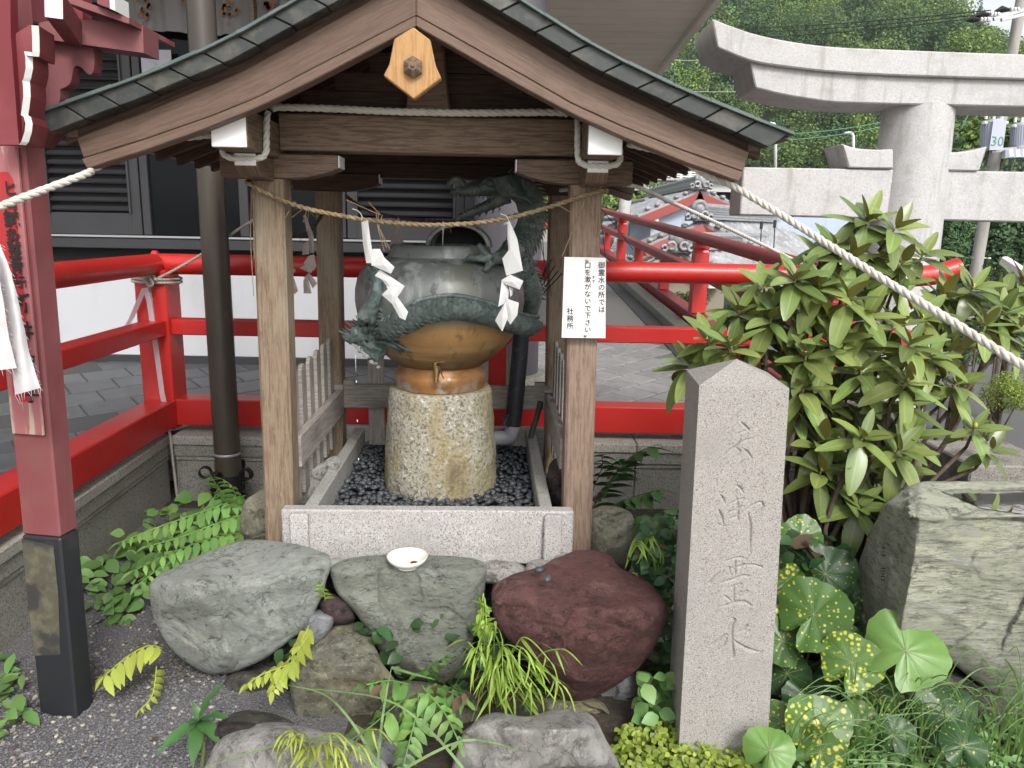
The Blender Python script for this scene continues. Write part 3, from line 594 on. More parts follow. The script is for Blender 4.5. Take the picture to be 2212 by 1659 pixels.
# ---- the dark temple building
BY = 5.95
def building():
    root = thing('temple_building', 'dark charcoal temple building with louvred shutters and white lower wall', 'building', (-1.5, BY+2, fz(BY)))
    def panel(n, x0, x1, y0, y1, z0, z1, m, bev=.004): return MB().box(x0, x1, y0, y1, z0, z1).build(n, m, root, bevel=bev)
    zb = fz(BY)
    z = lambda py, px=550: at(px, py, BY).z
    x = lambda px, py=400: at(px, py, BY).x
    XL, XR = -6.5, -.30
    panel('base_board', XL, XR, BY-.02, BY+.2, zb-.05, z(771), M_build)
    panel('white_wall', XL, XR, BY, BY+.2, z(770.5), z(585), M_wall, 0)
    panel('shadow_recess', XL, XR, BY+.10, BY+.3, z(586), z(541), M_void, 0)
    panel('sill_beam', XL, XR, BY-.06, BY+.3, z(541), z(518), M_build)
    panel('track_rail', XL, XR, BY-.075, BY-.02, z(517.5), z(513), M_alu, .002)
    Z0, Z1 = z(512), 3.15
    panel('back_wall', XL, XR, BY+.45, BY+.5, Z0-.3, 4.6, M_void, 0)
    panel('lintel', XL, XR+.2, BY-.02, BY+.2, Z1, Z1+.25, M_build)
    panel('upper_wall', XL, XR+.2, BY+.05, BY+.2, Z1+.25, 4.7, M_build)
    def shutter(xa, xb, zt, n):
        fw = .075
        fr_ = MB(); fr_.box(xa, xa+fw, BY+.0, BY+.05, Z0, zt); fr_.box(xb-fw, xb, BY+.0, BY+.05, Z0, zt)
        sh = fr_.build('shutter', M_build, root, bevel=.003)
        MB().box(xa+fw, xb-fw, BY+.004, BY+.045, Z0, Z0+.16).build('bottom_panel', M_build, sh)
        MB().box(xa+fw, xb-fw, BY+.004, BY+.045, zt-.08, zt).build('top_panel', M_build, sh)
        MB().box(xa+fw, xb-fw, BY+.045, BY+.05, Z0+.16, zt-.08).build('backing', M_void, sh)
        h = (zt-.08-Z0-.16)/n; me = None
        for k in range(n):
            zz = Z0+.16+(k+.5)*h
            m = MB(); m.beam((xa+fw, BY+.022, zz), (xb-fw, BY+.022, zz), .052, .012, up=(0, -.62, 1)); m.build('slat', M_build, sh)
        e = MB()
        for (p, q) in (((xa+fw, zt-.08), (xa+fw, Z0+.16)), ((xb-fw, zt-.08), (xb-fw, Z0+.16))): e.beam((p[0], BY-.008, p[1]), (q[0], BY-.008, q[1]), .016, .016)
        e.build('rim', M_build, sh)
    zt = Z1
    shutter(x(-420), x(-150), zt, 22); shutter(x(-140), x(75), zt, 22)
    shutter(x(82), x(300), zt, 22)
    shutter(x(748), x(1003), zt, 22)
    panel('door_post', x(1004), x(1035), BY-.03, BY+.1, Z0, zt, M_build)
    panel('return_wall', x(1036), x(1085), BY-.05, BY+.3, zb, 4.6, M_colm)
    # glazed opening between the shutters
    xa, xb = x(303), x(745)
    for a, b in ((xa, xa+.06), ((xa+xb)/2-.035, (xa+xb)/2+.035), (xb-.06, xb)): panel('window_frame', a, b, BY+.0, BY+.06, Z0, zt, M_build)
    for a, b in ((xa+.06, (xa+xb)/2-.035), ((xa+xb)/2+.035, xb-.06)):
        panel('glass', a, b, BY+.03, BY+.036, Z0, zt, M_glass, 0)
    # printed curtain hung high in the opening
    cm = MB(); n = 70; x0, x1 = x(285, 40), x(640, 40); zt_, zb_ = 3.3, z(78, 400)
    for k in range(n+1):
        t = k/n; yy = BY-.10+.018*sin(t*38)+.01*sin(t*71)
        cm.v += [(x0+(x1-x0)*t, yy, zb_+.01*sin(t*9)), (x0+(x1-x0)*t, yy-.004, zt_)]
    cm.f = [(2*k, 2*k+2, 2*k+3, 2*k+1) for k in range(n)]; cm.uv = [None]*n
    cur = cm.build('curtain', M_curt, root, smooth=True)
    pr = MB()
    for cx, cy, s in ((308, 15, 30), (494, 22, 30), (583, 0, 24), (398, -20, 30)):
        c = at(cx, cy, BY-.14); w = s/FPX*BY*.62
        for k in range(46):
            a, b = R.uniform(-1, 1), R.uniform(-1, 1)
            if abs(a)+abs(b) > 1: continue
            q = c+Vector((a*w, 0, b*w*1.7)); r = .008+R.random()*.008
            pr.add([q+Vector((-r, 0, -r)), q+Vector((r, 0, -r*.6)), q+Vector((r*.8, 0, r)), q+Vector((-r*.7, 0, r*.8))], [(0, 1, 2, 3)])
    pr.build('printed_crest', M_curtp, cur)
    MB().box(x(560, 0), x(566, 0), BY-.2, BY-.12, Z1-.6, 4.6).build('hanging_post', M_wood, root)
    # notice inside the dark opening, and boxes on a shelf
    p = at(340, 140, BY-.02); MB().box(p.x-.11, p.x+.11, BY-.035, BY-.03, p.z-.16, p.z+.10).build('paper_notice', M_gplas, root)
    # floor of the interior, things on a red bench
    panel('bench', xa+.1, xb-.1, BY+.12, BY+.3, Z0+.05, Z0+.22, M_deep)
    for k in range(5): panel('storage_box', xa+.15+k*.25, xa+.34+k*.25, BY+.13, BY+.28, Z0+.22, Z0+.30+.05*(k % 3), M_gplas)
    # eave soffit of boards, with a fascia
    ze = 3.4; xe = lambda y: 1.62+.03*(y-7)
    sof = MB(); sof.box(-1.2, 1.60, 4.6, 10.3, ze+.05, ze+.09); sof.build('soffit_backing', M_soff, root)
    yy = 5.0
    while yy < 10.2:
        bd = MB(); bd.box(-1.2, xe(yy)-.02, yy, min(yy+.245, 10.3), ze+.018, ze+.048, 0); bd.build('soffit_board', M_soff, root, bevel=.006); yy += .25
    MB().beam((xe(4.6), 4.6, ze+.07), (xe(10.4), 10.4, ze+.07), .07, .22).build('fascia', M_soff, root, bevel=.008)
    MB().beam((-1.2, 10.36, ze+.06), (xe(10.4)+.04, 10.36, ze+.06), .07, .2).build('fascia', M_soff, root, bevel=.008)
    rf = MB(); rf.add([(-6.5, 4.5, ze+.22), (1.75, 4.5, ze+.22), (1.75, 10.5, ze+.22), (-6.5, 10.5, ze+.22), (-6.5, 7.5, 6.8), (.2, 7.5, 6.8)], [(0, 1, 5, 4), (1, 2, 5), (2, 3, 4, 5), (0, 4, 3), (0, 3, 2, 1)]); rf.build('roof', M_kawara, root)
    panel('soffit_left', -6.5, -1.2, 4.9, BY+.1, ze+.02, ze+.06, M_soff)
    return root
building()
def round_column():
    c = at(1091, 868, 5.25); z0 = fz(5.25); root = thing('round_column', 'large round mauve grey column on a pale stone footing behind the dragon', 'column', (c.x, 5.25, z0))
    MB().lathe([(.225, .13), (.225, 3.3)], 40, (c.x, 5.25, z0)).build('shaft', M_colm, root, smooth=True, angle=.8)
    MB().lathe([(.30, -.03), (.30, .12), (.285, .145), (.23, .15)], 40, (c.x, 5.25, z0)).build('footing', M_kerb, root, smooth=True, angle=.8)
round_column()
def downpipe():
    Y = 3.93; a = at(496, 1062, Y); x = a.x; root = thing('downpipe', 'dark brown metal downpipe with scrolled iron brackets at its foot', 'downpipe', (x, Y, 0)); r = .067
    MB().tube([(x, Y, .0), (x, Y, 3.6)], r, 28).build('pipe', M_pipe, root, smooth=True, angle=.8)
    zc = at(500, 982, Y).z; MB().lathe([(r+.001, 0), (r+.003, .003), (r+.003, .012), (r+.001, .015)], 28, (x, Y, zc)).build('joint_ring', M_alu, root, smooth=True)
    zk = at(500, 1040, Y-.07).z
    MB().lathe([(r+.004, -.1), (r+.016, -.1), (r+.016, .02), (r+.004, .02)], 28, (x, Y, zk)).build('collar', M_iron, root, smooth=True, angle=.6)
    for ang in (-100, -170, -20, 80):
        t = radians(ang); dx, dy = cos(t), sin(t); sc_ = MB(); P = []
        for k in range(30):
            q = k/29
            if q < .35: P.append((.02, -.1+q/.35*.13))
            else:
                w = (q-.35)/.65*2*pi*.86; rad = .032-.008*(q-.35); P.append((.02+.032-rad*cos(w), .03+rad*sin(w)))
        L_ = [(x+dx*(r+a_), Y+dy*(r+a_), zk+b_) for a_, b_ in P]
        sd_ = Vector((-dy, dx, 0))*.016
        for p, q in zip(L_, L_[1:]): sc_.beam(p, q, .032, .006, up=(dx*.7+.01, dy*.7, .3))
        for zz in (-.07, -.02): sc_.ball((x+dx*(r+.026), Y+dy*(r+.026), zk+zz), .008, 8, 6)
        sc_.build('scroll_bracket', M_iron, root)
downpipe()
# ---- granite torii gate beyond the railings
def torii():
    Y = 8.0; base = at(1900, 1000, Y); zb = gz(2.9, Y); T = .62
    P = lambda px, py, dy=0: at(px, py, Y+dy)
    cx0 = P(1984, 235).x; cx1 = P(1935, 640).x
    root = thing('torii_gate', 'pale granite torii gate rising behind the rhododendron bush', 'torii gate', (cx1, Y, zb)); ax, az = (1, 0, 0), (0, 0, 1)
    zt = P(1984, 232).z
    rb = .40; sl = (cx0-cx1)/(zt-P(1935, 640).z)
    prof = [(Vector((cx0+sl*(z_-zt), Y, z_)), .327+(zt-z_)*.018) for z_ in [zt-(zt-zb+.3)*k/10 for k in range(11)]]
    MB().tube([q[0] for q in prof], [q[1] for q in prof], 48).build('column', M_torii, root, smooth=True, angle=.8)
    def lintel(name, top, bot, dep, dy=0):
        t = [(P(*q, dy-dep/2)) for q in top]; b = [(P(*q, dy-dep/2)) for q in bot]
        MB().strip([(q.x, q.z) for q in t], [(q.x, q.z) for q in b], ax, az, (0, Y+dy-dep/2, 0), (0, dep, 0)).build(name, M_torii, root, bevel=.012)
    def cv(P0): return [(q.x, q.y) for q in spl([Vector((*p, 0)) for p in P0], 6)]
    lintel('upper_lintel', cv([(1538, 40), (1620, 70), (1700, 88), (1800, 101), (1950, 108), (2212, 117), (2700, 130)]), cv([(1551, 103), (1622, 131), (1700, 144), (1800, 155), (1950, 163), (2212, 171), (2700, 185)]), .74)
    lintel('lower_lintel', cv([(1619, 131.5), (1680, 142), (1740, 150), (1800, 156), (1950, 164), (2212, 172), (2700, 186)]), cv([(1633, 190), (1690, 204), (1750, 214), (1810, 221), (1950, 225), (2212, 231), (2700, 245)]), .62)
    t = [(1606, 361), (2212, 371), (2600, 378)]; b = [(1598, 464), (2212, 480), (2600, 490)]
    lintel('tie_beam', t, b, .40)
    lintel('wedge', cv([(1818, 310), (1850, 320), (1890, 323), (1930, 322)]), cv([(1834, 362), (1860, 363), (1890, 363.4), (1930, 363.8)]), .46)
    lintel('wedge', cv([(2010, 328), (2060, 329), (2100, 325), (2134, 316)]), cv([(2010, 368), (2060, 368.5), (2090, 369), (2116, 369.4)]), .46)
    # the far column stands outside the picture to the right
    q = P(2900, 500); MB().tube([(q.x-.1, Y, zt), (q.x, Y, zb-.3)], [.327, .40], 40).build('column', M_torii, root, smooth=True, angle=.8)
torii()
# ================================================================== PAVILION
PVC = Vector((-.31, 3.18, 0)); PVA = radians(1.8)
PV = thing('fountain_pavilion', 'small wooden gabled pavilion with copper edged roof over the bronze water jar', 'pavilion', tuple(PVC), PVA)
PVM = ROOTM[PV.name]; PVI = PVM.inverted()
def lp(px, py, yl):
    c = PVI @ EYEV; d = PVI.to_3x3() @ ray(px, py); return c+d*((yl-c.y)/d.y)
def lw(p): return PVM @ Vector(p)
def interp(P, x):
    for (a, b), (c, d) in zip(P, P[1:]):
        if a <= x <= c: return b+(d-b)*(x-a)/(c-a)
    (a, b), (c, d) = (P[-2], P[-1]) if x > P[-1][0] else (P[0], P[1])
    return b+(d-b)*(x-a)/(c-a)
CT = [(0, 2.31), (.15, 2.222), (.31, 2.13), (.45, 2.052), (.565, 1.998), (.68, 1.949), (.80, 1.904), (.92, 1.862), (1.045, 1.82)]
CB = [(0, 2.245), (.12, 2.175), (.243, 2.109), (.33, 2.063), (.41, 2.02), (.49, 1.978), (.58, 1.94), (.67, 1.904), (.755, 1.868), (.84, 1.838), (.93, 1.803), (1.0, 1.775)]
BB = [(0, 2.083), (.067, 2.049), (.19, 1.985), (.30, 1.929), (.44, 1.862), (.58, 1.805), (.76, 1.74), (.93, 1.686)]
MBL = [(0, 2.11), (.19, 2.015), (.30, 1.96), (.44, 1.888), (.58, 1.832), (.76, 1.769), (.94, 1.713)]
AX, AZ = (1, 0, 0), (0, 0, 1)
def roof():
    for sg in (-1, 1):
        M_ = lambda P: [(sg*a, b) for a, b in P]
        # bargeboard: upper field and lower moulding, front and back of the roof
        for y0, dv in ((-.90, .045), (.855, .045)):
            xs = [.955*k/26 for k in range(27)]
            top = [(x, interp(CB, x)-.022) for x in xs]; mid = [(x*.985, interp(MBL, x*.985)+.004) for x in xs]
            MB().strip(M_(top), M_(mid), AX, AZ, (0, y0, 0), (0, dv, 0)).build('bargeboard', M_barge, PV, local=True, bevel=.003)
            mid = [(x*.985, interp(MBL, x*.985)) for x in xs]; bot = [(x*.97, interp(BB, x*.97)) for x in xs]
            MB().strip(M_(mid), M_(bot), AX, AZ, (0, y0-.014, 0), (0, dv+.014, 0)).build('bargeboard_moulding', M_barge, PV, local=True, bevel=.003)
            xs = [.99*k/26 for k in range(27)]
            MB().strip(M_([(x, interp(CB, x)+.01) for x in xs]), M_([(x, interp(CB, x)-.026) for x in xs]), AX, AZ, (0, y0+(.012 if y0 < 0 else -.012), 0), (0, .045, 0)).build('verge_board', M_dark, PV, local=True)
        # copper verge panels with slanting seams
        n = 11; L = 1.045
        for y0 in (-.96, .90):
            for k in range(n):
                a, b = L*k/n, L*(k+1)/n-.0035; m = 5; sh = .052
                xs = [a+(b-a)*i/m for i in range(m+1)]
                top = [(x, interp(CT, x)-.004) for x in xs]; bot = [(max(0, x-sh*min(1, x/.1)), interp(CB, max(0, x-sh*min(1, x/.1)))) for x in xs]
                j = R.uniform(0, .002)
                MB().strip(M_(top), M_(bot), AX, AZ, (0, y0-j, 0), (0, .06+j, 0)).build('verge_panel', M_copper, PV, local=True, bevel=.002)
            for k in range(9):
                a, b = L*k/9, L*(k+1)/9+.01; xs = [a+(b-a)*i/5 for i in range(6)]; o = .0015*(k % 2)
                MB().strip(M_([(x, interp(CT, x)+.004+o) for x in xs]), M_([(x, interp(CT, x)-.005) for x in xs]), AX, AZ, (0, y0-.014-o, 0), (0, .085, 0)).build('verge_lip', M_verd, PV, local=True, bevel=.0015)
        # roof skin, in courses
        for k in range(9):
            a, b = L*k/9, L*(k+1)/9+.012; xs = [a+(b-a)*i/4 for i in range(5)]
            MB().strip(M_([(x, interp(CT, x)+.002-.0012*k) for x in xs]), M_([(x, interp(CT, x)-.004-.0012*k) for x in xs]), AX, AZ, (0, -.93, 0), (0, 1.86, 0)).build('copper_course', M_copper, PV, local=True)
        xs = [1.0*k/16 for k in range(17)]
        MB().strip(M_([(x, interp(CT, x)-.02) for x in xs]), M_([(x, interp(CB, x)+.016) for x in xs]), AX, AZ, (0, -.89, 0), (0, 1.78, 0)).build('roof_deck', M_dark, PV, local=True)
        for k in range(9):
            y = -.72+k*.18; xs = [.08+(.955-.08)*i/8 for i in range(9)]
            MB().strip(M_([(x, interp(CB, x)+.014) for x in xs]), M_([(x, interp(CB, x)-.042) for x in xs]), AX, AZ, (0, y-.022, 0), (0, .044, 0)).build('rafter', M_dark, PV, local=True, bevel=.002)
        x0 = sg*.985; MB().box(min(x0, x0-sg*.03), max(x0, x0-sg*.03), -.89, .89, interp(CB, .97)-.012, interp(CB, .97)+.014, 1).build('eave_board', M_barge, PV, local=True)
    MB().box(-.05, .05, -.80, .80, 2.10, 2.19, 1).build('ridge_beam', M_wood, PV, local=True)
    for y0 in (-.98, .92): MB().prism([(-.06, 2.29), (.06, 2.29), (.04, 2.36), (-.04, 2.36)], (0, y0, 0), AX, AZ, (0, .06, 0)).build('ridge_end', M_copper, PV, local=True)
    MB().box(-.06, .06, -.95, .95, 2.30, 2.345, 1).build('ridge_cap', M_copper, PV, local=True, bevel=.006)
roof()
def frame():
    for sx in (-1, 1):
        for sy in (-1, 1):
            cx = sx*.542; cy = .475*sy; mb = MB(); w = .053; c = .009
            z0 = .395 if sx < 0 else .372; top = 1.69; ins = .012*sx*-1
            poly = [(-w+c, -w), (w-c, -w), (w, -w+c), (w, w-c), (w-c, w), (-w+c, w), (-w, w-c), (-w, -w+c)]; n = 8
            for (za, zb, ma) in ((z0 if sy < 0 else .36, top, M_post),):
                vs = [(cx+p[0]-ins*.3, cy+p[1], za) for p in poly]+[(cx+p[0]+ins*.8, cy+p[1], zb) for p in poly]
                fs = [tuple(range(n))[::-1], tuple(range(n, 2*n))]; uv = [[(0, 0)]*n, [(0, 0)]*n]; o = R.random()*5
                for i in range(n):
                    j = (i+1) % n; fs.append((i, j, n+j, n+i)); q = .02*i
                    wd = math.hypot(poly[i][0]-poly[j][0], poly[i][1]-poly[j][1]); acc = sum(math.hypot(poly[t][0]-poly[(t+1) % n][0], poly[t][1]-poly[(t+1) % n][1]) for t in range(i))
                    uv.append([(za+o, acc), (za+o, acc+wd), (zb+o, acc+wd), (zb+o, acc)])
                mb.add(vs, fs, uv)
            po = mb.build('post', M_post if sx < 0 else M_postn, PV, local=True)
            # bracket arm along the front
            a_, b_ = (-.145, .245) if sx < 0 else (-.245, .145)
            def arm(a_, b_, y, th):
                inner = 1 if sx < 0 else -1
                P = [(a_, 1.77), (a_, 1.712), (a_+.035, 1.697), (a_+.10, 1.692), (b_-.10, 1.692), (b_-.035, 1.70), (b_, 1.715), (b_, 1.77)]
                if inner > 0: P = [(a_, 1.77), (a_, 1.693), (b_-.16, 1.692), (b_-.10, 1.697), (b_-.04, 1.711), (b_, 1.727), (b_, 1.77)]
                else: P = [(a_, 1.77), (a_, 1.727), (a_+.04, 1.711), (a_+.10, 1.697), (a_+.16, 1.692), (b_, 1.693), (b_, 1.77)]
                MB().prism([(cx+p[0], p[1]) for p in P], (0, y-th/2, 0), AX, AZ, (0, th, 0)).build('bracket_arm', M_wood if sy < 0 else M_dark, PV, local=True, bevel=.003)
                xe = cx+(b_ if inner > 0 else a_)
                MB().box(min(xe, xe+inner*.004), max(xe, xe+inner*.004), y-th/2+.003, y+th/2-.003, 1.730, 1.768).build('white_end', M_white, PV, local=True)
            arm(a_, b_, cy, .10)
            # nose under the plate, towards front and back
            ny = sy
            P = [(-.245, 1.755), (-.245, 1.716), (-.20, 1.688), (-.054, 1.682), (-.054, 1.755)]
            MB().prism([(-ny*p[0], p[1]) for p in P], (cx-.034, cy, 0), (0, 1, 0), AZ, (.068, 0, 0)).build('bracket_nose', M_wood, PV, local=True, bevel=.003)
            if sy < 0: MB().box(cx-.032, cx+.032, cy-.249, cy-.2452, 1.718, 1.753).build('white_end', M_white, PV, local=True)
        # plate beam running front to back with white painted ends
        MB().box(sx*.542-.052, sx*.542+.052, -.86, .86, 1.756, 1.868, 1).build('plate_beam', M_wood, PV, local=True, bevel=.004)
        MB().box(sx*.542-.050, sx*.542+.050, -.866, -.8605, 1.758, 1.866).build('white_end', M_white, PV, local=True, bevel=.002)
        MB().box(sx*.542-.03, sx*.542+.03, -.42, .42, 1.60, 1.69, 1).build('side_tie', M_dark, PV, local=True) if False else None
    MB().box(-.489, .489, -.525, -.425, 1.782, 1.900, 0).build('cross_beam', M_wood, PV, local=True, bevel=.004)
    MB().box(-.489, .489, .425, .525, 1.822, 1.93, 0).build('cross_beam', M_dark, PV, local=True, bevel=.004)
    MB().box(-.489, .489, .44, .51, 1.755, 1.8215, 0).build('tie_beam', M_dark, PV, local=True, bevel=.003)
    # gable boarding
    for yb in (-.44, .47):
        z = 1.925; k = 0
        while z < 2.19:
            h = .062
            xl = max([x for x in [i*.005 for i in range(200)] if interp(CB, x) > z+h+.02] or [0])
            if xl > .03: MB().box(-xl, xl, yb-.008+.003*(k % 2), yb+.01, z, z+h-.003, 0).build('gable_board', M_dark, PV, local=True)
            z += h; k += 1
    mb = MB(); mb.prism([(-.074, 1.902), (.074, 1.902), (.05, 2.14), (-.05, 2.14)], (0, -.515, 0), AX, AZ, (0, .07, 0)); mb.build('king_post', M_wood, PV, local=True, bevel=.005)
    # pendant board with turned boss
    P = [(0, 2.072), (-.052, 2.04), (-.056, 2.02), (-.066, 1.975), (-.082, 1.946), (0, 1.887), (.076, 1.943), (.06, 1.975), (.05, 2.02), (.046, 2.04)]
    P = [(x-.004, z) for x, z in P]
    pd = MB(); top = [(-.004+.052*s_, 0) for s_ in ()]; pd.prism([(a, b) for a, b in P], (0, -.955, 0), AX, AZ, (0, .038, 0))
    # vertical grain
    pd.uv = [[(b, a) for a, b in u] if u else u for u in pd.uv]
    pe = pd.build('gable_pendant', M_new, PV, local=True, bevel=.003)
    bs = MB(); r0 = .028; c = Vector((-.004, -.957, 1.968)); ring = []
    for r, y in ((.028, 0), (.0285, -.012), (.02, -.02), (.012, -.026)):
        ring.append([c+Vector((r*sin(k*pi/3), y, r*cos(k*pi/3))) for k in range(6)])
    vs = sum(ring, []); fs = []
    for i in range(3):
        for k in range(6): fs.append((i*6+k, (i+1)*6+k, (i+1)*6+(k+1) % 6, i*6+(k+1) % 6))
    fs.append(tuple(18+k for k in range(6))[::-1]); bs.add(vs, fs, [[(0, 0), (.02, 0), (.02, .02), (0, .02)]]*18+[[(0, 0)]*6])
    bs.ball(c+Vector((0, -.027, 0)), .006, 8, 6); bs.build('boss', M_wood, pe, local=True)
frame()
def fence():
    # low weathered railing with pointed pickets on three sides, between the posts
    def picket(x, y, along, w, z0, z1, th=.016):
        c = w*.28; P = [(-w/2, z0), (w/2, z0), (w/2, z1-c), (w/2-c, z1), (-w/2+c, z1), (-w/2, z1-c)]
        ax = (0, 1, 0) if along == 'y' else (1, 0, 0); dv = (th, 0, 0) if along == 'y' else (0, th, 0)
        m = MB().prism(P, (x, y, 0), ax, AZ, dv); m.uv = [[(b, a) for a, b in u] for u in m.uv]
        m.build('picket', M_grey, PV, local=True, bevel=.002)
    for sx in (-1, 1):
        xr = sx*.497
        MB().box(xr-.016, xr+.016, -.421, .421, .655, .775, 1).build('fence_rail', M_grey, PV, local=True, bevel=.003)
        MB().box(xr-.02, xr+.02, .385, .42, .7755, .80, 1).build('rail_block', M_grey, PV, local=True)
        for k in range(6): picket(xr+(.0175 if sx > 0 else -.0345), -.33+.134*k, 'y', .075, .50+R.uniform(-.02, .02), 1.0+.006*k)
    MB().box(-.489, .489, .452, .486, .675, .79, 0).build('fence_rail', M_grey, PV, local=True, bevel=.003)
    for sx in (-1, 1): MB().box(sx*.46-.025, sx*.46+.025, .45, .48, .7905, .81, 0).build('rail_block', M_grey, PV, local=True)
    for x in (-.335, -.10, .17, .335): picket(x, .488, 'x', .078, .48, 1.0)
fence()
def masonry():
    m = MB(); m.box(-.60, .60, -.47, .72, -.1, .352); o = m.build('masonry_base', M_rk5, None); o.location = lw(o.location); o.rotation_euler = (0, 0, PVA)
    tag(o, kind='structure')
masonry()
# ---- granite trough
def trough():
    root = thing('stone_trough', 'granite slab trough full of black pebbles round the jar pedestal', 'trough', tuple(lw((0, 0, .36))), PVA)
    T = lambda n, m, *b: (lambda q: q.build(n, m, root, bevel=.005))((lambda q: (setattr(q, 'v', [tuple(lw(v)) for v in q.v]), q)[1])(MB().box(*b)))
    T('front_slab', M_gran, -.520, .522, -.588, -.536, .348, .552)
    for x in (-.45, .45):
        xx = x-.003
        mb = MB(); P = [(-.032, .345), (.032, .345), (.032, .535), (.026, .545), (-.026, .545), (-.032, .535)]
        mb.prism([(p[0]+xx, p[1]) for p in P], (0, -.615, 0), AX, AZ, (0, .0265, 0)); mb.v = [tuple(lw(v)) for v in mb.v]; mb.build('clamp_block', M_gran, root, bevel=.004)
    T('side_slab', M_gran2, -.452, -.405, -.535, .555, .40, .548); T('side_slab', M_gran2, .402, .449, -.535, .555, .40, .548)
    T('back_slab', M_gran2, -.53, .53, .556, .60, .40, .555)
    T('bed', M_void, -.404, .401, -.535, .555, .38, .43)
trough()
# ---- rough stone pedestal
JX, JY = lw((.008, 0, 0)).x, lw((0, 0, 0)).y
def pedestal():
    mb = MB(); n = 72; prof = [(.238, .42), (.240, .50), (.236, .60), (.228, .72), (.221, .82), (.217, .872), (.209, .884), (.195, .886)]
    P2 = []
    for (a, b), (c, d) in zip(prof, prof[1:]):
        for k in range(4): P2.append((a+(c-a)*k/4, b+(d-b)*k/4))
    P2.append(prof[-1]); mb.lathe(P2, n, (JX, JY, 0))
    o = []
    for x, y, z in mb.v:
        if z > .875: o.append((x, y, z)); continue
        q = noise.noise(Vector((x*14, y*14, z*14)))*.005+noise.noise(Vector((x*45, y*45, z*45)))*.0025
        d = Vector((x-JX, y-JY, 0)); d = d.normalized() if d.length > 0 else d; o.append((x+d.x*q, y+d.y*q, z))
    mb.v = o; tag(mb.build('stone_pedestal', M_ped, None, smooth=True, angle=.9), 'rough tapering drum of speckled stone carrying the bronze jar', 'pedestal')
pedestal()
# ---- bronze jar
JZ = .885
JPROF = [(.165, .985), (.180, .984), (.205, 1.003), (.237, 1.03), (.265, 1.058), (.289, 1.086), (.309, 1.118), (.326, 1.154), (.340, 1.20), (.347, 1.245), (.345, 1.29), (.335, 1.335), (.312, 1.375), (.275, 1.402), (.225, 1.418), (.212, 1.424)]
def jr(z): return interp([(b, a) for a, b in JPROF], z)
def jar():
    root = thing('bronze_jar', 'large round bronze water jar with golden belly and grey green shoulders', 'jar', (JX, JY, JZ))
    b = MB(); b.lathe([(r, z-JZ) for r, z in JPROF], 72); b.build('body', M_jar, root, local=True, smooth=True)
    f = MB(); f.lathe([(.178, 0), (.188, .004), (.190, .03), (.193, .055), (.186, .066), (.170, .09), (.168, .102)], 64); f.build('foot', M_foot, root, local=True, smooth=True, angle=.9)
    c = MB(); c.lathe([(.216, 1.417-JZ), (.211, 1.43-JZ), (.205, 1.455-JZ), (.196, 1.468-JZ), (.184, 1.472-JZ), (.178, 1.462-JZ), (.176, 1.40-JZ)], 64); c.build('collar', M_jar, root, local=True, smooth=True)
    w = MB(); w.lathe([(.176, 1.44-JZ), (0.0001, 1.44-JZ)], 48); w.build('water', M_water, root, local=True, smooth=True)
    # arched hood over the mouth
    a = at(992, 532, JY+.06); h = MB(); n = 26; ro, ri = .135, .112; ring = []
    for k in range(n+1):
        t = pi*k/n; e = .72
        for r, y in ((ro-.004, -.06), (ro, -.05), (ro, .13), (ri, .13), (ri, -.05), (ri+.004, -.06)):
            ring.append((a.x+r*cos(t), JY+.06+y, 1.462+r*sin(t)*e))
    fs = []
    for k in range(n):
        for j in range(6): fs.append((k*6+j, k*6+(j+1) % 6, (k+1)*6+(j+1) % 6, (k+1)*6+j))
    h.add(ring, fs); h.build('hood', M_jar, root, smooth=True, angle=.7)
    hb = MB(); hb.add([(a.x, JY+.188, 1.462)]+[(a.x+ri*cos(pi*k/20), JY+.188, 1.462+ri*.72*sin(pi*k/20)) for k in range(21)], [(0, k+1, k+2) for k in range(20)]); hb.build('hood_back', M_void, root)
    # brass lever tap
    q = at(944, 800, JY-.21); tp = MB(); y0 = JY-.165
    tap = MB(); tap.tube([(q.x, y0, q.z+.004), (q.x, JY-.225, q.z+.004)], .0105, 14); tap.tube([(q.x, JY-.222, q.z+.02), (q.x, JY-.222, q.z-.008)], .0145, 16)
    tap.tube([(q.x, JY-.222, q.z-.006), (q.x-.001, JY-.226, q.z-.022), (q.x-.002, JY-.228, q.z-.044)], [.0125, .0105, .0088], 14)
    to = tap.build('tap', M_brass, root, smooth=True, angle=.7)
    lv = MB(); lv.tube([(q.x-.006, JY-.223, q.z+.018), (q.x-.004, JY-.226, q.z+.032)], .0085, 12); lv.beam((q.x-.008, JY-.228, q.z+.034), (q.x+.036, JY-.232, q.z+.040), .012, .006); lv.build('lever', M_brass, to, bevel=.002)
    lc = MB(); lc.tube(spl([(q.x+.004, JY-.24, q.z+.018), (q.x+.016, JY-.243, q.z+.012), (q.x+.022, JY-.238, q.z-.012), (q.x+.029, JY-.236, q.z-.026)], 5), .0022, 6); lc.build('cord_loop', M_rubber, to)
jar()
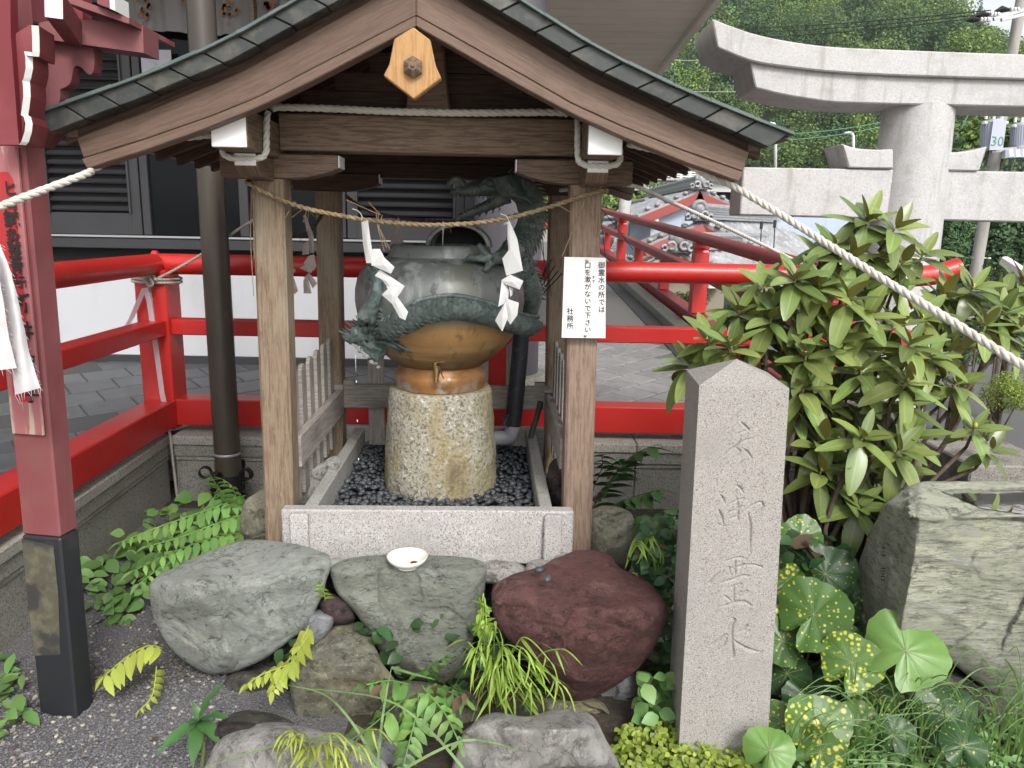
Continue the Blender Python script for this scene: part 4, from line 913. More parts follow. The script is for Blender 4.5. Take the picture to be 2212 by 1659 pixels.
# ---- pebbles in the trough
def pebbles():
    me = []
    for k in range(7):
        mb = MB(); mb.ball((0, 0, 0), 1, 9, 6, (1, R.uniform(.6, .85), R.uniform(.42, .6)))
        mb.v = [tuple(Vector(v)*(1+.13*noise.noise(Vector(v)*1.1+Vector((k*7, 0, 0))))) for v in mb.v]; me.append(mb.mesh('pebble', M_pebble, True))
    pts = []
    for i in range(6000):
        x, y = R.uniform(-.395, .392), R.uniform(-.528, .545)
        if math.hypot(x-.008, y) < .245: continue
        r = R.uniform(.0095, .0185)
        if any((x-a)**2+(y-b)**2 < ((r+c)*.78)**2 for a, b, c in pts): continue
        pts.append((x, y, r))
    pts.sort(key=lambda p: p[1]); seen = [p for p in pts if p[1] < -.05 or abs(p[0]) > .2]
    stuff = MB(); n = 0
    for x, y, r in pts:
        z = .462-.012*max(0, (y+.1))+R.uniform(-.006, .008)+(.012 if y > .1 else 0); w = lw((x, y, z))
        M = Matrix.Translation(w) @ Matrix.Rotation(R.uniform(0, 6.3), 4, 'Z') @ Matrix.Rotation(R.uniform(-.5, .5), 4, 'X') @ Matrix.Rotation(R.uniform(-.4, .4), 4, 'Y') @ Matrix.Scale(r*1.12, 4)
        if n < 298:
            o = put('pebble', R.choice(me), None, M); tag(o, 'smooth black river pebble lying in the granite trough', 'pebble', 'black pebbles in the granite trough'); n += 1
        else:
            b = MB(); b.ball((0, 0, 0), 1, 7, 4, (1, .75, .5)); stuff.merge(b, M)
    # lower layer so no gap shows the bed
    for i in range(900):
        x, y = R.uniform(-.395, .392), R.uniform(-.528, .545)
        if math.hypot(x-.008, y) < .235: continue
        b = MB(); b.ball((0, 0, 0), 1, 6, 4, (1, .8, .5)); stuff.merge(b, Matrix.Translation(lw((x, y, .449))) @ Matrix.Rotation(R.uniform(0, 6), 4, 'Z') @ Matrix.Scale(R.uniform(.011, .017), 4))
    tag(stuff.build('pebble_bed', M_pebble, None, smooth=True), kind='stuff')
    def st(n_, px, py, Yl, r, sc_, m, lab, cat):
        w = lw(lp(px, py, Yl)); b = MB(); b.ball((0, 0, 0), r, 14, 9, sc_); b.v = [tuple(Vector(v)*(1+.12*noise.noise(Vector(v)*40))+w) for v in b.v]
        tag(b.build(n_, m, None, smooth=True), lab, cat)
    st('cobble', 807, 984, .43, .05, (1, .8, .62), M_rk6, 'pale round cobble in the back left corner of the trough', 'stone')
    st('pebble', 665, 1089, -.5, .021, (1, .6, .22), M_pebble, 'flat dark pebble left on the rim of the trough', 'pebble')
pebbles()
# ================================================================== DRAGONS
def remesh(mb, name, m, parent, vox=.0045, disp=.003, sc_=45, smooth_it=3):
    me = mb.mesh('tmp', m); ob = bpy.data.objects.new('tmp', me); COL.objects.link(ob)
    md = ob.modifiers.new('r', 'REMESH'); md.mode = 'VOXEL'; md.voxel_size = vox
    ms = ob.modifiers.new('s', 'SMOOTH'); ms.factor = .5; ms.iterations = smooth_it
    dg = bpy.context.evaluated_depsgraph_get(); me2 = bpy.data.meshes.new_from_object(ob.evaluated_get(dg)); bpy.data.objects.remove(ob); bpy.data.meshes.remove(me)
    for v in me2.vertices:
        v.co += v.normal*(noise.noise(v.co*sc_)*disp+noise.noise(v.co*sc_*2.3)*disp*.5)
    Mi = ROOTM[parent.name].inverted(); me2.transform(Mi); me2.polygons.foreach_set('use_smooth', [True]*len(me2.polygons)); me2.name = name
    return put(name, me2, parent)
def pr(rpx, Y): return rpx/FPX*(Y*.98+.08)
def oncyl(px, py, rho):
    d = ray(px, py); o = EYEV-Vector((JX, JY, 0)); a = d.x**2+d.y**2; b = o.x*d.x+o.y*d.y; c = o.x**2+o.y**2-rho**2; D = b*b-a*c
    return EYEV+d*((-b-(sqrt(D) if D > 0 else 0))/a)
def scale_mesh(m):
    mb = MB(); n = 7; up = [(-.55, 0, .02), (0, 0, .17)]; lo = []
    for k in range(n+1):
        a = -pi/2-.3+(pi+.6)*k/n; up.append((cos(a)*.60, sin(a)*.56, .10)); lo.append((cos(a)*.60, sin(a)*.56, -.16))
    fs = [(1, k, k+1) for k in range(2, n+2)]+[(1, n+2, 0), (1, 0, 2)]; b = len(up)
    fs += [(k, b+k-2, b+k-1, k+1) for k in range(2, n+2)]; mb.add(up+lo, fs); return mb
def scales(path, rad, root, m, rows, limit, facing=.12, size=1.0, up0=None):
    """overlapping scales on a tube: path points, radii; only on the side that can be seen from the terrace"""
    P = path; L = 0; me = scale_mesh(m).mesh('scale', m, False); stuff = MB(); n = 0; acc = 0; k = 0; cand = []
    step = .0; i = 0; s = 0; cum = [0]
    for a, b in zip(P, P[1:]): cum.append(cum[-1]+(b-a).length)
    tot = cum[-1]; t = 0; row = 0
    while t < tot:
        j = max(q for q in range(len(cum)) if cum[q] <= t+1e-9); j = min(j, len(P)-2); f = (t-cum[j])/max(1e-9, cum[j+1]-cum[j])
        p = P[j].lerp(P[j+1], f); r = rad[j]+(rad[j+1]-rad[j])*f; d = (P[j+1]-P[j]).normalized(); _, sd_, up = cross_frame(d)
        sz = 2*pi*r/rows*1.12*size
        for q in range(rows):
            a = 2*pi*(q+.5*(row % 2))/rows; nr = sd_*cos(a)+up*sin(a); view = (EYEV-p).normalized()
            if nr.dot(view) < facing-.25: continue
            x = d; y = nr.cross(x); M = Matrix(((x.x, y.x, nr.x, 0), (x.y, y.y, nr.y, 0), (x.z, y.z, nr.z, 0), (0, 0, 0, 1)))
            M = Matrix.Translation(p+nr*(r*.985)) @ M @ Matrix.Rotation(-.30, 4, 'Y') @ Matrix.Scale(sz*R.uniform(.92, 1.06), 4)
            cand.append((nr.dot(view), M))
        t += sz*.62; row += 1
    cand.sort(key=lambda c: -c[0]); Mi = ROOTM[root.name].inverted()
    for k, (v, M) in enumerate(cand):
        if k < limit: put('scale', me, root, Mi @ M)
        else: stuff.merge(scale_mesh(m), M)
    if stuff.v: tag(stuff.build('scales', m, root, smooth=True), kind='stuff')
def spike(mb, p, d, L, r, bend=None, n=6):
    d = Vector(d).normalized(); b = Vector(bend or (0, 0, 0)); mb.tube([p-d*r*.6, p+d*L*.4+b*.12*L, p+d*L*.75+b*.35*L, p+d*L+b*.7*L], [r, r*.75, r*.4, r*.08], n)
def lower_dragon():
    root = thing('bronze_dragon', 'verdigris dragon wrapped round the jar belly with its open mouth at left', 'dragon statue', (JX, JY, 1.0))
    c = [(838, 712), (862, 700), (890, 685), (920, 673), (955, 666), (990, 665), (1030, 672), (1070, 684), (1105, 696), (1140, 706), (1163, 704)]
    rp = [24, 25, 25, 24, 24, 23, 22, 21, 21, 20, 7]
    rho = .357; P = []; 
    for (u, v) in c: P.append(oncyl(u, v, rho))
    P[-1] = at(1167, 703, JY-.06); P[-2] = at(1140, 705, JY-.14)
    path = spl(P, 5); rr = []
    for i in range(len(c)-1):
        for k in range(5): rr.append(pr(rp[i]+(rp[i+1]-rp[i])*k/5, 2.9))
    rr.append(pr(rp[-1], 2.9))
    MB().tube(path, [q*.94 for q in rr], 16).build('body', M_dragon, root, smooth=True)
    scales(path, rr, root, M_dragon, 11, 190)
    # dorsal fin: a row of curled lumps along the back
    for i in range(4, len(path)-4):
        for f in (0, .5):
            p = path[i].lerp(path[i+1], f); d = (path[i+1]-path[i]).normalized(); out = Vector((p.x-JX, p.y-JY, 0)).normalized()
            u = (Vector((0, 0, 1))*.93+out*.38).normalized(); q = p+u*rr[i]*.97; m = MB()
            m.tube([q-d*.012+u*.0, q+u*.010, q+d*.016+u*.012, q+d*.024+u*.004], [.007, .0085, .007, .003], 7); m.build('fin', M_dragon, root, smooth=True)
    # head at the left, mouth open downwards
    hd = MB(); Y = 3.02; A = lambda x, y, dy=0: at(x, y, Y+dy)
    S = lambda r: pr(r*1.22, Y)
    hd.tube([A(862, 700, -.02), A(838, 706), A(812, 712, -.01), A(788, 722, -.02)], [S(24), S(29), S(30), S(23)], 14)          # cranium
    hd.tube([A(800, 708, -.02), A(776, 722, -.03), A(758, 730, -.04), A(745, 728, -.04)], [S(22), S(19), S(13), S(8)], 12)      # upper jaw, nose turned up
    hd.ball(A(748, 722, -.04), S(9), 10, 8); hd.ball(A(770, 716, -.05), S(12), 10, 8)
    hd.tube([A(838, 728, -.01), A(826, 752, -.02), A(812, 768, -.03), A(796, 770, -.03)], [S(20), S(14), S(11), S(8)], 12)     # lower jaw
    hd.tube([A(816, 735, -.03), A(800, 752, -.035), A(790, 760, -.035)], [S(12), S(9), S(4)], 9)                                # tongue
    for (x, y) in ((806, 706), (790, 712)): hd.ball(A(x, y, -.075), S(8), 9, 7)
    for k in range(10): spike(hd, A(770+k*6, 735+k*2.2, -.055), (-.15, -.3, -1), .018, .0055)
    for k in range(7): spike(hd, A(796+k*5, 764-k*3.5, -.05), (-.2, -.2, 1), .014, .005)
    # mane locks and whiskers sweeping back along the neck
    for k in range(9):
        a = k/8; x, y = 812+10*a, 690+46*a
        hd.tube(spl([A(x, y, -.04), A(x+22, y-6+8*a, -.075), A(x+42, y-14+16*a, -.07), A(x+62, y-18+22*a, -.045)], 4), [S(7.5)]*4+[S(6)]*4+[S(4)]*4+[S(1.2)], 7)
    for k in range(8):
        x, y = 768+k*7, 706-k*4.6
        spike(hd, A(x, y, -.02), (-.75+.05*k, -.25, .62), .035, .0075, (0, 0, .3))
    hd.tube(spl([A(820, 700, -.06), A(838, 690, -.085), A(850, 715, -.09), A(832, 735, -.085), A(815, 722, -.08)], 4), [S(4.5)]*17, 7)
    for k in range(12): spike(hd, A(755+k*5.5, 722+k*4.6, -.045), (-.35, -.35, -.9), .024, .006)
    remesh(hd, 'head', M_dragon, root, .0036, .0035, 60, 1)
    for k in range(34):
        a = (k % 17)/16; o = .012*(k//17); x, y = 790+52*a*.6+R.uniform(-5, 5), 676+70*a+R.uniform(-4, 4); m = MB(); q = R.uniform(.75, 1.2)
        m.tube(spl([A(x, y, -.06-o), A(x+20*q, y-10*q+7*a, -.10-o), A(x+40*q, y-4+12*a, -.105-o), A(x+56*q, y-14+30*a, -.085-o), A(x+66*q, y-8+30*a, -.06-o)], 3), [S(3.6)]*6+[S(3)]*4+[S(2)]*2+[S(.6)], 6); m.build('mane_lock', M_dragon, root, smooth=True)
    for k in range(15):
        x, y = 744+k*6.2, 716-k*3.2+R.uniform(-3, 3); m = MB(); spike(m, A(x+4, y+6, -.05-.002*k), (-.8+.03*k, -.3, .42+.02*k), R.uniform(.03, .05), .0055, (0, -.1, .3)); m.build('mane_lock', M_dragon, root, smooth=True)
    for k in range(12):
        m = MB(); q = A(762+k*5, 745+k*4.2+R.uniform(-4, 4), -.07); m.ball(q, R.uniform(.004, .008), 7, 5, (1.3, .7, 1)); m.build('lime_crust', M_rk6, root, smooth=True)
    # foreleg gripping the jar shoulder above the head
    lg = MB(); B = lambda x, y, rho=.36: oncyl(x, y, rho)
    lg.tube([B(790, 690, .38), B(800, 668, .372), B(812, 640, .362), B(815, 610, .35), B(808, 588, .345)], [S(17), S(15), S(11), S(9), S(10)], 10)
    for dx, dy in ((-18, -10), (-12, 14), (10, -24), (18, -4)):
        lg.tube([B(808, 590, .348), B(808+dx*.6, 590+dy*.6-3, .35), B(808+dx, 590+dy, .338)], [S(7), S(5.5), S(2)], 8)
    for k in range(8): spike(lg, B(790+k*2.6, 694-k*9, .385), (-.6, -.1, -.75), .028, .006)
    remesh(lg, 'foreleg', M_dragon, root, .0042, .003, 70)
    # thread of water falling from the mouth
    w = at(768, 765, Y-.04); wt = MB(); wt.tube([(w.x, w.y, w.z), (w.x, w.y, w.z-.07)], [.0013, .0008], 6)
    for k in range(3): wt.ball((w.x+R.uniform(-.002, .002), w.y, w.z-.11-.16*k), .0024, 7, 5, (1, 1, 2.2))
    tag(wt.build('water_thread', M_drop, None, smooth=True), 'thin thread of water falling from the lower dragon mouth', 'water')
lower_dragon()
def upper_dragon():
    root = thing('bronze_dragon', 'dark green dragon rearing over the jar mouth with its head at the top', 'dragon statue', (JX+.2, JY+.08, 1.4))
    Y = 3.28; A = lambda x, y, dy=0: at(x, y, Y+dy); S = lambda r: pr(r, Y)
    c = [(1082, 408, -.02), (1108, 404, 0), (1132, 415, .02), (1146, 442, .03), (1148, 475, .03), (1138, 508, .02), (1120, 535, -.02), (1110, 560, -.06), (1122, 590, -.06), (1138, 620, -.02), (1146, 650, .04), (1140, 690, .12)]
    rp = [20, 24, 26, 26, 26, 27, 29, 31, 30, 26, 20, 12]
    path = spl([A(*q) for q in c], 5); rr = []
    for i in range(len(c)-1):
        for k in range(5): rr.append(S(rp[i]+(rp[i+1]-rp[i])*k/5))
    rr.append(S(rp[-1]))
    MB().tube(path, [q*.94 for q in rr], 16).build('body', M_dragd, root, smooth=True)
    scales(path, rr, root, M_dragd, 11, 240)
    for i in range(3, len(path)-6, 1):          # curved back spines on the outer side
        d = (path[i+1]-path[i]).normalized(); out = Vector((0, -1, 0)).cross(d).normalized()
        if out.x < 0 and i > 12: out = -out
        if i <= 12 and out.z < 0: out = -out
        q = path[i]+out*rr[i]*.9; m = MB(); spike(m, q, (out*.8+d*.55), .036, .008, tuple(d*.6+Vector((0, 0, .2)))); m.build('spine', M_dragd, root, smooth=True)
    hd = MB()
    hd.tube([A(1112, 402), A(1085, 400), A(1055, 404, -.01), A(1025, 410, -.02), A(1000, 414, -.02), A(984, 412, -.02)], [S(22), S(24), S(19), S(14), S(11), S(8)], 14)   # skull and upper jaw
    t = [A(985+16*cos(a)+0, 402-15*sin(a), -.02) for a in [k*.5-2.4 for k in range(12)]]; hd.tube(t, [S(7.5)]*11+[S(4)], 9)            # curled nose
    hd.tube([A(1098, 422), A(1070, 436), A(1035, 452, -.01), A(1008, 464, -.015), A(990, 470, -.015)], [S(17), S(13), S(10), S(9), S(6)], 12)                      # lower jaw
    for k in range(9): spike(hd, A(990+k*9, 420+k*.8, -.045), (-.1, -.1, -1), .020, .0055)
    for k in range(8): spike(hd, A(990+k*9, 462-k*3.4, -.035), (-.1, -.1, 1), .016, .005)
    for k in range(6): spike(hd, A(985+k*3, 476-k*1.5, -.02), (-.55, -.2, -.55), .022, .006)
    hd.ball(A(1058, 396, -.07), S(8), 10, 8); hd.tube(spl([A(1040, 396, -.06), A(1056, 386, -.065), A(1074, 390, -.06)], 4), [S(5)]*9, 7)
    for k in range(11):                          # mane
        a = k/10; x, y = 1062+26*a, 392+34*a
        hd.tube(spl([A(x, y, -.05), A(x+24, y-8+4*a, -.07), A(x+46, y-12+16*a, -.05), A(x+62, y-8+26*a, -.02)], 4), [S(6)]*4+[S(5)]*4+[S(3.5)]*4+[S(1)], 7)
    for k in range(8): spike(hd, A(1010+k*12, 400-k*2.6, -.02), (.55, 0, .55), .03, .007, (.5, 0, .1))
    for (dx, dy) in ((0, 0), (-16, 3)):
        hd.tube(spl([A(1086+dx, 392+dy), A(1104+dx, 382+dy), A(1120+dx*.6, 374+dy*.6), A(1132+dx*.5, 366+dy)], 4), [S(6)]*5+[S(4.5)]*4+[S(3)]*3+[S(1)], 8)   # horns
    for k in range(5): spike(hd, A(1080-k*14, 452+k*4, 0), (-.4, 0, -.6), .02, .005)
    remesh(hd, 'head', M_dragd, root, .0042, .003, 60)
    lg = MB(); Y2 = JY-.235; B = lambda x, y, dy=0: at(x, y, Y2+dy)
    lg.tube([at(1112, 545, JY-.03), B(1095, 552, .12), B(1078, 556, .05), B(1062, 561, .01)], [S(24), S(19), S(13), S(11)], 11)
    for pts in (((1062, 559), (1050, 548), (1040, 538), (1033, 528), (1029, 533)), ((1060, 562), (1040, 558), (1022, 556), (1010, 557), (1004, 562)), ((1064, 566), (1056, 576), (1048, 584), (1041, 586))):
        lg.tube([B(x, y, -.01) for x, y in pts], [S(7.5), S(7), S(6.8), S(5.5), S(1.5)][:len(pts)-1]+[S(1.5)], 9)
    for k in range(12): spike(lg, at(1118-k*4, 530+k*2.4+R.uniform(-6, 14), JY-.10-.011*k), (-.7, -.4, -.35), .024, .0065)
    remesh(lg, 'foreleg', M_dragd, root, .0042, .003, 70)
    w = at(957, 500, JY-.02); wt = MB(); wt.tube([(at(957, 478, JY-.02).x, w.y, at(957, 478, JY-.02).z), (w.x, w.y, w.z), (w.x-.002, w.y, at(955, 533, JY-.02).z)], [.0014, .0018, .0014], 6)
    tag(wt.build('water_thread', M_drop, None, smooth=True), 'thin thread of water falling from the upper dragon jaw into the jar', 'water')
upper_dragon()
# ---- insulated pipe and conduits behind the jar
def pipes():
    Y = 3.56; A = lambda x, y, dy=0: at(x, y, Y+dy)
    root = thing('wrapped_pipe', 'black tape wrapped water pipe standing behind the jar', 'pipe', tuple(A(1112, 960)))
    P = spl([A(1126, 660, -.02), A(1124, 740), A(1118, 820), A(1112, 880), A(1108, 918)], 8); MB().tube(P, pr(18, Y), 20).build('sleeve', M_rubber, root, smooth=True)
    hx = MB(); k = 0
    for i in range(90):
        pass
    L = even(P, .006); tp = MB(); tp.tube([q+Vector((cos(i*.55)*pr(18.2, Y), sin(i*.55)*pr(18.2, Y), 0)) for i, q in enumerate(L)], .0016, 5); tp.build('tape_edge', M_rubber, root)
    c = MB(); q = A(1108, 912, -.035); c.add([A(1083, 905, -.045), A(1098, 893, -.05), A(1100, 925, -.045), A(1092, 918, -.06), A(1086, 918, -.06)], [(0, 4, 3, 2, 1)]); c.build('loose_tape', M_rubber, root)
    MB().tube(spl([A(1108, 905), A(1107, 930), A(1100, 943), A(1085, 946), A(1040, 946), A(980, 946)], 5), pr(17, Y), 18).build('elbow', M_gplas, root, smooth=True)
    h = MB(); P = even(spl([A(1168, 868, .06), A(1160, 900, .06), A(1150, 930, .05), A(1146, 950, .03)], 8), .004); h.tube(P, [pr(7 if i % 2 else 5.6, Y) for i in range(len(P))], 12)
    tag(h.build('flexible_conduit', M_hose, None, smooth=True), 'brown ribbed conduit bending down by the back right post', 'conduit')
    b = MB(); 
    for k, (x, y) in enumerate(((1192, 560), (1198, 575), (1206, 585), (1180, 575), (1215, 590))):
        b.tube(spl([A(1126, 690, -.03), A(1148, 650+k*3, -.06), A(x, y, -.2)], 5), .003, 6)
    b.tube(spl([A(1123, 672, -.05), A(1140, 662, -.09), A(1158, 662, -.1), A(1152, 652, -.1), A(1135, 655, -.08)], 4), .004, 6)
    tag(b.build('cable_bundle', M_wire, None), 'bundle of thin dark cables fanning out from the wrapped pipe top', 'cables')
    for (x0, y0, x1, y1), lab in zip(((1166, 445, 1178, 640), (1168, 530, 1192, 640), (1290, 430, 1308, 560), (1290, 440, 1368, 540)), ('black wire hanging straight beside the upper dragon back', 'black wire slanting away from the straight wire by the dragon back', 'thin black wire dropping behind the right edge of the notice board', 'thin black wire slanting from the right post to the railing')):
        w = MB(); w.tube([A(x0, y0, -.1), A((x0+x1)/2+2, (y0+y1)/2, -.1), A(x1, y1, -.1)], .0018, 5); tag(w.build('hanging_wire', M_wire, None), lab, 'wire', 'thin wires by the right posts')
pipes()
# ================================================================== ROPES, PAPER, SIGN
def rope(name, P, r, m, lab, cat='rope', pitch=None, strands=3, n=8):
    mb = MB(); twist(mb, spl(P, n), r, pitch or r*6.5, strands); return tag(mb.build(name, m, None, smooth=True), lab, cat)
def ropes():
    LW = lambda px, py, yl: lw(lp(px, py, yl))
    g = 'rope'
    rope('rope', [LW(588, 238, -.56), LW(600, 232, -.56), LW(700, 234, -.56), LW(850, 241, -.56), LW(1000, 244, -.56), LW(1130, 243, -.56), LW(1212, 243, -.56), LW(1228, 248, -.56)], .0125, M_rope, 'white rope stretched across the gable above the front beam')
    def wrap(x, s):
        z0, z1 = 1.752, 1.87; h = .064; y = -.70
        P = [(x-s*h, -.60, z1+.03), (x-s*-.0-s*h*-1, y+.02, z1+.01), (x+s*h, y, z1-.02), (x+s*h, y-.01, 1.80), (x+s*(h-.008), y-.015, z0-.004), (x, y-.02, z0-.014), (x-s*h, y-.02, z0-.004), (x-s*h*1.02, y-.01, 1.81), (x-s*h, y, z1+.005)]
        P = P[1:]
        return [lw(p) for p in P]
    rope('rope', wrap(-.542, 1), .011, M_rope, 'white rope looped round the left white beam end')
    rope('rope', wrap(.542, -1), .011, M_rope, 'white rope looped round the right white beam end')
    rope('rope', [lw((-.62, -.78, 1.80)), lw((-.80, -.83, 1.765)), lw((-.925, -.87, 1.692)), at(190, 374, 2.22), at(100, 408, 2.1), at(0, 446, 1.98), at(-200, 520, 1.8)], .0115, M_rope, 'thick white rope running from the roof corner out to the left edge')
    rope('rope', [lw((.62, -.78, 1.80)), lw((.75, -.82, 1.765)), lw((.86, -.86, 1.70)), at(1580, 400, 2.38), at(1700, 472, 2.25), at(1900, 598, 2.0), at(2050, 690, 1.85), at(2230, 803, 1.68), at(2400, 905, 1.55)], .0115, M_rope, 'thick white rope slanting down across the rhododendron to the right edge')
    rope('rope', [lw((.50, .1, 1.70)), at(1345, 398, 3.0), at(1450, 437, 3.35), at(1600, 506, 3.8), at(1740, 574, 4.23)], .0095, M_rope, 'thinner white rope running back to the right hand railing')
    # rope tied to the corner post
    k = Vector((CX, CY_, 1.245)); y = CY_
    rope('rope', [at(322, 609, y-.11), at(360, 592, y-.1), at(436, 549, y-.15), at(545, 477, y-.35), at(640, 435, y-.5)], .0085, M_ropeg, 'grey rope slanting from the corner post knot up to the pavilion')
    z = at(310, 612, y-.09).z; w = .098
    for dz in (0, .018):
        rope('rope', [Vector((CX+w*cos(t)*1.0*(1.0 if abs(cos(t)) > .7 else 1)*1.25, CY_+w*sin(t)*1.25, z+dz+.01*sin(t*.5))) for t in [q*2*pi/16 for q in range(17)]], .0085, M_ropeg, 'grey rope wound round the corner post' if dz == 0 else 'upper turn of grey rope round the corner post')
    kn = at(326, 606, y-.13); rope('knot', [kn+Vector((.03*cos(t)*cos(t*1.5), -.012+.012*sin(2*t), .026*sin(t*1.5)*1.1)) for t in [q*.45 for q in range(20)]], .0085, M_ropeg, 'knot of grey rope on the front of the corner post', 'knot')
    rope('rope', [at(322, 613, y-.12), at(328, 660, y-.115), at(341, 760, y-.115), at(352, 850, y-.115), at(361, 910, y-.13), at(368, 945, y-.17), at(374, 1000, y-.175), at(384, 1082, y-.2)], .0085, M_ropeg, 'loose rope tail hanging from the corner post to the ground')
    tp = MB()
    def rib(P, w, dx=1.0):
        for i in range(len(P)-1):
            a, b = P[i], P[i+1]; s_ = Vector((w, 0, w*.15)); tp.add([a-s_*.5, a+s_*.5, b+s_*.5, b-s_*.5], [(0, 1, 2, 3)])
    rib([at(312, 622, y-.135), at(300, 650, y-.13), at(285, 685, y-.12), at(272, 708, y-.12)], .03); tag(tp.build('plastic_tape', mat('pink_tape', (.62, .48, .53), .5, trans=.35), None), 'short end of pink white plastic tape on the corner post', 'tape')
    tp = MB(); rib([at(313, 622, y-.14), at(322, 650, y-.14), at(332, 720, y-.14), at(342, 790, y-.135), at(350, 850, y-.135), at(358, 886, y-.135)], .028)
    tag(tp.build('plastic_tape', MATS['pink_tape'], None), 'long pink white plastic tape hanging down the corner post', 'tape')
    # straw ropes between the posts
    def straw(P, r, m, lab, fr=True):
        mb = MB(); Q = spl(P, 8); twist(mb, Q, r, r*5.2, 2, sr=r*.62)
        for i in range(70):
            p = R.choice(Q); d = Vector((R.uniform(-1, 1), R.uniform(-.6, .3), R.uniform(-1, .5))).normalized(); L = R.uniform(.01, .035)
            mb.tube([p, p+d*L], [.0008, .0004], 3)
        o = tag(mb.build('straw_rope', m, None, smooth=True), lab, 'straw rope', 'sacred straw ropes'); return o
    fy = -.548
    straw([LW(560, 392, -.40), LW(536, 393, -.47), LW(540, 398, -.55), LW(590, 424, fy), LW(650, 447, fy), LW(720, 463, fy), LW(800, 476, fy), (LW(880, 484, fy)), LW(950, 486, fy), LW(1040, 480, fy), LW(1120, 466, fy), LW(1200, 443, fy), LW(1255, 424, fy), LW(1300, 412, fy), LW(1310, 412, -.47), LW(1300, 410, -.40)], .0088, M_straw, 'pale straw rope sagging across the front posts')
    by = .41
    straw([LW(748, 424, by), LW(790, 452, by), LW(860, 470, by), LW(950, 478, by), LW(1050, 478, by), LW(1110, 466, by), LW(1150, 455, by), LW(1195, 438, by)], .0095, M_strawd, 'dark straw rope sagging across the back posts')
    straw([lw((-.545, -.42, 1.62)), lw((-.555, -.2, 1.52)), lw((-.555, .1, 1.50)), lw((-.545, .42, 1.60))], .0085, M_strawd, 'dark straw rope along the left side of the pavilion')
    # loose straws
    def loose(segs, lab, w=.0032):
        mb = MB()
        for P in segs: mb.tube(P, w*.5, 5)
        tag(mb.build('loose_straws', M_straw, None), lab, 'straws')
    A = lambda x, y: LW(x, y, -.545)
    loose([[A(625, 455), A(617, 470)], [LW(660, 447, -.4), LW(630, 470, -.42)], [LW(664, 449, -.4), LW(655, 480, -.42)], [LW(668, 450, -.4), LW(662, 498, -.4)]], 'loose straws sticking out by the left post')
    loose([[A(748, 432), A(820, 464)], [A(795, 436), A(822, 464)], [A(818, 462), A(815, 485), A(835, 535)], [A(826, 464), A(818, 490), A(843, 540)], [A(812, 458), A(818, 500), A(830, 542)]], 'loose broken straws dangling from the front rope')
    loose([[A(1267, 424), A(1240, 490), A(1220, 540)], [A(1272, 424), A(1290, 520)], [A(1205, 443), A(1232, 458)], [A(1220, 540), A(1213, 556)]], 'thin straws hanging down the right front post')
    loose([[A(543, 410), A(541, 520), A(548, 640)], [A(546, 410), A(549, 560)]], 'thin strings hanging beside the left front post', .0028)
ropes()
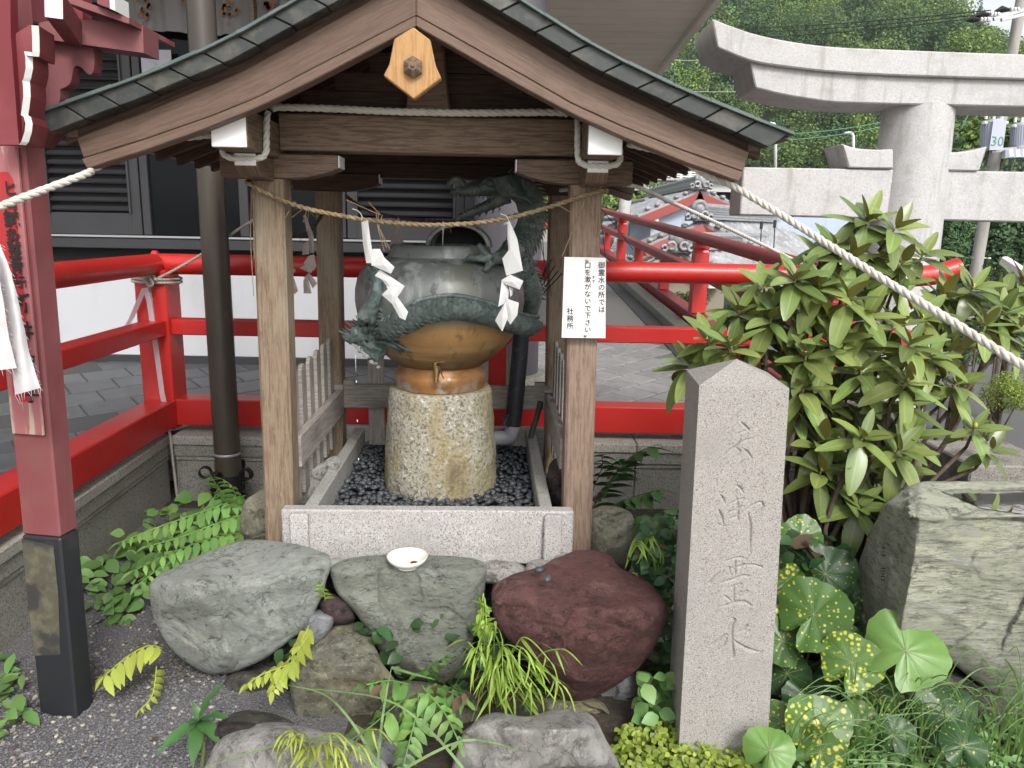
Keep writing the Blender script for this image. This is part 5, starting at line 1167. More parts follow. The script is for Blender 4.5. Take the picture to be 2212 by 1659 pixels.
def shide():
    Z = lambda x, y: (685.7+.248*x, 329.1+.248*y)
    def paper(parts, yl, m, lab, knot=None, g='folded paper streamers'):
        mb = MB(); root = None; objs = []
        b = Z(*parts[0][0][0]); w0 = lw(lp(*b, yl)); root = thing('paper_streamer', lab, 'paper streamer', tuple(w0), 0, g)
        for poly, dy in parts:
            pts = []
            x0, x1 = min(p[0] for p in poly), max(p[0] for p in poly)
            for (x, y) in poly: pts.append(lw(lp(*Z(x, y), yl+dy+.018*((x-x0)/(x1-x0+1e-6)-.5)*(1 if dy > 0 else -1.3))))
            q = MB(); n = len(pts); up = Vector((0, .0008, 0)); c = sum(pts, Vector())/n+Vector((0, -.006, 0))
            q.add(pts+[c], [(i, (i+1) % n, n) for i in range(n)]); q.build('paper_fold', m, root)
        if knot:
            k = MB(); k.tube([lw(lp(*Z(*p), yl-.008)) for p in knot], .0014, 5); k.build('twisted_tie', m, root)
    paper([([(380, 590), (440, 595), (460, 740), (475, 845), (470, 965), (425, 965), (398, 800)], .0), ([(472, 842), (545, 840), (585, 920), (560, 1000), (470, 985)], .006), ([(560, 895), (672, 1000), (640, 1058), (475, 985)], -.012), ([(500, 1075), (545, 1020), (760, 1165), (690, 1275), (560, 1110)], -.004), ([(560, 1240), (630, 1172), (700, 1180), (695, 1275), (650, 1320)], -.016), ([(600, 1160), (640, 1180), (790, 1390), (765, 1462), (715, 1440), (655, 1330)], -.022)], -.556, M_paper, 'white folded paper streamer hanging left of the jar front', [(305, 492), (345, 505), (375, 530), (390, 560), (385, 592)])
    paper([([(1655, 620), (1675, 600), (1740, 750), (1790, 1030), (1645, 1075), (1610, 925), (1668, 897), (1655, 760)], 0), ([(1600, 1115), (1680, 1065), (1795, 1120), (1760, 1195), (1640, 1150)], -.01), ([(1605, 1120), (1640, 1150), (1670, 1200), (1660, 1300), (1575, 1345), (1590, 1240)], .004), ([(1670, 1170), (1705, 1190), (1700, 1240), (1680, 1260)], .008), ([(1640, 1270), (1755, 1310), (1740, 1420), (1680, 1500), (1625, 1420)], -.012), ([(1580, 1400), (1640, 1300), (1660, 1440), (1610, 1562), (1548, 1465)], -.02), ([(1620, 622), (1665, 600), (1660, 625), (1625, 635)], -.004)], -.556, M_paper, 'white folded paper streamer hanging over the jar right side', [(1595, 535), (1640, 550), (1660, 580), (1668, 610)])
    Z2 = Z
    Z = lambda x, y: (493.7+.1488*x, 384+.1488*y)
    paper([([(1080, 545), (1130, 550), (1180, 700), (1235, 830), (1240, 1095), (1180, 1090), (1165, 900)], 0), ([(1085, 960), (1165, 905), (1170, 1110), (1070, 1120)], -.01), ([(1165, 1130), (1240, 1110), (1275, 1280), (1240, 1340), (1180, 1370), (1090, 1240)], .006), ([(1030, 1310), (1150, 1255), (1215, 1380), (1170, 1380)], -.006), ([(1090, 1450), (1170, 1380), (1290, 1530), (1220, 1610), (1150, 1450)], 0), ([(1085, 1480), (1150, 1430), (1200, 1640), (1205, 1680), (1090, 1680)], -.01)], -.1, M_paperb, 'brown aged paper streamer hanging between the left posts')
    paper([([(905, 1260), (975, 1350), (920, 1420)], 0), ([(905, 1430), (950, 1450), (1010, 1640), (960, 1690), (905, 1670)], -.006)], -.25, M_paperb, 'small aged paper streamer peeping from behind the left front post')
    Z = Z2
    paper([([(705, 560), (722, 610), (745, 760), (690, 830), (625, 850), (660, 650)], 0), ([(700, 760), (755, 770), (745, 810), (690, 812)], -.006)], .40, M_paperb, 'dim paper streamer hanging from the back straw rope')
shide()
def sign():
    yl = -.560; c = [lp(1219, 555, yl), lp(1309, 557, yl), lp(1308, 731, yl), lp(1213, 730, yl)]
    c = [Vector((p.x, yl, p.z)) for p in c]; w = [lw(p) for p in c]; bk = [lw(p+Vector((0, .006, 0))) for p in c]
    root = thing('notice_board', 'white board with black Japanese lettering screwed to the right front post', 'sign', tuple((w[2]+w[3])/2))
    mb = MB(); mb.hexa([w[3], w[2], bk[2], bk[3], w[0], w[1], bk[1], bk[0]]); mb.build('panel', M_white, root, bevel=.001)
    ax = (w[1]-w[0]).normalized(); ay = (w[0]-w[3]).normalized(); nf = ax.cross(ay).normalized()
    P = lambda px, py: lw(Vector((lambda q: (q.x, yl-.0012, q.z))(lp(px, py, yl))))
    s = 15.6/FPX*2.58
    for txt, x, y, k, sp in (('御霊水の所では', 1299.5, 573, 1.0, 1.0), ('口を漱がないで下さい', 1269.5, 573, .97, 1.0), ('社務所', 1231.5, 672, 1.0, 1.0), ('すす', 1282, 599, .5, 1.1)):
        for i, ch in enumerate(txt): text_mb(ch, s*k, P(x, y+i*15.6*k*1.02*sp), ax, ay, .0006, 1.0, bold=.006).build('character', M_black, root)
    for (x, y) in ((1268, 563), (1264, 725)):
        q = P(x, y); m = MB(); m.ball(q, .0055, 12, 8, (1, .5, 1)); sc_ = m.build('screw', M_steel, root, smooth=True)
        MB().box(q.x-.0035, q.x+.0035, q.y-.0033, q.y-.0025, q.z-.0005, q.z+.0005).build('slot', M_black, sc_)
sign()
# ================================================================== ROCKS
def inside(poly, x, y):
    c = False; n = len(poly)
    for i in range(n):
        (x0, y0), (x1, y1) = poly[i], poly[i-1]
        if (y0 > y) != (y1 > y) and x < (x1-x0)*(y-y0)/(y1-y0)+x0: c = not c
    return c
def rock(lab, poly, Y, ridge, m, seed, thick=.45, kf=.35, kt=1.9, rnd=.06, amp=.026, cat='rock', group=None, name='rock', post=None, res=1.0, facet=.045, side=None):
    """a boulder: measured outline, a top face that recedes above the ridge line and a front face below it, closed behind"""
    cx = sum(p[0] for p in poly)/len(poly); cy = sum(p[1] for p in poly)/len(poly); n = int(150*res); rings = int(48*res)
    P = spl([Vector((*p, 0)) for p in poly]+[Vector((*poly[0], 0))], 8); P = [Vector((p.x-cx, p.y-cy)) for p in P]
    cum = [0]
    for a, b in zip(P, P[1:]): cum.append(cum[-1]+(b-a).length)
    rim = []; j = 0
    for k in range(n):
        t = cum[-1]*k/n
        while cum[j+1] < t: j += 1
        rim.append(P[j].lerp(P[j+1], (t-cum[j])/max(1e-9, cum[j+1]-cum[j])))
    span = max((p.length for p in rim)); u0 = span/FPX*Y
    def ry(x):
        for (a, b), (c, d) in zip(ridge, ridge[1:]):
            if x <= c: return b+(d-b)*(x-a)/(c-a)
        return ridge[-1][1]
    vs = []; off = Vector((seed*3.1, seed*1.7, seed*.9))
    def point(px, py, s):
        b = (ry(px)-py)/FPX*Y
        sm = .02; D = kt*b if b > 0 else -kf*b
        D = (sqrt(D*D+sm*sm)-sm*.3)
        if side:
            (xa, ya), (xb, yb), ks = side; e = (xa+(xb-xa)*(py-ya)/(yb-ya)-px)/FPX*Y
            D = max(D, ks*e) if e > 0 else D
        q = max(0, (s-.55)/.45); D += rnd*(1-sqrt(max(0, 1-q**2.2)))
        w = Vector((px/FPX*Y*3.2, D*3.2, -py/FPX*Y*3.2))+off
        nz = (noise.fractal(w*1.3, 1, 2.1, 4)*amp*1.6+abs(noise.noise(w*.9))*facet+noise.noise(w*5.5)*amp*.25)*(1-q**4*.75)
        nz -= max(0, .16-abs(noise.noise(w*1.7+off)))*amp*2.2*(1-q**3); nz += abs(noise.noise(w*3.1))*amp*.55*(1-q**4); v = noise.voronoi(w*.8)[0]; nz += (v[1]-v[0])*facet*-.8*(1-q**3)
        for sc2, am in ((.75, 1.0), (2.0, .30)):
            ww = w*sc2+off+Vector((noise.noise(w*2.3), noise.noise(w*2.3+off), 0))*.18; v0 = noise.voronoi(ww)[1][0]; cv = noise.cell_vector(v0*9.3)
            nz += (ww-v0).dot(Vector((cv.x-.5, cv.y-.5, cv.z-.5)))*facet*1.9*am*(1-q**3)
        if b > 0: nz *= .3+.7*max(0, 1-b/.03)
        return at(px, py, Y+D+nz)
    vs.append(point(cx, cy, 0))
    for i in range(1, rings+1):
        s = (i/rings)**.85
        for k in range(n):
            p = rim[k]*s; jx = noise.noise(Vector((p.x*.03, p.y*.03, seed)))*3*(s > .9); vs.append(point(cx+p.x+jx, cy+p.y+jx*.6, s))
    fs = [(0, 1+k, 1+(k+1) % n) for k in range(n)]
    for i in range(rings-1):
        a, b = 1+i*n, 1+(i+1)*n
        for k in range(n): fs.append((a+k, b+k, b+(k+1) % n, a+(k+1) % n))
    # back half
    last = 1+(rings-1)*n; base = len(vs); bk = 7; cw = sum((vs[last+k] for k in range(n)), Vector())/n
    for i in range(1, bk+1):
        t = i/bk
        for k in range(n):
            p = vs[last+k]; q = p.lerp(cw, 1-sqrt(max(0, 1-(t*.97)**2))); q = EYEV+(q-EYEV)*(1+thick*sin(t*pi/2)/(p.y)); vs.append(q)
    for i in range(bk):
        a = last if i == 0 else base+(i-1)*n; b = base+i*n
        for k in range(n): fs.append((a+k, b+k, b+(k+1) % n, a+(k+1) % n))
    fs.append(tuple(base+(bk-1)*n+k for k in range(n)))
    fs = [tuple(reversed(f)) for f in fs]
    if post: vs = post(vs[:base])+vs[base:]
    mb = MB(); mb.add(vs, fs); o = mb.build(name, m, None, smooth=True)
    bm = bmesh.new(); bm.from_mesh(o.data); bmesh.ops.recalc_face_normals(bm, faces=bm.faces); bm.to_mesh(o.data); bm.free()
    return tag(o, lab, cat, group)
G = 'boulders supporting the pavilion'
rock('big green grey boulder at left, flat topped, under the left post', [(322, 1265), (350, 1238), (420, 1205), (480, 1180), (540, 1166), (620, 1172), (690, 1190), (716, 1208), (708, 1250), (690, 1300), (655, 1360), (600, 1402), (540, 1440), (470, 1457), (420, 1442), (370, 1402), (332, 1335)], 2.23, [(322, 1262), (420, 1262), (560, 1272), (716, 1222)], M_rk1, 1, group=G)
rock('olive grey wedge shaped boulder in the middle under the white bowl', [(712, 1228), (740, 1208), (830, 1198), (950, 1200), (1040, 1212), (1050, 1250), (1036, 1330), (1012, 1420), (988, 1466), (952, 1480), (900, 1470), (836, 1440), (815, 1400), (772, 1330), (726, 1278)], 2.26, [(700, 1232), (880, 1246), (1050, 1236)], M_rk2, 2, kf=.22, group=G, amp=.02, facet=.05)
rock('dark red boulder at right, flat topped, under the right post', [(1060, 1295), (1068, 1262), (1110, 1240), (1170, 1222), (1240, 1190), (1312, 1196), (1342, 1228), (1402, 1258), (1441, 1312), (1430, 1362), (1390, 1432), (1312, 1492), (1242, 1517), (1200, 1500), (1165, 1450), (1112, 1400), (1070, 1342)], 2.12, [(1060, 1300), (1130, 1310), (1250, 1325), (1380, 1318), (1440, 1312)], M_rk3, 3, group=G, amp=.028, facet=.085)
rock('rounded olive boulder below the gap between green and middle boulders', [(625, 1480), (648, 1425), (700, 1375), (740, 1340), (790, 1360), (825, 1430), (860, 1480), (885, 1560), (850, 1615), (760, 1622), (690, 1595), (640, 1550)], 2.12, [(620, 1440), (900, 1440)], M_rk4, 4, group=G, kf=.3)
rock('small dark boulder low at left under the green grey boulder', [(478, 1490), (500, 1452), (560, 1450), (622, 1462), (640, 1520), (618, 1550), (560, 1566), (500, 1550)], 2.3, [(470, 1462), (640, 1466)], M_rk5, 5, group=G)
rock('pale boulder at the bottom left edge of the stone pile', [(440, 1665), (468, 1604), (520, 1572), (600, 1560), (680, 1576), (770, 1602), (840, 1665), (835, 1800), (420, 1800)], 1.80, [(440, 1622), (840, 1632)], M_rk6, 6, group=G, kt=1.4)
rock('flat brownish stone chip lying on the pale boulder', [(455, 1592), (475, 1566), (520, 1558), (560, 1568), (530, 1590), (480, 1600)], 1.88, [(450, 1575), (560, 1575)], M_rk8, 16, thick=.1, group=G, amp=.006, facet=.01)
rock('narrow pale slate stone wedged between the boulders', [(655, 1355), (672, 1322), (700, 1318), (722, 1335), (705, 1380), (672, 1408), (655, 1395)], 2.28, [(650, 1335), (725, 1335)], M_rk7, 7, thick=.12, group=G, amp=.008, facet=.01)
rock('dark purple round stone wedged left of the middle boulder', [(690, 1305), (712, 1280), (745, 1296), (768, 1335), (740, 1352), (702, 1340)], 2.3, [(690, 1300), (770, 1310)], M_rk8, 8, thick=.15, group=G, amp=.006, facet=.01)
rock('small purple stone beside the small dark boulder', [(582, 1565), (600, 1530), (628, 1516), (645, 1552), (628, 1580), (600, 1582)], 2.22, [(580, 1535), (645, 1535)], M_rk8, 9, thick=.12, group=G, amp=.006, facet=.01)
rock('craggy grey white boulder at the bottom below the red boulder', [(1000, 1580), (1060, 1540), (1140, 1548), (1200, 1532), (1272, 1540), (1312, 1602), (1340, 1665), (1340, 1800), (980, 1800)], 1.84, [(1000, 1575), (1340, 1580)], M_rk6, 10, group=G, kf=.3, amp=.03)
rock('blue grey boulder tucked under the right side of the red boulder', [(1282, 1515), (1308, 1470), (1350, 1446), (1378, 1470), (1374, 1540), (1362, 1602), (1322, 1622), (1288, 1592)], 2.3, [(1280, 1470), (1380, 1465)], M_rk7, 11, thick=.3, group=G)
rock('square green brown block behind the right post', [(1268, 1110), (1300, 1092), (1345, 1098), (1369, 1122), (1366, 1200), (1350, 1240), (1262, 1215)], 2.62, [(1260, 1150), (1330, 1150), (1370, 1130)], M_rk4, 12, thick=.3, group=G, rnd=.04, side=((1318, 1150), (1322, 1240), 1.2))
rock('brown grey slab stone behind the left front post', [(518, 1120), (528, 1085), (560, 1060), (600, 1050), (622, 1120), (620, 1190), (540, 1190), (524, 1160)], 2.72, [(515, 1090), (625, 1080)], M_rk4, 13, thick=.5, group=G, rnd=.05)
rock('purple veined stone beside the trough right wall', [(1178, 1040), (1190, 1000), (1215, 985), (1240, 1010), (1242, 1060), (1215, 1095), (1185, 1090)], 3.0, [(1170, 1030), (1245, 1030)], M_rk8, 14, thick=.3, group=G, rnd=.04)
rock('grey slab stone beside the trough left wall', [(630, 1100), (640, 1050), (680, 1010), (720, 985), (735, 1000), (690, 1060), (650, 1110)], 2.98, [(620, 1040), (740, 1000)], M_rk6, 15, thick=.3, group=G, rnd=.04)
for q_ in (('mossy dark stone filling the gap below the middle boulder', [(830, 1490), (880, 1470), (960, 1482), (1020, 1500), (1040, 1570), (990, 1640), (880, 1640), (835, 1570)], 2.14, M_rk4, 31), ('rough grey stone under the left end of the pale boulders', [(470, 1560), (520, 1535), (600, 1545), (650, 1580), (640, 1640), (540, 1660), (470, 1630)], 2.02, M_rk5, 32), ('brown stone showing under the point of the red boulder', [(1170, 1510), (1230, 1500), (1300, 1515), (1330, 1580), (1290, 1640), (1190, 1620)], 2.2, M_rk4, 33), ('grey stone low between olive and middle boulders', [(740, 1590), (800, 1570), (870, 1590), (900, 1650), (860, 1720), (740, 1720)], 1.95, M_rk7, 34)):
    rock(q_[0], q_[1], q_[2], [(q_[1][0][0], q_[1][1][1]+35), (q_[1][3][0], q_[1][1][1]+40)], q_[3], q_[4], group=G, thick=.3)
mort = MB()
for (px, py, w) in ((1080, 1235, 50), (1180, 1228, 40), (715, 1216, 22), (1240, 1212, 40), (600, 1210, 30)):
    p = at(px, py, 2.56); mort.ball(p, w/FPX*2.5, 14, 9, (1.3, 1, .45))
mort.v = [tuple(Vector(v)+Vector((0, 0, noise.noise(Vector(v)*25)*.012))) for v in mort.v]
for n_, i in enumerate(range(5)):
    k = 14*10; q = MB(); q.v = mort.v[i*k:(i+1)*k]; q.f = [tuple(a-i*k for a in f) for f in mort.f[i*14*9:(i+1)*14*9]]; q.uv = [None]*len(q.f)
    tag(q.build('mortar', M_rk6, None, smooth=True), ['lump of pale mortar between middle and red boulders', 'lump of pale mortar left of the right clamp block', 'lump of pale mortar between green and middle boulders', 'lump of pale mortar at the right end of the trough', 'lump of pale mortar at the left end of the trough'][i], 'mortar', 'mortar lumps along the trough')
# ---- things left on the stones
def bowl():
    c = at(880, 1219, 2.335); root = thing('bowl', 'shallow white porcelain bowl set on the middle boulder', 'bowl', tuple(c)); z = c.z-.004
    MB().lathe([(.03, 0), (.034, 0), (.045, .006), (.060, .02), (.0665, .034), (.064, .0345), (.057, .022), (.042, .010), (.0001, .008)], 40, (c.x, c.y, z)).build('dish', M_porc, root, smooth=True)
    MB().lathe([(.034, -.004), (.034, .003), (.030, .003)], 32, (c.x, c.y, z)).build('foot_ring', M_porc, root)
    co = MB(); co.lathe([(.0118, 0), (.0118, .0015), (.0001, .0016)], 20, (c.x+.022, c.y+.0, z+.0095)); tag(co.build('coin', M_coin, None), 'brown coin lying in the white bowl', 'coin')
bowl()
for (px, py, Y, lab, rz) in ((1165, 1231, 2.27, 'dark grey pebble on the red boulder against the clamp block', .2), (1183, 1250, 2.20, 'dark grey pebble lying alone on the red boulder top', 1.2)):
    c = at(px, py, Y); m = MB(); m.ball((0, 0, 0), .0145, 14, 9, (1.1, .8, .75)); m.v = [tuple(Matrix.Rotation(rz, 3, 'Z') @ Vector(v)+c) for v in m.v]; tag(m.build('pebble', M_pebble, None, smooth=True), lab, 'pebble')
# ---- big rock basin at right
WPOLY = [(2012, 1052), (2075, 1046), (2150, 1052), (2260, 1050), (2420, 1060), (2430, 1118), (2212, 1110), (2120, 1098), (2066, 1074)]
BZ = at(2160, 1085, 2.05+2.8*((1138-1085)/FPX*2.05)).z+.004
def basin_post(vs):
    out = []
    for v in vs:
        u, w = px_of(v)
        if inside(WPOLY, u, w): v = Vector((v.x, v.y, min(v.z, BZ)-.09))
        elif v.z < BZ and w < 1118 and u > 1960: v = atz(u, w, BZ+.006+.008*noise.noise(v*9))
        out.append(v)
    return out
rock('huge pale green rock basin holding still water at right', [(1848, 1262), (1862, 1195), (1890, 1125), (1925, 1075), (1985, 1043), (2080, 1040), (2260, 1038), (2460, 1050), (2480, 1300), (2440, 1600), (2250, 1560), (2120, 1480), (2050, 1430), (2000, 1418), (1950, 1462), (1890, 1442), (1858, 1350)], 2.05, [(1848, 1180), (1985, 1120), (2120, 1130), (2300, 1140), (2480, 1150)], M_basin, 21, thick=.9, kf=.25, kt=2.8, rnd=.05, amp=.014, facet=.03, side=((1992, 1110), (1962, 1440), 2.2), cat='rock basin', name='rock_basin', post=basin_post, res=1.7)
wp = MB(); wp.add([atz(x, y, BZ-.006) for x, y in WPOLY], [tuple(range(len(WPOLY)))]); tag(wp.build('basin_water', M_water, None), 'dark still water lying in the top of the rock basin', 'water')
rock('grey broken rock under the rock basin at lower right', [(1890, 1470), (1940, 1440), (2000, 1425), (2080, 1450), (2200, 1530), (2300, 1600), (2300, 1720), (1900, 1720), (1870, 1560)], 2.12, [(1880, 1450), (2300, 1560)], M_rk5, 22, thick=.4, kf=.2)
# carved characters on the basin side
def carve_text():
    root = bpy.data.objects.get('rock_basin'); mb = MB()
    for ch, x, y, s, Y in (('奉', 1966, 1170, 44, 2.165), ('納', 1957, 1220, 40, 2.175), ('土', 1910, 1188, 36, 2.25), ('宮', 1908, 1240, 38, 2.25)):
        ax = (at(x+10, y+1, Y-.04)-at(x, y, Y)).normalized(); ay = Vector((-.05, .12, 1)).normalized(); text_mb(ch, s/FPX*Y, at(x, y, Y-.03), ax, ay, .001).build('carved_character', M_rk5, root)
carve_text()
# ---- inscribed granite pillar: the front face is cut in relief
def pillar():
    Y = 2.02; F = lambda x, y: at(x, y, Y)
    tl, tr = F(1512, 834), F(1703, 838); bl, br = F(1470, 1625), F(1650, 1632)
    bl.z = br.z = min(bl.z, br.z)-.12
    root = thing('stone_pillar', 'square granite pillar with pyramid top carved with large Japanese characters', 'stone pillar', tuple((bl+br)/2))
    tw = (tr-tl).length; bw = tw*1.09; c = (tl+tr)/2; cb = Vector(((bl.x+br.x)/2, Y-.012, bl.z))
    # slight turn so the left side shows
    rz = radians(-4); ax = Vector((cos(rz), sin(rz), 0)); ny = Vector((-sin(rz), cos(rz), 0))
    tz = (tl.z+tr.z)/2; c.z = tz
    TL, TR = c-ax*tw/2, c+ax*tw/2; BL, BR = cb-ax*bw/2, cb+ax*bw/2; dpt = tw*.98
    # strokes traced on the stone (pixels), each with a brush width
    S = []
    def s1(p, w, ox, oy): S.append(([(( ox+x*.3056), (oy+y*.3056)) for x, y in p], [q*.3056 for q in w]))
    o1 = (1481.2, 877.8); o2 = (1481.2, 1152.1)
    for p, w in (([(386, 112), (415, 140), (445, 172)], [6, 13, 8]), ([(338, 205), (385, 182), (438, 168)], [4, 7, 7]), ([(380, 252), (425, 236), (466, 224)], [5, 8, 6]), ([(385, 200), (372, 250), (345, 285), (310, 305), (240, 365)], [5, 8, 11, 9, 3]), ([(345, 290), (375, 320), (345, 360)], [8, 9, 4]), ([(398, 298), (430, 325), (456, 366)], [5, 13, 8]), ([(412, 372), (375, 408), (335, 432)], [4, 6, 3]),
                 ([(342, 556), (365, 570), (388, 605)], [5, 13, 7]), ([(228, 624), (248, 650), (262, 690)], [5, 12, 5]), ([(212, 722), (232, 770), (250, 842)], [5, 14, 6]), ([(210, 830), (246, 842)], [8, 4]), ([(296, 682), (345, 664), (395, 648)], [4, 9, 8]), ([(345, 640), (350, 690), (348, 800)], [6, 11, 9]), ([(285, 748), (340, 725), (392, 700)], [4, 8, 6]), ([(300, 790), (340, 775), (375, 755)], [8, 10, 6]), ([(360, 765), (420, 722), (470, 690), (515, 676), (530, 700), (505, 740), (460, 765)], [4, 8, 10, 11, 11, 9, 5]), ([(424, 752), (436, 830), (432, 930), (430, 1030)], [7, 13, 12, 6])):
        s1(p, w, *o1)
    for p, w in (([(265, 190), (320, 172), (372, 166)], [5, 9, 11]), ([(215, 262), (180, 300), (142, 345)], [4, 9, 12]), ([(265, 245), (340, 232), (430, 215), (508, 232)], [6, 8, 9, 9]), ([(322, 180), (322, 260), (318, 300)], [6, 11, 6]), ([(280, 235), (290, 285)], [10, 6]), ([(352, 258), (382, 216)], [6, 10]), ([(222, 345), (300, 322), (370, 296), (418, 296)], [6, 12, 12, 10]), ([(270, 385), (320, 362), (362, 352)], [5, 9, 9]), ([(310, 365), (308, 470)], [9, 8]), ([(250, 440), (288, 470)], [11, 6]), ([(335, 430), (362, 405)], [6, 9]), ([(365, 440), (405, 402)], [6, 12]), ([(195, 518), (280, 495), (370, 475), (430, 502)], [6, 12, 13, 9]),
                 ([(285, 592), (312, 604), (294, 660), (290, 760), (300, 850), (282, 872)], [6, 13, 12, 11, 12, 8]), ([(150, 780), (200, 745), (245, 706), (262, 718)], [14, 12, 10, 5]), ([(255, 730), (230, 790), (150, 835)], [8, 10, 5]), ([(400, 645), (375, 672), (330, 700)], [12, 12, 6]), ([(290, 735), (340, 775), (410, 812), (495, 830)], [5, 12, 16, 6])):
        s1(p, w, *o2)
    # into the face's own metres
    H = tz-bl.z; step = .0021; nu = int(bw/step); nv = int(H/step); D = np.zeros((nv+1, nu+1))
    vv, uu = np.meshgrid(np.linspace(0, 1, nv+1), np.linspace(-.5, .5, nu+1), indexing='ij')
    wid = tw+(bw-tw)*vv; Xm = uu*wid; Zm = tz-vv*H
    for P, wpx in S:
        Q = []
        for (x, y), w in zip(P, wpx):
            d = ray(x, y); t = (c-EYEV).dot(ny)/d.dot(ny); q = EYEV+d*t; Q.append(((q-c).dot(ax), q.z, w/FPX*Y*.85))
        Q2 = spl([Vector(q) for q in Q], 6)
        for a, b in zip(Q2, Q2[1:]):
            L2 = max(1e-12, (b.x-a.x)**2+(b.y-a.y)**2); t = np.clip(((Xm-a.x)*(b.x-a.x)+(Zm-a.y)*(b.y-a.y))/L2, 0, 1)
            dist = np.hypot(Xm-(a.x+t*(b.x-a.x)), Zm-(a.y+t*(b.y-a.y))); w = a.z+(b.z-a.z)*t
            D = np.maximum(D, np.clip((w*1.3-dist)*1.5, 0, .022))
    vs = []
    for j in range(nv+1):
        p0 = TL.lerp(BL, j/nv); p1 = TR.lerp(BR, j/nv)
        for i in range(nu+1): vs.append(p0.lerp(p1, i/nu)+ny*D[j, i])
    fs = [(j*(nu+1)+i, (j+1)*(nu+1)+i, (j+1)*(nu+1)+i+1, j*(nu+1)+i+1) for j in range(nv) for i in range(nu)]
    MB().add(vs, fs).build('carved_face', M_pillar, root, smooth=True)
    # sides and back, with eased arris
    b = MB(); e = .004; h = tw*.30
    T = [TL, TR, TR+ny*dpt, TL+ny*dpt]; B_ = [BL, BR, BR+ny*dpt*1.06, BL+ny*dpt*1.06]
    b.add([T[0], T[3], B_[3], B_[0]], [(0, 1, 2, 3)]); b.add([T[1], B_[1], B_[2], T[2]], [(0, 1, 2, 3)]); b.add([T[2], B_[2], B_[3], T[3]], [(0, 1, 2, 3)])
    b.build('shaft', M_pillar, root)
    ap = c+ny*dpt/2+Vector((0, 0, tw*.24)); k = MB(); k.add(T+[ap], [(0, 1, 4), (1, 2, 4), (2, 3, 4), (3, 0, 4)]); k.build('pyramid_top', M_pillar, root)
pillar()
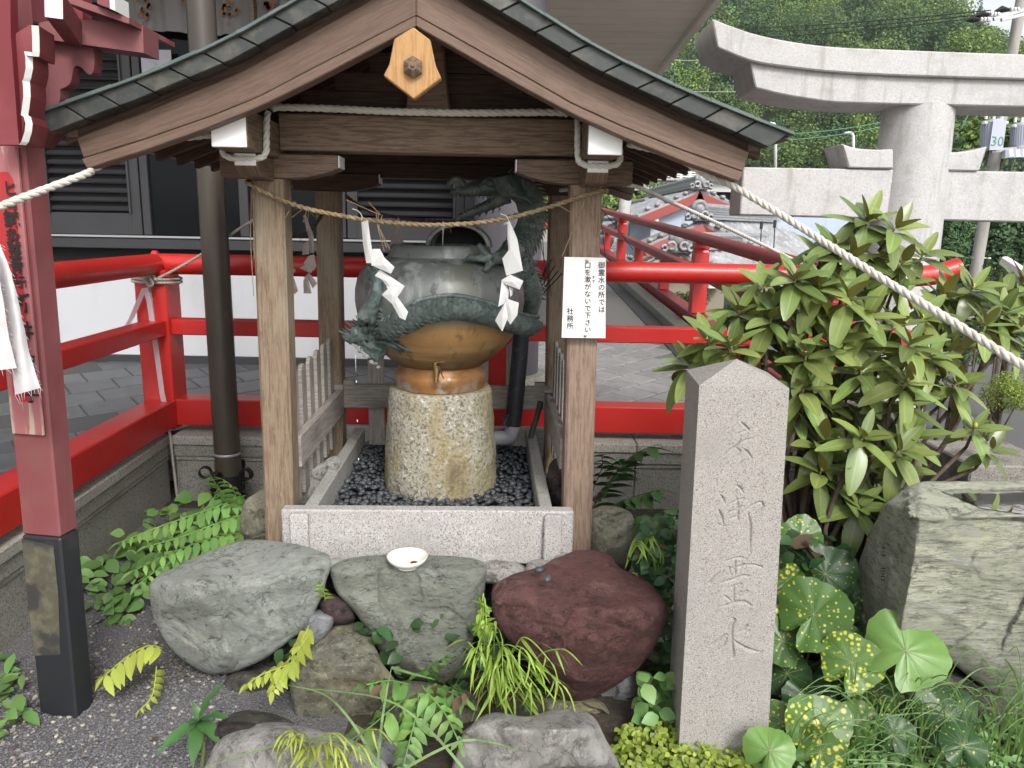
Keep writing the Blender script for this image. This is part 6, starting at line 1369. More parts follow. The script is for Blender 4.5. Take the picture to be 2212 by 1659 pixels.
# ================================================================== FADED RED POST WITH BRACKETS (left edge)
def red_post():
    bl = atz(103, 1535, 0); bm_ = atz(165, 1551, 0); br = atz(192, 1520, 0)
    root = thing('red_gate_post', 'faded red wooden gate post with black foot and carved brackets', 'gate post', tuple(bm_))
    a = at(0, 330, 2.13); w = .128
    ax = Vector((cos(radians(-9)), sin(radians(-9)), 0)); ny = Vector((-ax.y, ax.x, 0)); o = Vector((bm_.x, bm_.y, 0))
    # front right edge is vertical at o; front runs to the left, the side runs backwards
    LEAN = .0145
    def block(n, z0, z1, m, g=0, w0=w, d0=None):
        d0 = d0 or .078; p = o+ax*g-ny*g; c = [p-ax*(w0+2*g), p, p+ny*(d0+2*g), p-ax*(w0+2*g)+ny*(d0+2*g)]
        return MB().hexa([Vector((q.x+LEAN*z0, q.y, z0)) for q in c]+[Vector((q.x+LEAN*z1, q.y, z1)) for q in c]).build(n, m, root, bevel=.006)
    zk = 1.55
    def zof(px, py): d = ray(px, py); t = (o-EYEV).dot(ny)/d.dot(ny); return (EYEV+d*t)
    z1 = zof(160, 1166).z
    block('black_foot', -.03, z1, M_bpaint, .002); block('shaft', z1+.001, 2.75, M_fade)
    # worm-eaten bare patches on the foot
    wt = MB()
    for (ox, pts) in ((0, [(-.10, .50), (-.085, .47), (-.07, .455), (-.05, .46), (-.04, .48), (-.03, .46), (-.032, .43), (-.05, .42), (-.065, .43)]), (0, [(-.105, .48), (-.10, .43), (-.095, .40), (-.085, .36), (-.06, .34), (-.045, .30), (-.03, .27), (-.025, .24)]), (0, [(-.108, .42), (-.10, .36), (-.102, .31), (-.09, .26), (-.07, .24), (-.06, .20), (-.062, .17)])):
        for (p, q) in zip(pts, pts[1:]):
            for k in range(5):
                t = k/5; x = p[0]+(q[0]-p[0])*t+R.uniform(-.003, .003); z = (p[1]+(q[1]-p[1])*t)*z1/.5*.99+R.uniform(-.003, .003)
                b = o+ax*x-ny*.0046; r = R.uniform(.007, .0105); wt.add([b+Vector((r*cos(u), 0, r*sin(u)))+ny*0 for u in [0, 1.05, 2.1, 3.14, 4.2, 5.2]], [(0, 1, 2, 3, 4, 5)])
    pt = MB(); b0 = o-ny*.0028; pt.add([b0-ax*.118+Vector((0, 0, z1*.34)), b0-ax*.03+Vector((0, 0, z1*.36)), b0-ax*.014+Vector((0, 0, z1*.7)), b0-ax*.012+Vector((0, 0, z1*.96)), b0-ax*.118+Vector((0, 0, z1*.985)), b0-ax*.124+Vector((0, 0, z1*.6))], [(0, 1, 2, 3, 4, 5)])
    pt.build('bare_patch', mat('bare_wood_patch', (.075, .072, .048), .9, [('noise', 25, .45, .65, (.115, .108, .07)), ('noise', 9, .5, .6, (.03, .03, .03), dict(f=.9))]), root)
    wt.build('worm_tracks', M_bpaint, root)
    # name plate
    zt, zb = zof(60, 316).z, zof(70, 938).z
    pl = MB(); p = o-ax*.013-ny*.0135; c = [p-ax*.103, p, p+ny*.012, p-ax*.103+ny*.012]
    pl.hexa([Vector((q.x+LEAN*zb, q.y, zb)) for q in c]+[Vector((q.x+LEAN*zt, q.y, zt)) for q in c]); plate = pl.build('name_plate', mat('peeling_plate', (.33, .12, .125), .7, [('noise', 16, .56, .62, (.42, .33, .26), dict(stretch=(3, 3, .25))), ('noise', 3, .5, .7, (.30, .16, .13), dict(f=.5)), ('noise', 20, .62, .7, (.25, .05, .06), dict(stretch=(3, 3, .4), f=.7))], [('noise', 20, .002, dict(stretch=(3, 3, .3)))]), root, bevel=.003)
    st = MB(); q = o-ax*.063-ny*.0145; z0_, z1_ = zof(62, 866).z, zof(20, 372).z; hw = .033
    st.add([q-ax*hw+Vector((0, 0, z0_+.02)), q-ax*hw*.6+Vector((0, 0, z0_)), q+ax*hw*.6+Vector((0, 0, z0_)), q+ax*hw+Vector((0, 0, z0_+.03)), q+ax*hw+Vector((0, 0, z1_-.02)), q+ax*hw*.6+Vector((0, 0, z1_)), q-ax*hw*.7+Vector((0, 0, z1_)), q-ax*hw+Vector((0, 0, z1_-.01))], [tuple(range(8))]); st.v = [(x_+LEAN*z_, y_, z_) for x_, y_, z_ in st.v]; st.build('red_strip', mat('name_strip_red', (.36, .022, .022), .6, [('noise', 12, .5, .75, (.30, .035, .035))]), plate)
    up = Vector((0, 0, 1))
    L = [(('ヒ'), 22, 407, 31), ('ロ', 26, 440, 24), ('鍼', 25, 472, 34), ('灸', 28, 510, 32), ('整', 32, 542, 30), ('骨', 36, 573, 31), ('院', 42, 606, 31), ('新', 48, 655, 40), ('井', 54, 716, 40), ('恵', 60, 786, 40), ('子', 68, 853, 36)]
    for ch, x, y, s in L:
        d = ray(x, y); n0 = o-ny*.0152; t = (n0-EYEV).dot(ny)/d.dot(ny); q = EYEV+d*t; text_mb(ch, s*1.08/FPX*2.25, q, ax, up, .0006, bold=.022).build('character', M_black, plate)
    pass
    # carved bracket and arm reaching to the right
    Yb = 2.30; K = lambda zx, zy: (zx*.1984, zy*.1984)
    def plate_px(n, poly, Y, th, m, mm=True, dy=.0):
        pts = [at(*K(*p), Y+(p[0]-440)*dy) for p in poly]; mb = MB(); n_ = len(pts); d = Vector((0, th, 0))
        fs = [tuple(range(n_)), tuple(range(n_, 2*n_))[::-1]]+[((i+1) % n_, i, n_+i, n_+(i+1) % n_) for i in range(n_)]
        mb.add(pts+[q+d for q in pts], fs); return mb.build(n, m, root)
    sc = [(p.x, p.y) for p in spl([Vector((*p, 0)) for p in [(1015, 520), (1028, 640), (1018, 760), (1000, 800), (975, 812), (940, 790), (890, 740), (840, 714), (805, 740), (785, 820), (770, 890), (740, 930), (690, 958), (660, 970), (652, 1010), (655, 1060), (640, 1120), (610, 1175), (600, 1300), (610, 1450), (520, 1560), (470, 1605)]], 4)]
    plate_px('carved_bracket', [(400, 428)]+sc+[(440, 1600), (400, 1100)], Yb+.02, .045, M_fade, dy=.00012)
    plate_px('bracket_arm', [(420, 250), (700, 190), (1400, 255), (1555, 286), (1566, 576), (1000, 498), (440, 416)], Yb-.01, .10, M_fade, dy=.00012)
    plate_px('eave_board', [(640, -60), (860, -8), (1405, 196), (1408, 256), (1380, 252), (830, 60), (600, -20)], Yb-.05, .3, M_fade, dy=.0001)
    plate_px('upper_block', [(1050, -60), (1185, -60), (1188, 88), (1060, 40)], Yb+.0, .08, M_fade); plate_px('white_end', [(1190, -60), (1245, -60), (1254, 118), (1196, 92)], Yb-.002, .08, M_white)
    plate_px('upper_panel', [(120, 180), (420, 240), (900, 330), (900, -80), (120, -80)], Yb+.13, .05, M_deep)
    # beam end pointing at the viewer
    bx = MB(); q = [at(*K(*p), 2.02) for p in ((490, -90), (688, -90), (693, 212), (496, 186))]; bk2 = [v+Vector((-.12, .30, 0)) for v in q]
    bx.add(q+bk2, [(3, 2, 1, 0), (0, 1, 5, 4), (1, 2, 6, 5), (2, 3, 7, 6), (3, 0, 4, 7)]); bx.build('beam', M_deep, root)
    we = MB(); we.add([v-Vector((0, .003, 0)) for v in q], [(3, 2, 1, 0)]); we.build('white_end', M_white, root)
    # carved nose seen edge on, white painted rim
    rim = [(385, 275), (392, 420), (394, 560), (388, 612), (330, 600), (305, 560), (318, 620), (322, 740), (300, 850), (285, 885), (292, 930), (296, 1050), (280, 1180), (268, 1250), (300, 1270), (318, 1340), (310, 1430), (275, 1540), (245, 1575)]
    mb = MB(); wd = 42; P = [(at(*K(x-wd, y), 2.04), at(*K(x+wd*.9, y+6), 2.055)) for x, y in rim]
    for (a0, b0_), (a1, b1) in zip(P, P[1:]): mb.add([a0, a1, b1, b0_], [(0, 1, 2, 3)])
    mb.build('white_rim', M_white, root)
    mb = MB(); bk_ = Vector((-.02, .10, 0))
    for (a0, b0_), (a1, b1) in zip(P, P[1:]):
        for u_, v_ in ((a0, a1), (b1, b0_)): mb.add([u_, v_, v_+bk_, u_+bk_], [(0, 1, 2, 3)])
    mb.build('carved_nose', M_deep, root)
    plate_px('jamb_board', [(-60, -80), (110, -80), (118, 400), (205, 1575), (-60, 1575)], 2.09, .03, M_deep)
    plate_px('nose_board', [(118, 400), (320, 270), (385, 275), (300, 880), (240, 1570), (206, 1575)], 2.11, .03, M_deep)
red_post()
def cloth():
    def sheet(nm, L_, R_, lab, Y, fold):
        n = 16; m = 8; vs = []; Lp = spl([Vector((*p, 0)) for p in L_], 6); Rp = spl([Vector((*p, 0)) for p in R_], 6); k = min(len(Lp), len(Rp))
        for i in range(k):
            for j in range(m+1):
                t = j/m; x = Lp[i].x+(Rp[i].x-Lp[i].x)*t+R.uniform(-.8, .8)*(j in (0, m)); y = Lp[i].y+(Rp[i].y-Lp[i].y)*t
                vs.append(at(x, y, Y+fold*sin(t*5+i*.12)+.004*noise.noise(Vector((x*.06, y*.03, fold*100)))))
        fs = [(i*(m+1)+j, (i+1)*(m+1)+j, (i+1)*(m+1)+j+1, i*(m+1)+j+1) for i in range(k-1) for j in range(m)]
        mb = MB(); mb.add(vs, fs)
        for i in range(0, k, 1):       # frayed threads
            p = vs[i*(m+1)+m]
            if R.random() < .7: mb.tube([p, p+Vector((R.uniform(.004, .014), R.uniform(-.006, .002), R.uniform(-.012, .006)))], .0005, 3)
        for j in range(m+1):
            p = vs[(k-1)*(m+1)+j]; mb.tube([p, p+Vector((R.uniform(-.004, .012), 0, -R.uniform(.004, .03)))], .0006, 3)
        tag(mb.build(nm, M_cloth, None, smooth=True), lab, 'cloth', 'frayed white cloth strips')
    sheet('hanging_cloth', [(-60, 480), (-20, 560), (10, 660), (22, 760), (32, 853)], [(0, 528), (24, 590), (46, 680), (66, 770), (88, 838)], 'longer frayed white cloth strip hanging across the red post', 1.98, .012)
    sheet('hanging_cloth', [(-120, 500), (-100, 600), (-70, 700), (-50, 805)], [(-10, 560), (6, 640), (18, 720), (36, 795)], 'shorter frayed white cloth strip at the left picture edge', 1.95, .010)
cloth()
def lamp_cover():
    c = atz(182, 1270, .02); q = at(186, 1252, c.y+.02); m = MB(); a = at(160, 1238, q.y); m.tube([q+Vector((-.09, .02, 0)), q+Vector((-.012, 0, 0)), q+Vector((0, -.002, 0))], [.045, .045, .036], 10); tag(m.build('ground_light', M_gplas, None, smooth=True, bevel=0), 'small pale grey plastic ground light behind the red post', 'light')
lamp_cover()
# ================================================================== FAR BACKGROUND
def house(name, lab, Y, gable, depth, wallm, ridge_px, eaveL, eaveR, wall_bot, wallx, tiles=True, orn=True, trim=True, yaw=0):
    """a gabled house facing the viewer; pixel measures on its gable plane at distance Y"""
    A = lambda p, dy=0: at(p[0], p[1], Y+dy)
    ap, el, er = A(ridge_px), A(eaveL), A(eaveR); root = thing(name, lab, 'house', ((el.x+er.x)/2, Y+depth/2, gz((el.x+er.x)/2, Y))); nb = Vector((math.tan(yaw), 1, 0))
    th = .10; ov = -.10
    for e, s in ((el, -1), (er, 1)):
        d = e-ap; n = 9; L = d.length; u = d.normalized(); up = Vector((0, 0, 1)); nr = u.cross(nb).normalized(); nr = nr if nr.z > 0 else -nr
        a0 = ap+nb*ov; D = nb*(depth-ov)
        mb = MB(); c = [a0, a0+d, a0+d+D, a0+D]; lo = [q-nr*th for q in c]
        mb.hexa(lo+c if s > 0 else [lo[1], lo[0], lo[3], lo[2], c[1], c[0], c[3], c[2]]); rf = mb.build('roof', M_kawara, root)
        # rows of pan tiles, each row its own course of rolls
        if tiles:
            nrow = max(3, int(L/.26)); ncol = max(4, int(D.length/.29)); tm = MB(); W_ = D.length/ncol
            for k in range(5):
                t = k/4; tm.v += [(t, 0, .22*sin(t*2*pi)*.5), (t, 1.06, .22*sin(t*2*pi)*.5-.10)]
            tm.f = [(2*k, 2*k+2, 2*k+3, 2*k+1) for k in range(4)]; tm.uv = [None]*4
            tmb = MB(); tmb.merge(tm); tmb.merge(tm, Matrix.Translation((0, 0, -.10))); 
            tmb.add([(0, 1.06, -.10), (.25, 1.06, .01), (.5, 1.06, -.10), (.75, 1.06, -.21), (1, 1.06, -.10), (1, 1.06, -.2), (.75, 1.06, -.31), (.5, 1.06, -.2), (.25, 1.06, -.09), (0, 1.06, -.2)], [(0, 1, 8, 9), (1, 2, 7, 8), (2, 3, 6, 7), (3, 4, 5, 6)])
            big = MB(); X = D.normalized()*W_; Yv = u*(L/nrow); Z = nr*.5; M0 = Matrix(((X.x, Yv.x, Z.x, 0), (X.y, Yv.y, Z.y, 0), (X.z, Yv.z, Z.z, 0), (0, 0, 0, 1)))
            tb = MB(); tb.merge(tmb, M0); tme = tb.mesh('roof_tile', M_kawara); Mi = ROOTM[rf.name].inverted()
            for i in range(nrow):
                for j in range(ncol):
                    o = a0+nr*.03+u*(L*i/nrow)+D*(j/ncol)
                    if Y < 20 and j < 145//nrow: put('roof_tile', tme, rf, Mi @ Matrix.Translation(o))
                    else: big.merge(tb, Matrix.Translation(o))
            if big.v: tag(big.build('roof_tiles', M_kawara, rf), kind='stuff')
        if trim:
            MB().beam(a0-nr*.16-nb*.02, a0+d-nr*.16-nb*.02, .06, .20, up=tuple(nr)).build('bargeboard', M_trimr, root)
        vt = MB()
        for i in range(int(L/.24)): vt.ball(a0+u*(.24*i+.1)+nr*.05, .07, 7, 5, (1, 1, .7))
        tag(vt.build('verge_tiles', M_kawara, root, smooth=True), kind='stuff')
        MB().box(*(sorted((a0.x+d.x*.72-.1, a0.x+d.x*.72+.1))), a0.y-.02, a0.y+.3, a0.z+d.z*.72-.36, a0.z+d.z*.72-.2).build('purlin_end', M_white, root)
    rd = MB()
    for k in range(4): rd.beam(ap+nb*ov+Vector((0, 0, .06+.05*k)), ap+nb*depth+Vector((0, 0, .06+.05*k)), .30-.05*k, .042)
    rd.tube([ap+nb*ov+Vector((0, 0, .28)), ap+nb*depth+Vector((0, 0, .28))], .07, 10); rd.build('ridge', M_kawara, root)
    if orn:
        o = MB(); c = ap+nb*(ov-.12)+Vector((0, 0, .20)); o.tube([c+Vector((.12*cos(t), 0, .05+.12*sin(t))) for t in [k*.35-.4 for k in range(12)]], .045, 8); o.ball(c+Vector((0, -.02, .03)), .10, 12, 8, (1, .5, 1))
        for s in (-1, 1):
            o.tube([c+Vector((s*(.10+.06*cos(t)), -.03, -.08+.06*sin(t))) for t in [k*.5 for k in range(12)]], .03, 7); o.tube([c+Vector((s*(.22+.045*cos(t)), -.02, -.12+.045*sin(t))) for t in [k*.5 for k in range(12)]], .026, 7)
        o.box(c.x-.26, c.x+.26, c.y+.0, c.y+.08, c.z-.2, c.z-.1); o.build('ridge_ornament', M_kawara, root, smooth=True)
    wl, wr = A((wallx[0], wall_bot), .1), A((wallx[1], wall_bot), .1); zt = lambda x: (ap.z+(el.z-ap.z)*(x-ap.x)/(el.x-ap.x) if x < ap.x else ap.z+(er.z-ap.z)*(x-ap.x)/(er.x-ap.x))-.14
    zb = min(wl.z, wr.z); w = MB(); P = [(wl.x, zb), (wr.x, zb), (wr.x, zt(wr.x)), (min(max(ap.x, wl.x), wr.x), zt(ap.x)), (wl.x, zt(wl.x))]
    w.prism(P, (0, Y+.1, 0), (1, 0, 0), (0, 0, 1), (0, depth-.3, 0)); w.build('wall', wallm, root)
    return root
h1 = house('house', 'two storey house with pale blue gable wall and red bargeboards beyond the railing', 19, 0, 7, M_bluew, (1510, 410), (1376, 464), (1660, 474), 640, (1398, 1640))
def blue_side():
    Y = 19; root = h1; a, b = at(1622, 475, Y+1.5), at(1850, 470, Y+1.5); zb = at(1700, 640, Y).z
    MB().box(a.x, b.x, Y+1.5, Y+6, zb, at(1700, 430, Y).z).build('side_wall', M_bluew, root)
    MB().tube([at(1650, 470, Y+.8), at(1648, 510, Y+.8)], .05, 8).build('drainpipe', M_trimr, root); MB().beam(at(1600, 462, Y+.9), at(1662, 468, Y+.9), .12, .1).build('gutter', M_conc, root)
    MB().box(at(1612, 470, Y).x, at(1625, 470, Y).x, Y+.2, Y+1.4, zb, at(1612, 470, Y).z).build('corner_board', M_trimr, root)
blue_side()
house('house', 'lower house with ochre gable and big end tile below the blue house', 15.5, 0, 3.6, M_ochre, (1521, 478), (1394, 531), (1700, 566), 640, (1420, 1680), yaw=.62)
house('house', 'small porch gable with grey tiles lowest behind the railing', 13.3, 0, 3.5, M_ochre, (1477, 546), (1394, 572), (1580, 588), 700, (1420, 1560), yaw=.62)
house('house', 'far grey tiled house left of the blue house', 24, 0, 6, M_white, (1395, 452), (1320, 500), (1450, 500), 620, (1330, 1440), orn=False, trim=False)
house('house', 'grey tiled house roof low behind the corridor railing', 17.5, 0, 3, M_white, (1330, 545), (1250, 575), (1420, 590), 700, (1270, 1400), orn=False, trim=False)
def antennas():
    for i, (px, y0, y1) in enumerate(((1641, 570, 482), (1670, 572, 479))):
        Y = 14.5; root = thing('antenna', ['thin whip antenna on the tiled roof, left of the pair', 'thin whip antenna on the tiled roof, right of the pair'][i], 'antenna', tuple(at(px, y0, Y)), 0, 'whip antennas on the roof')
        MB().tube([at(px, y0, Y), at(px+4, y1, Y)], .011, 6).build('rod', M_wire, root)
        for f in (.28, .95): q = at(px, y0, Y).lerp(at(px+4, y1, Y), f); MB().tube([q-Vector((0, 0, .07)), q+Vector((0, 0, .07))], .03, 8).build('coil', M_wire, root)
antennas()
def bridge():
    Y = 60; A = lambda x, y, dy=0: at(x, y, Y+dy); root = thing('road_bridge', 'pale concrete road bridge with white railing below the wooded hill', 'bridge', tuple(A(1480, 420)))
    a, b = A(1180, 400), A(1700, 402); MB().box(a.x, b.x, Y, Y+6, A(1480, 413).z, A(1480, 392).z).build('girder', M_bridge, root)
    MB().box(a.x, b.x, Y-.5, Y+6.5, A(1480, 391).z, A(1480, 386).z).build('deck_edge', M_conc, root)
    MB().box(a.x, b.x, Y+1, Y+5, A(1480, 436).z, A(1480, 413.5).z).build('underbridge_shade', M_void, root)  # near-black box standing in for the shadow below the girder
    z0, z1 = A(1480, 386).z, A(1480, 372).z
    for f in (.3, .62, .98): MB().beam((a.x, Y-.2, z0+(z1-z0)*f), (b.x, Y-.2, z0+(z1-z0)*f), .12, .10).build('hand_rail', M_white, root)
    for k in range(28):
        x = a.x+(b.x-a.x)*k/27; MB().beam((x, Y-.2, z0), (x, Y-.2, z1), .16, .16, up=(0, 1, 0)).build('rail_post', M_white, root)
bridge()
def pole(lab, pts, Y, r0, r1, rungs=True, m=M_polec):
    a, b = at(*pts[0], Y), at(*pts[1], Y); root = thing('utility_pole', lab, 'utility pole', tuple(a), 0, 'utility poles')
    MB().tube([a, b], [r0, r1], 16).build('shaft', m, root, smooth=True, angle=.8)
    if rungs:
        for k in range(9):
            q = a.lerp(b, .1+.09*k); s = 1 if k % 2 else -1; MB().tube([q, q+Vector((s*.32, -.05, 0))], .014, 6).build('step_bolt', M_steel, root)
    return root
p1_ = pole('tall concrete utility pole with transformers at the right edge', ((2090, 690), (2216, -60)), 21, .16, .125)
pole('grey steel lamp post rising behind the corridor railing', ((1345, 520), (1358, 330)), 20, .17, .13, False, M_torii)
pole('slim far utility pole left of the grey post', ((1318, 470), (1322, 375)), 38, .12, .11, False, M_bark)
def transformers():
    Y = 20.6; A = lambda x, y, dy=0: at(x, y, Y+dy); U = lambda x, y: (3632+x*.3152, 400+y*.3152)
    V = lambda x, y, dy=0: A(U(x, y)[0]*.5486, U(x, y)[1]*.5486, dy)
    for i, (x0, x1, y0, y1, lab) in enumerate(((735, 995, 250, 570, 'grey ribbed pole transformer numbered 30'), (1105, 1330, 290, 570, 'grey pole transformer cut by the right picture edge'))):
        c0, c1 = V((x0+x1)/2-8, y1), V((x0+x1)/2+8, y0); r = (V(x1, y1).x-V(x0, y1).x)/2*.94; root = thing('transformer', lab, 'transformer', tuple(c0), 0, 'transformers on the utility pole')
        MB().tube([c0, c1], r*.90, 28).build('tank', M_trf, root, smooth=True, angle=.8); u = (c1-c0).normalized()
        MB().tube([c1-u*.03, c1+u*.04], r*.99, 28).build('lid', M_trf, root, smooth=True, angle=.8); MB().tube([c0-u*.08, c0], r*.93, 28).build('base', M_polec, root, smooth=True, angle=.8)
        for k in range(26):
            t = 2*pi*k/26; d = Vector((cos(t), sin(t), 0)); n_ = c0.lerp(c1, .06)
            if d.y < .5: MB().beam(c0.lerp(c1, .08)+d*r*.95, c0.lerp(c1, .88)+d*r*.95, .018, r*.13, up=tuple(d)).build('rib', M_trf, root)
        for s in (-1, 0, 1):
            q = c1+Vector((s*r*.8, -r*.2, .05)); MB().tube([q, q+Vector((0, 0, .12))], .035, 8).build('bushing', M_white, root)
            MB().tube([c0.lerp(c1, .9)+Vector((s*r*.9, -r*.5, 0)), c0.lerp(c1, .9)+Vector((s*r*1.25, -r*.6, .02))], .045, 8).build('insulator', M_white, root)
        if i == 0:
            f = c0.lerp(c1, .42)+Vector((0, -r*1.04, 0)); MB().box(f.x-.17, f.x+.17, f.y-.012, f.y, f.z-.36, f.z+.36).build('number_plate', M_trf, root)
            text_mb('30', .34, f+Vector((0, -.014, -.16)), (1, 0, 0), (0, 0, 1), .004, vertical=False).build('lettering', M_wireg, root)
    f = MB(); root = p1_
    MB().beam(V(860, 612, -.1), V(1330, 585, -.1), .08, .1).build('bracket', M_steel, root)
    for k in range(3):
        q = V(1065+k*85, 600, -.15); MB().tube([q, V(1070+k*80, 700, -.15)], [.12, .16], 10).build('fuse_holder', M_trf, root)
    # insulated cross arm at the top
    T = lambda x, y, dy=0: A((3732+x*.2364)*.5486, (y*.2364)*.5486, dy)
    for (a, b) in (((760, 320), (1270, 160)), ((890, 330), (1270, 240))): MB().beam(T(*a), T(*b), .07, .08).build('cross_arm', M_steel, root)
    for (a, b) in (((290, 345), (520, 330)), ((450, 270), (690, 245)), ((780, 185), (1020, 165))):
        MB().tube([T(*a), T((a[0]*.5+b[0]*.5), (a[1]+b[1])/2-22), T(*b)], [.015, .085, .04], 8).build('cable_boot', M_iron, root)
        for k in range(3): MB().tube([T(b[0]+20+k*55, b[1]-4), T(b[0]+50+k*55, b[1]-6)], .06, 8).build('insulator', M_white, root)
transformers()
def wires():
    def sag(a, Ya, b, Yb, s, lab, m=M_wire, r=.014):
        p, q = at(*a, Ya), at(*b, Yb); P = [p.lerp(q, t)-Vector((0, 0, s*4*t*(1-t))) for t in [k/16 for k in range(17)]]
        mb = MB(); mb.tube(P, r, 5); tag(mb.build('power_line', m, None), lab, 'power line', 'overhead lines')
    sag((2085, 42), 20.6, (1380, 75), 46, .3, 'lowest of the three power lines running to the top of the pole'); sag((2105, 33), 20.6, (1380, 62), 46, .3, 'middle of the three power lines running to the top of the pole'); sag((2140, 22), 20.6, (1380, 52), 46, .3, 'uppermost of the three power lines running to the top of the pole')
    sag((1400, 127), 30, (1560, 128), 30, .05, 'pale line crossing the trees left of the torii end', M_polec); sag((1440, 195), 30, (1640, 196), 30, .05, 'pale line just above the left end of the tie beam', M_polec)
    sag((1690, 290), 30, (1930, 258), 30, .1, 'blue green cable sloping up to the torii column, upper one', M_wireg, .02); sag((1690, 303), 30, (1930, 268), 30, .1, 'green cable sloping up to the torii column, lower one', M_wireg, .02)
    sag((1300, 440), 26, (1600, 441), 26, .1, 'thin black line in front of the blue gable')
    sag((2052, 325), 21, (2095, 240), 21, .02, 'green guy wire right of the torii column', M_wireg, .02)
wires()
for i, (px, y0, y1) in enumerate(((1843, 318, 288), (1675, 340, 268))):
    Y = 58; root = thing('street_lamp', ['white street lamp by the bridge, above the left wedge of the torii', 'white street lamp by the bridge, beside the roof corner'][i], 'street lamp', tuple(at(px, y0+40, Y)), 0, 'street lamps on the bridge road')
    a, b = at(px, y0+60, Y), at(px, y1+6, Y); MB().tube([a, b, at(px-3, y1, Y), at(px-12, y1-1, Y)], .12, 8).build('mast', M_white, root, smooth=True)
    MB().beam(at(px-9, y1-1, Y), at(px-19, y1, Y), .3, .16).build('lamp_head', M_white, root)
tl = MB(); tl.beam(at(2166, 562, 6), at(2260, 622, 5.6), .06, .07); tag(tl.build('tube_light', M_white, None, bevel=.01), 'white fluorescent tube light fitting poking in at the right edge', 'light')
# ================================================================== TREES
def leafcloud(blobs, n, size, rnd, shell=.55, flat=.6):
    """many leaf sized faces spread through a set of ellipsoids"""
    V_ = np.zeros((n*4, 3)); k = 0; w = [b[3]**2 for b in blobs]; tot = sum(w); rs = np.random.RandomState(rnd)
    cnt = [max(1, int(n*x/tot)) for x in w]; cnt[0] += n-sum(cnt)
    for b, c in zip(blobs, cnt):
        if c <= 0: continue
        d = rs.normal(size=(c, 3)); d /= np.linalg.norm(d, axis=1)[:, None]; r = shell+(1-shell)*rs.rand(c)**.6
        P = d*r[:, None]*b[3]*np.array([1, 1, b[4] if len(b) > 4 else .85])+np.array(b[:3])
        nr = d*.8+rs.normal(size=(c, 3))*.6+np.array([0, 0, .5]); nr /= np.linalg.norm(nr, axis=1)[:, None]
        t = np.cross(nr, rs.normal(size=(c, 3))); t /= np.linalg.norm(t, axis=1)[:, None]; u = np.cross(nr, t); s = size*(.6+.8*rs.rand(c))[:, None]
        for j, (a, e) in enumerate(((-.9, 0), (0, -flat), (.9, 0), (0, flat))):
            V_[k*4+j:(k+c)*4+j:4] = P+t*s*a+u*s*e
        k += c
    V_ = V_[:k*4]; F = np.arange(k*4).reshape(-1, 4); return V_, F
def np_mesh(name, V_, F, m):
    me = bpy.data.meshes.new(name); nf = len(F); me.vertices.add(len(V_)); me.vertices.foreach_set('co', np.asarray(V_, dtype=np.float32).ravel())
    me.loops.add(nf*4); me.polygons.add(nf); me.polygons.foreach_set('loop_start', np.arange(nf, dtype=np.int32)*4); me.loops.foreach_set('vertex_index', np.asarray(F, dtype=np.int32).ravel())
    me.materials.append(m); me.update(); return me
def crown_blobs(rnd, n=9, tall=1.0):
    r = random.Random(rnd); B = [(0, 0, 0, .62)]
    for k in range(n):
        a = r.uniform(0, 6.3); z = r.uniform(-.45, .6)*tall; q = r.uniform(.35, .75)*(1-.45*max(0, z)); B.append((cos(a)*q, sin(a)*q, z, r.uniform(.26, .42), .8))
    return B
TREEM = []
for k in range(6):
    V_, F = leafcloud(crown_blobs(k, 20), 2200, .048, k, .66); TREEM.append((V_, F))
CONE = []
for k in range(2):
    B = [(0, 0, -.8+.2*i, .42*(1-i/11)+.03, .55) for i in range(11)]; V_, F = leafcloud(B, 1800, .055, 40+k, .5, .3); CONE.append((V_, F))
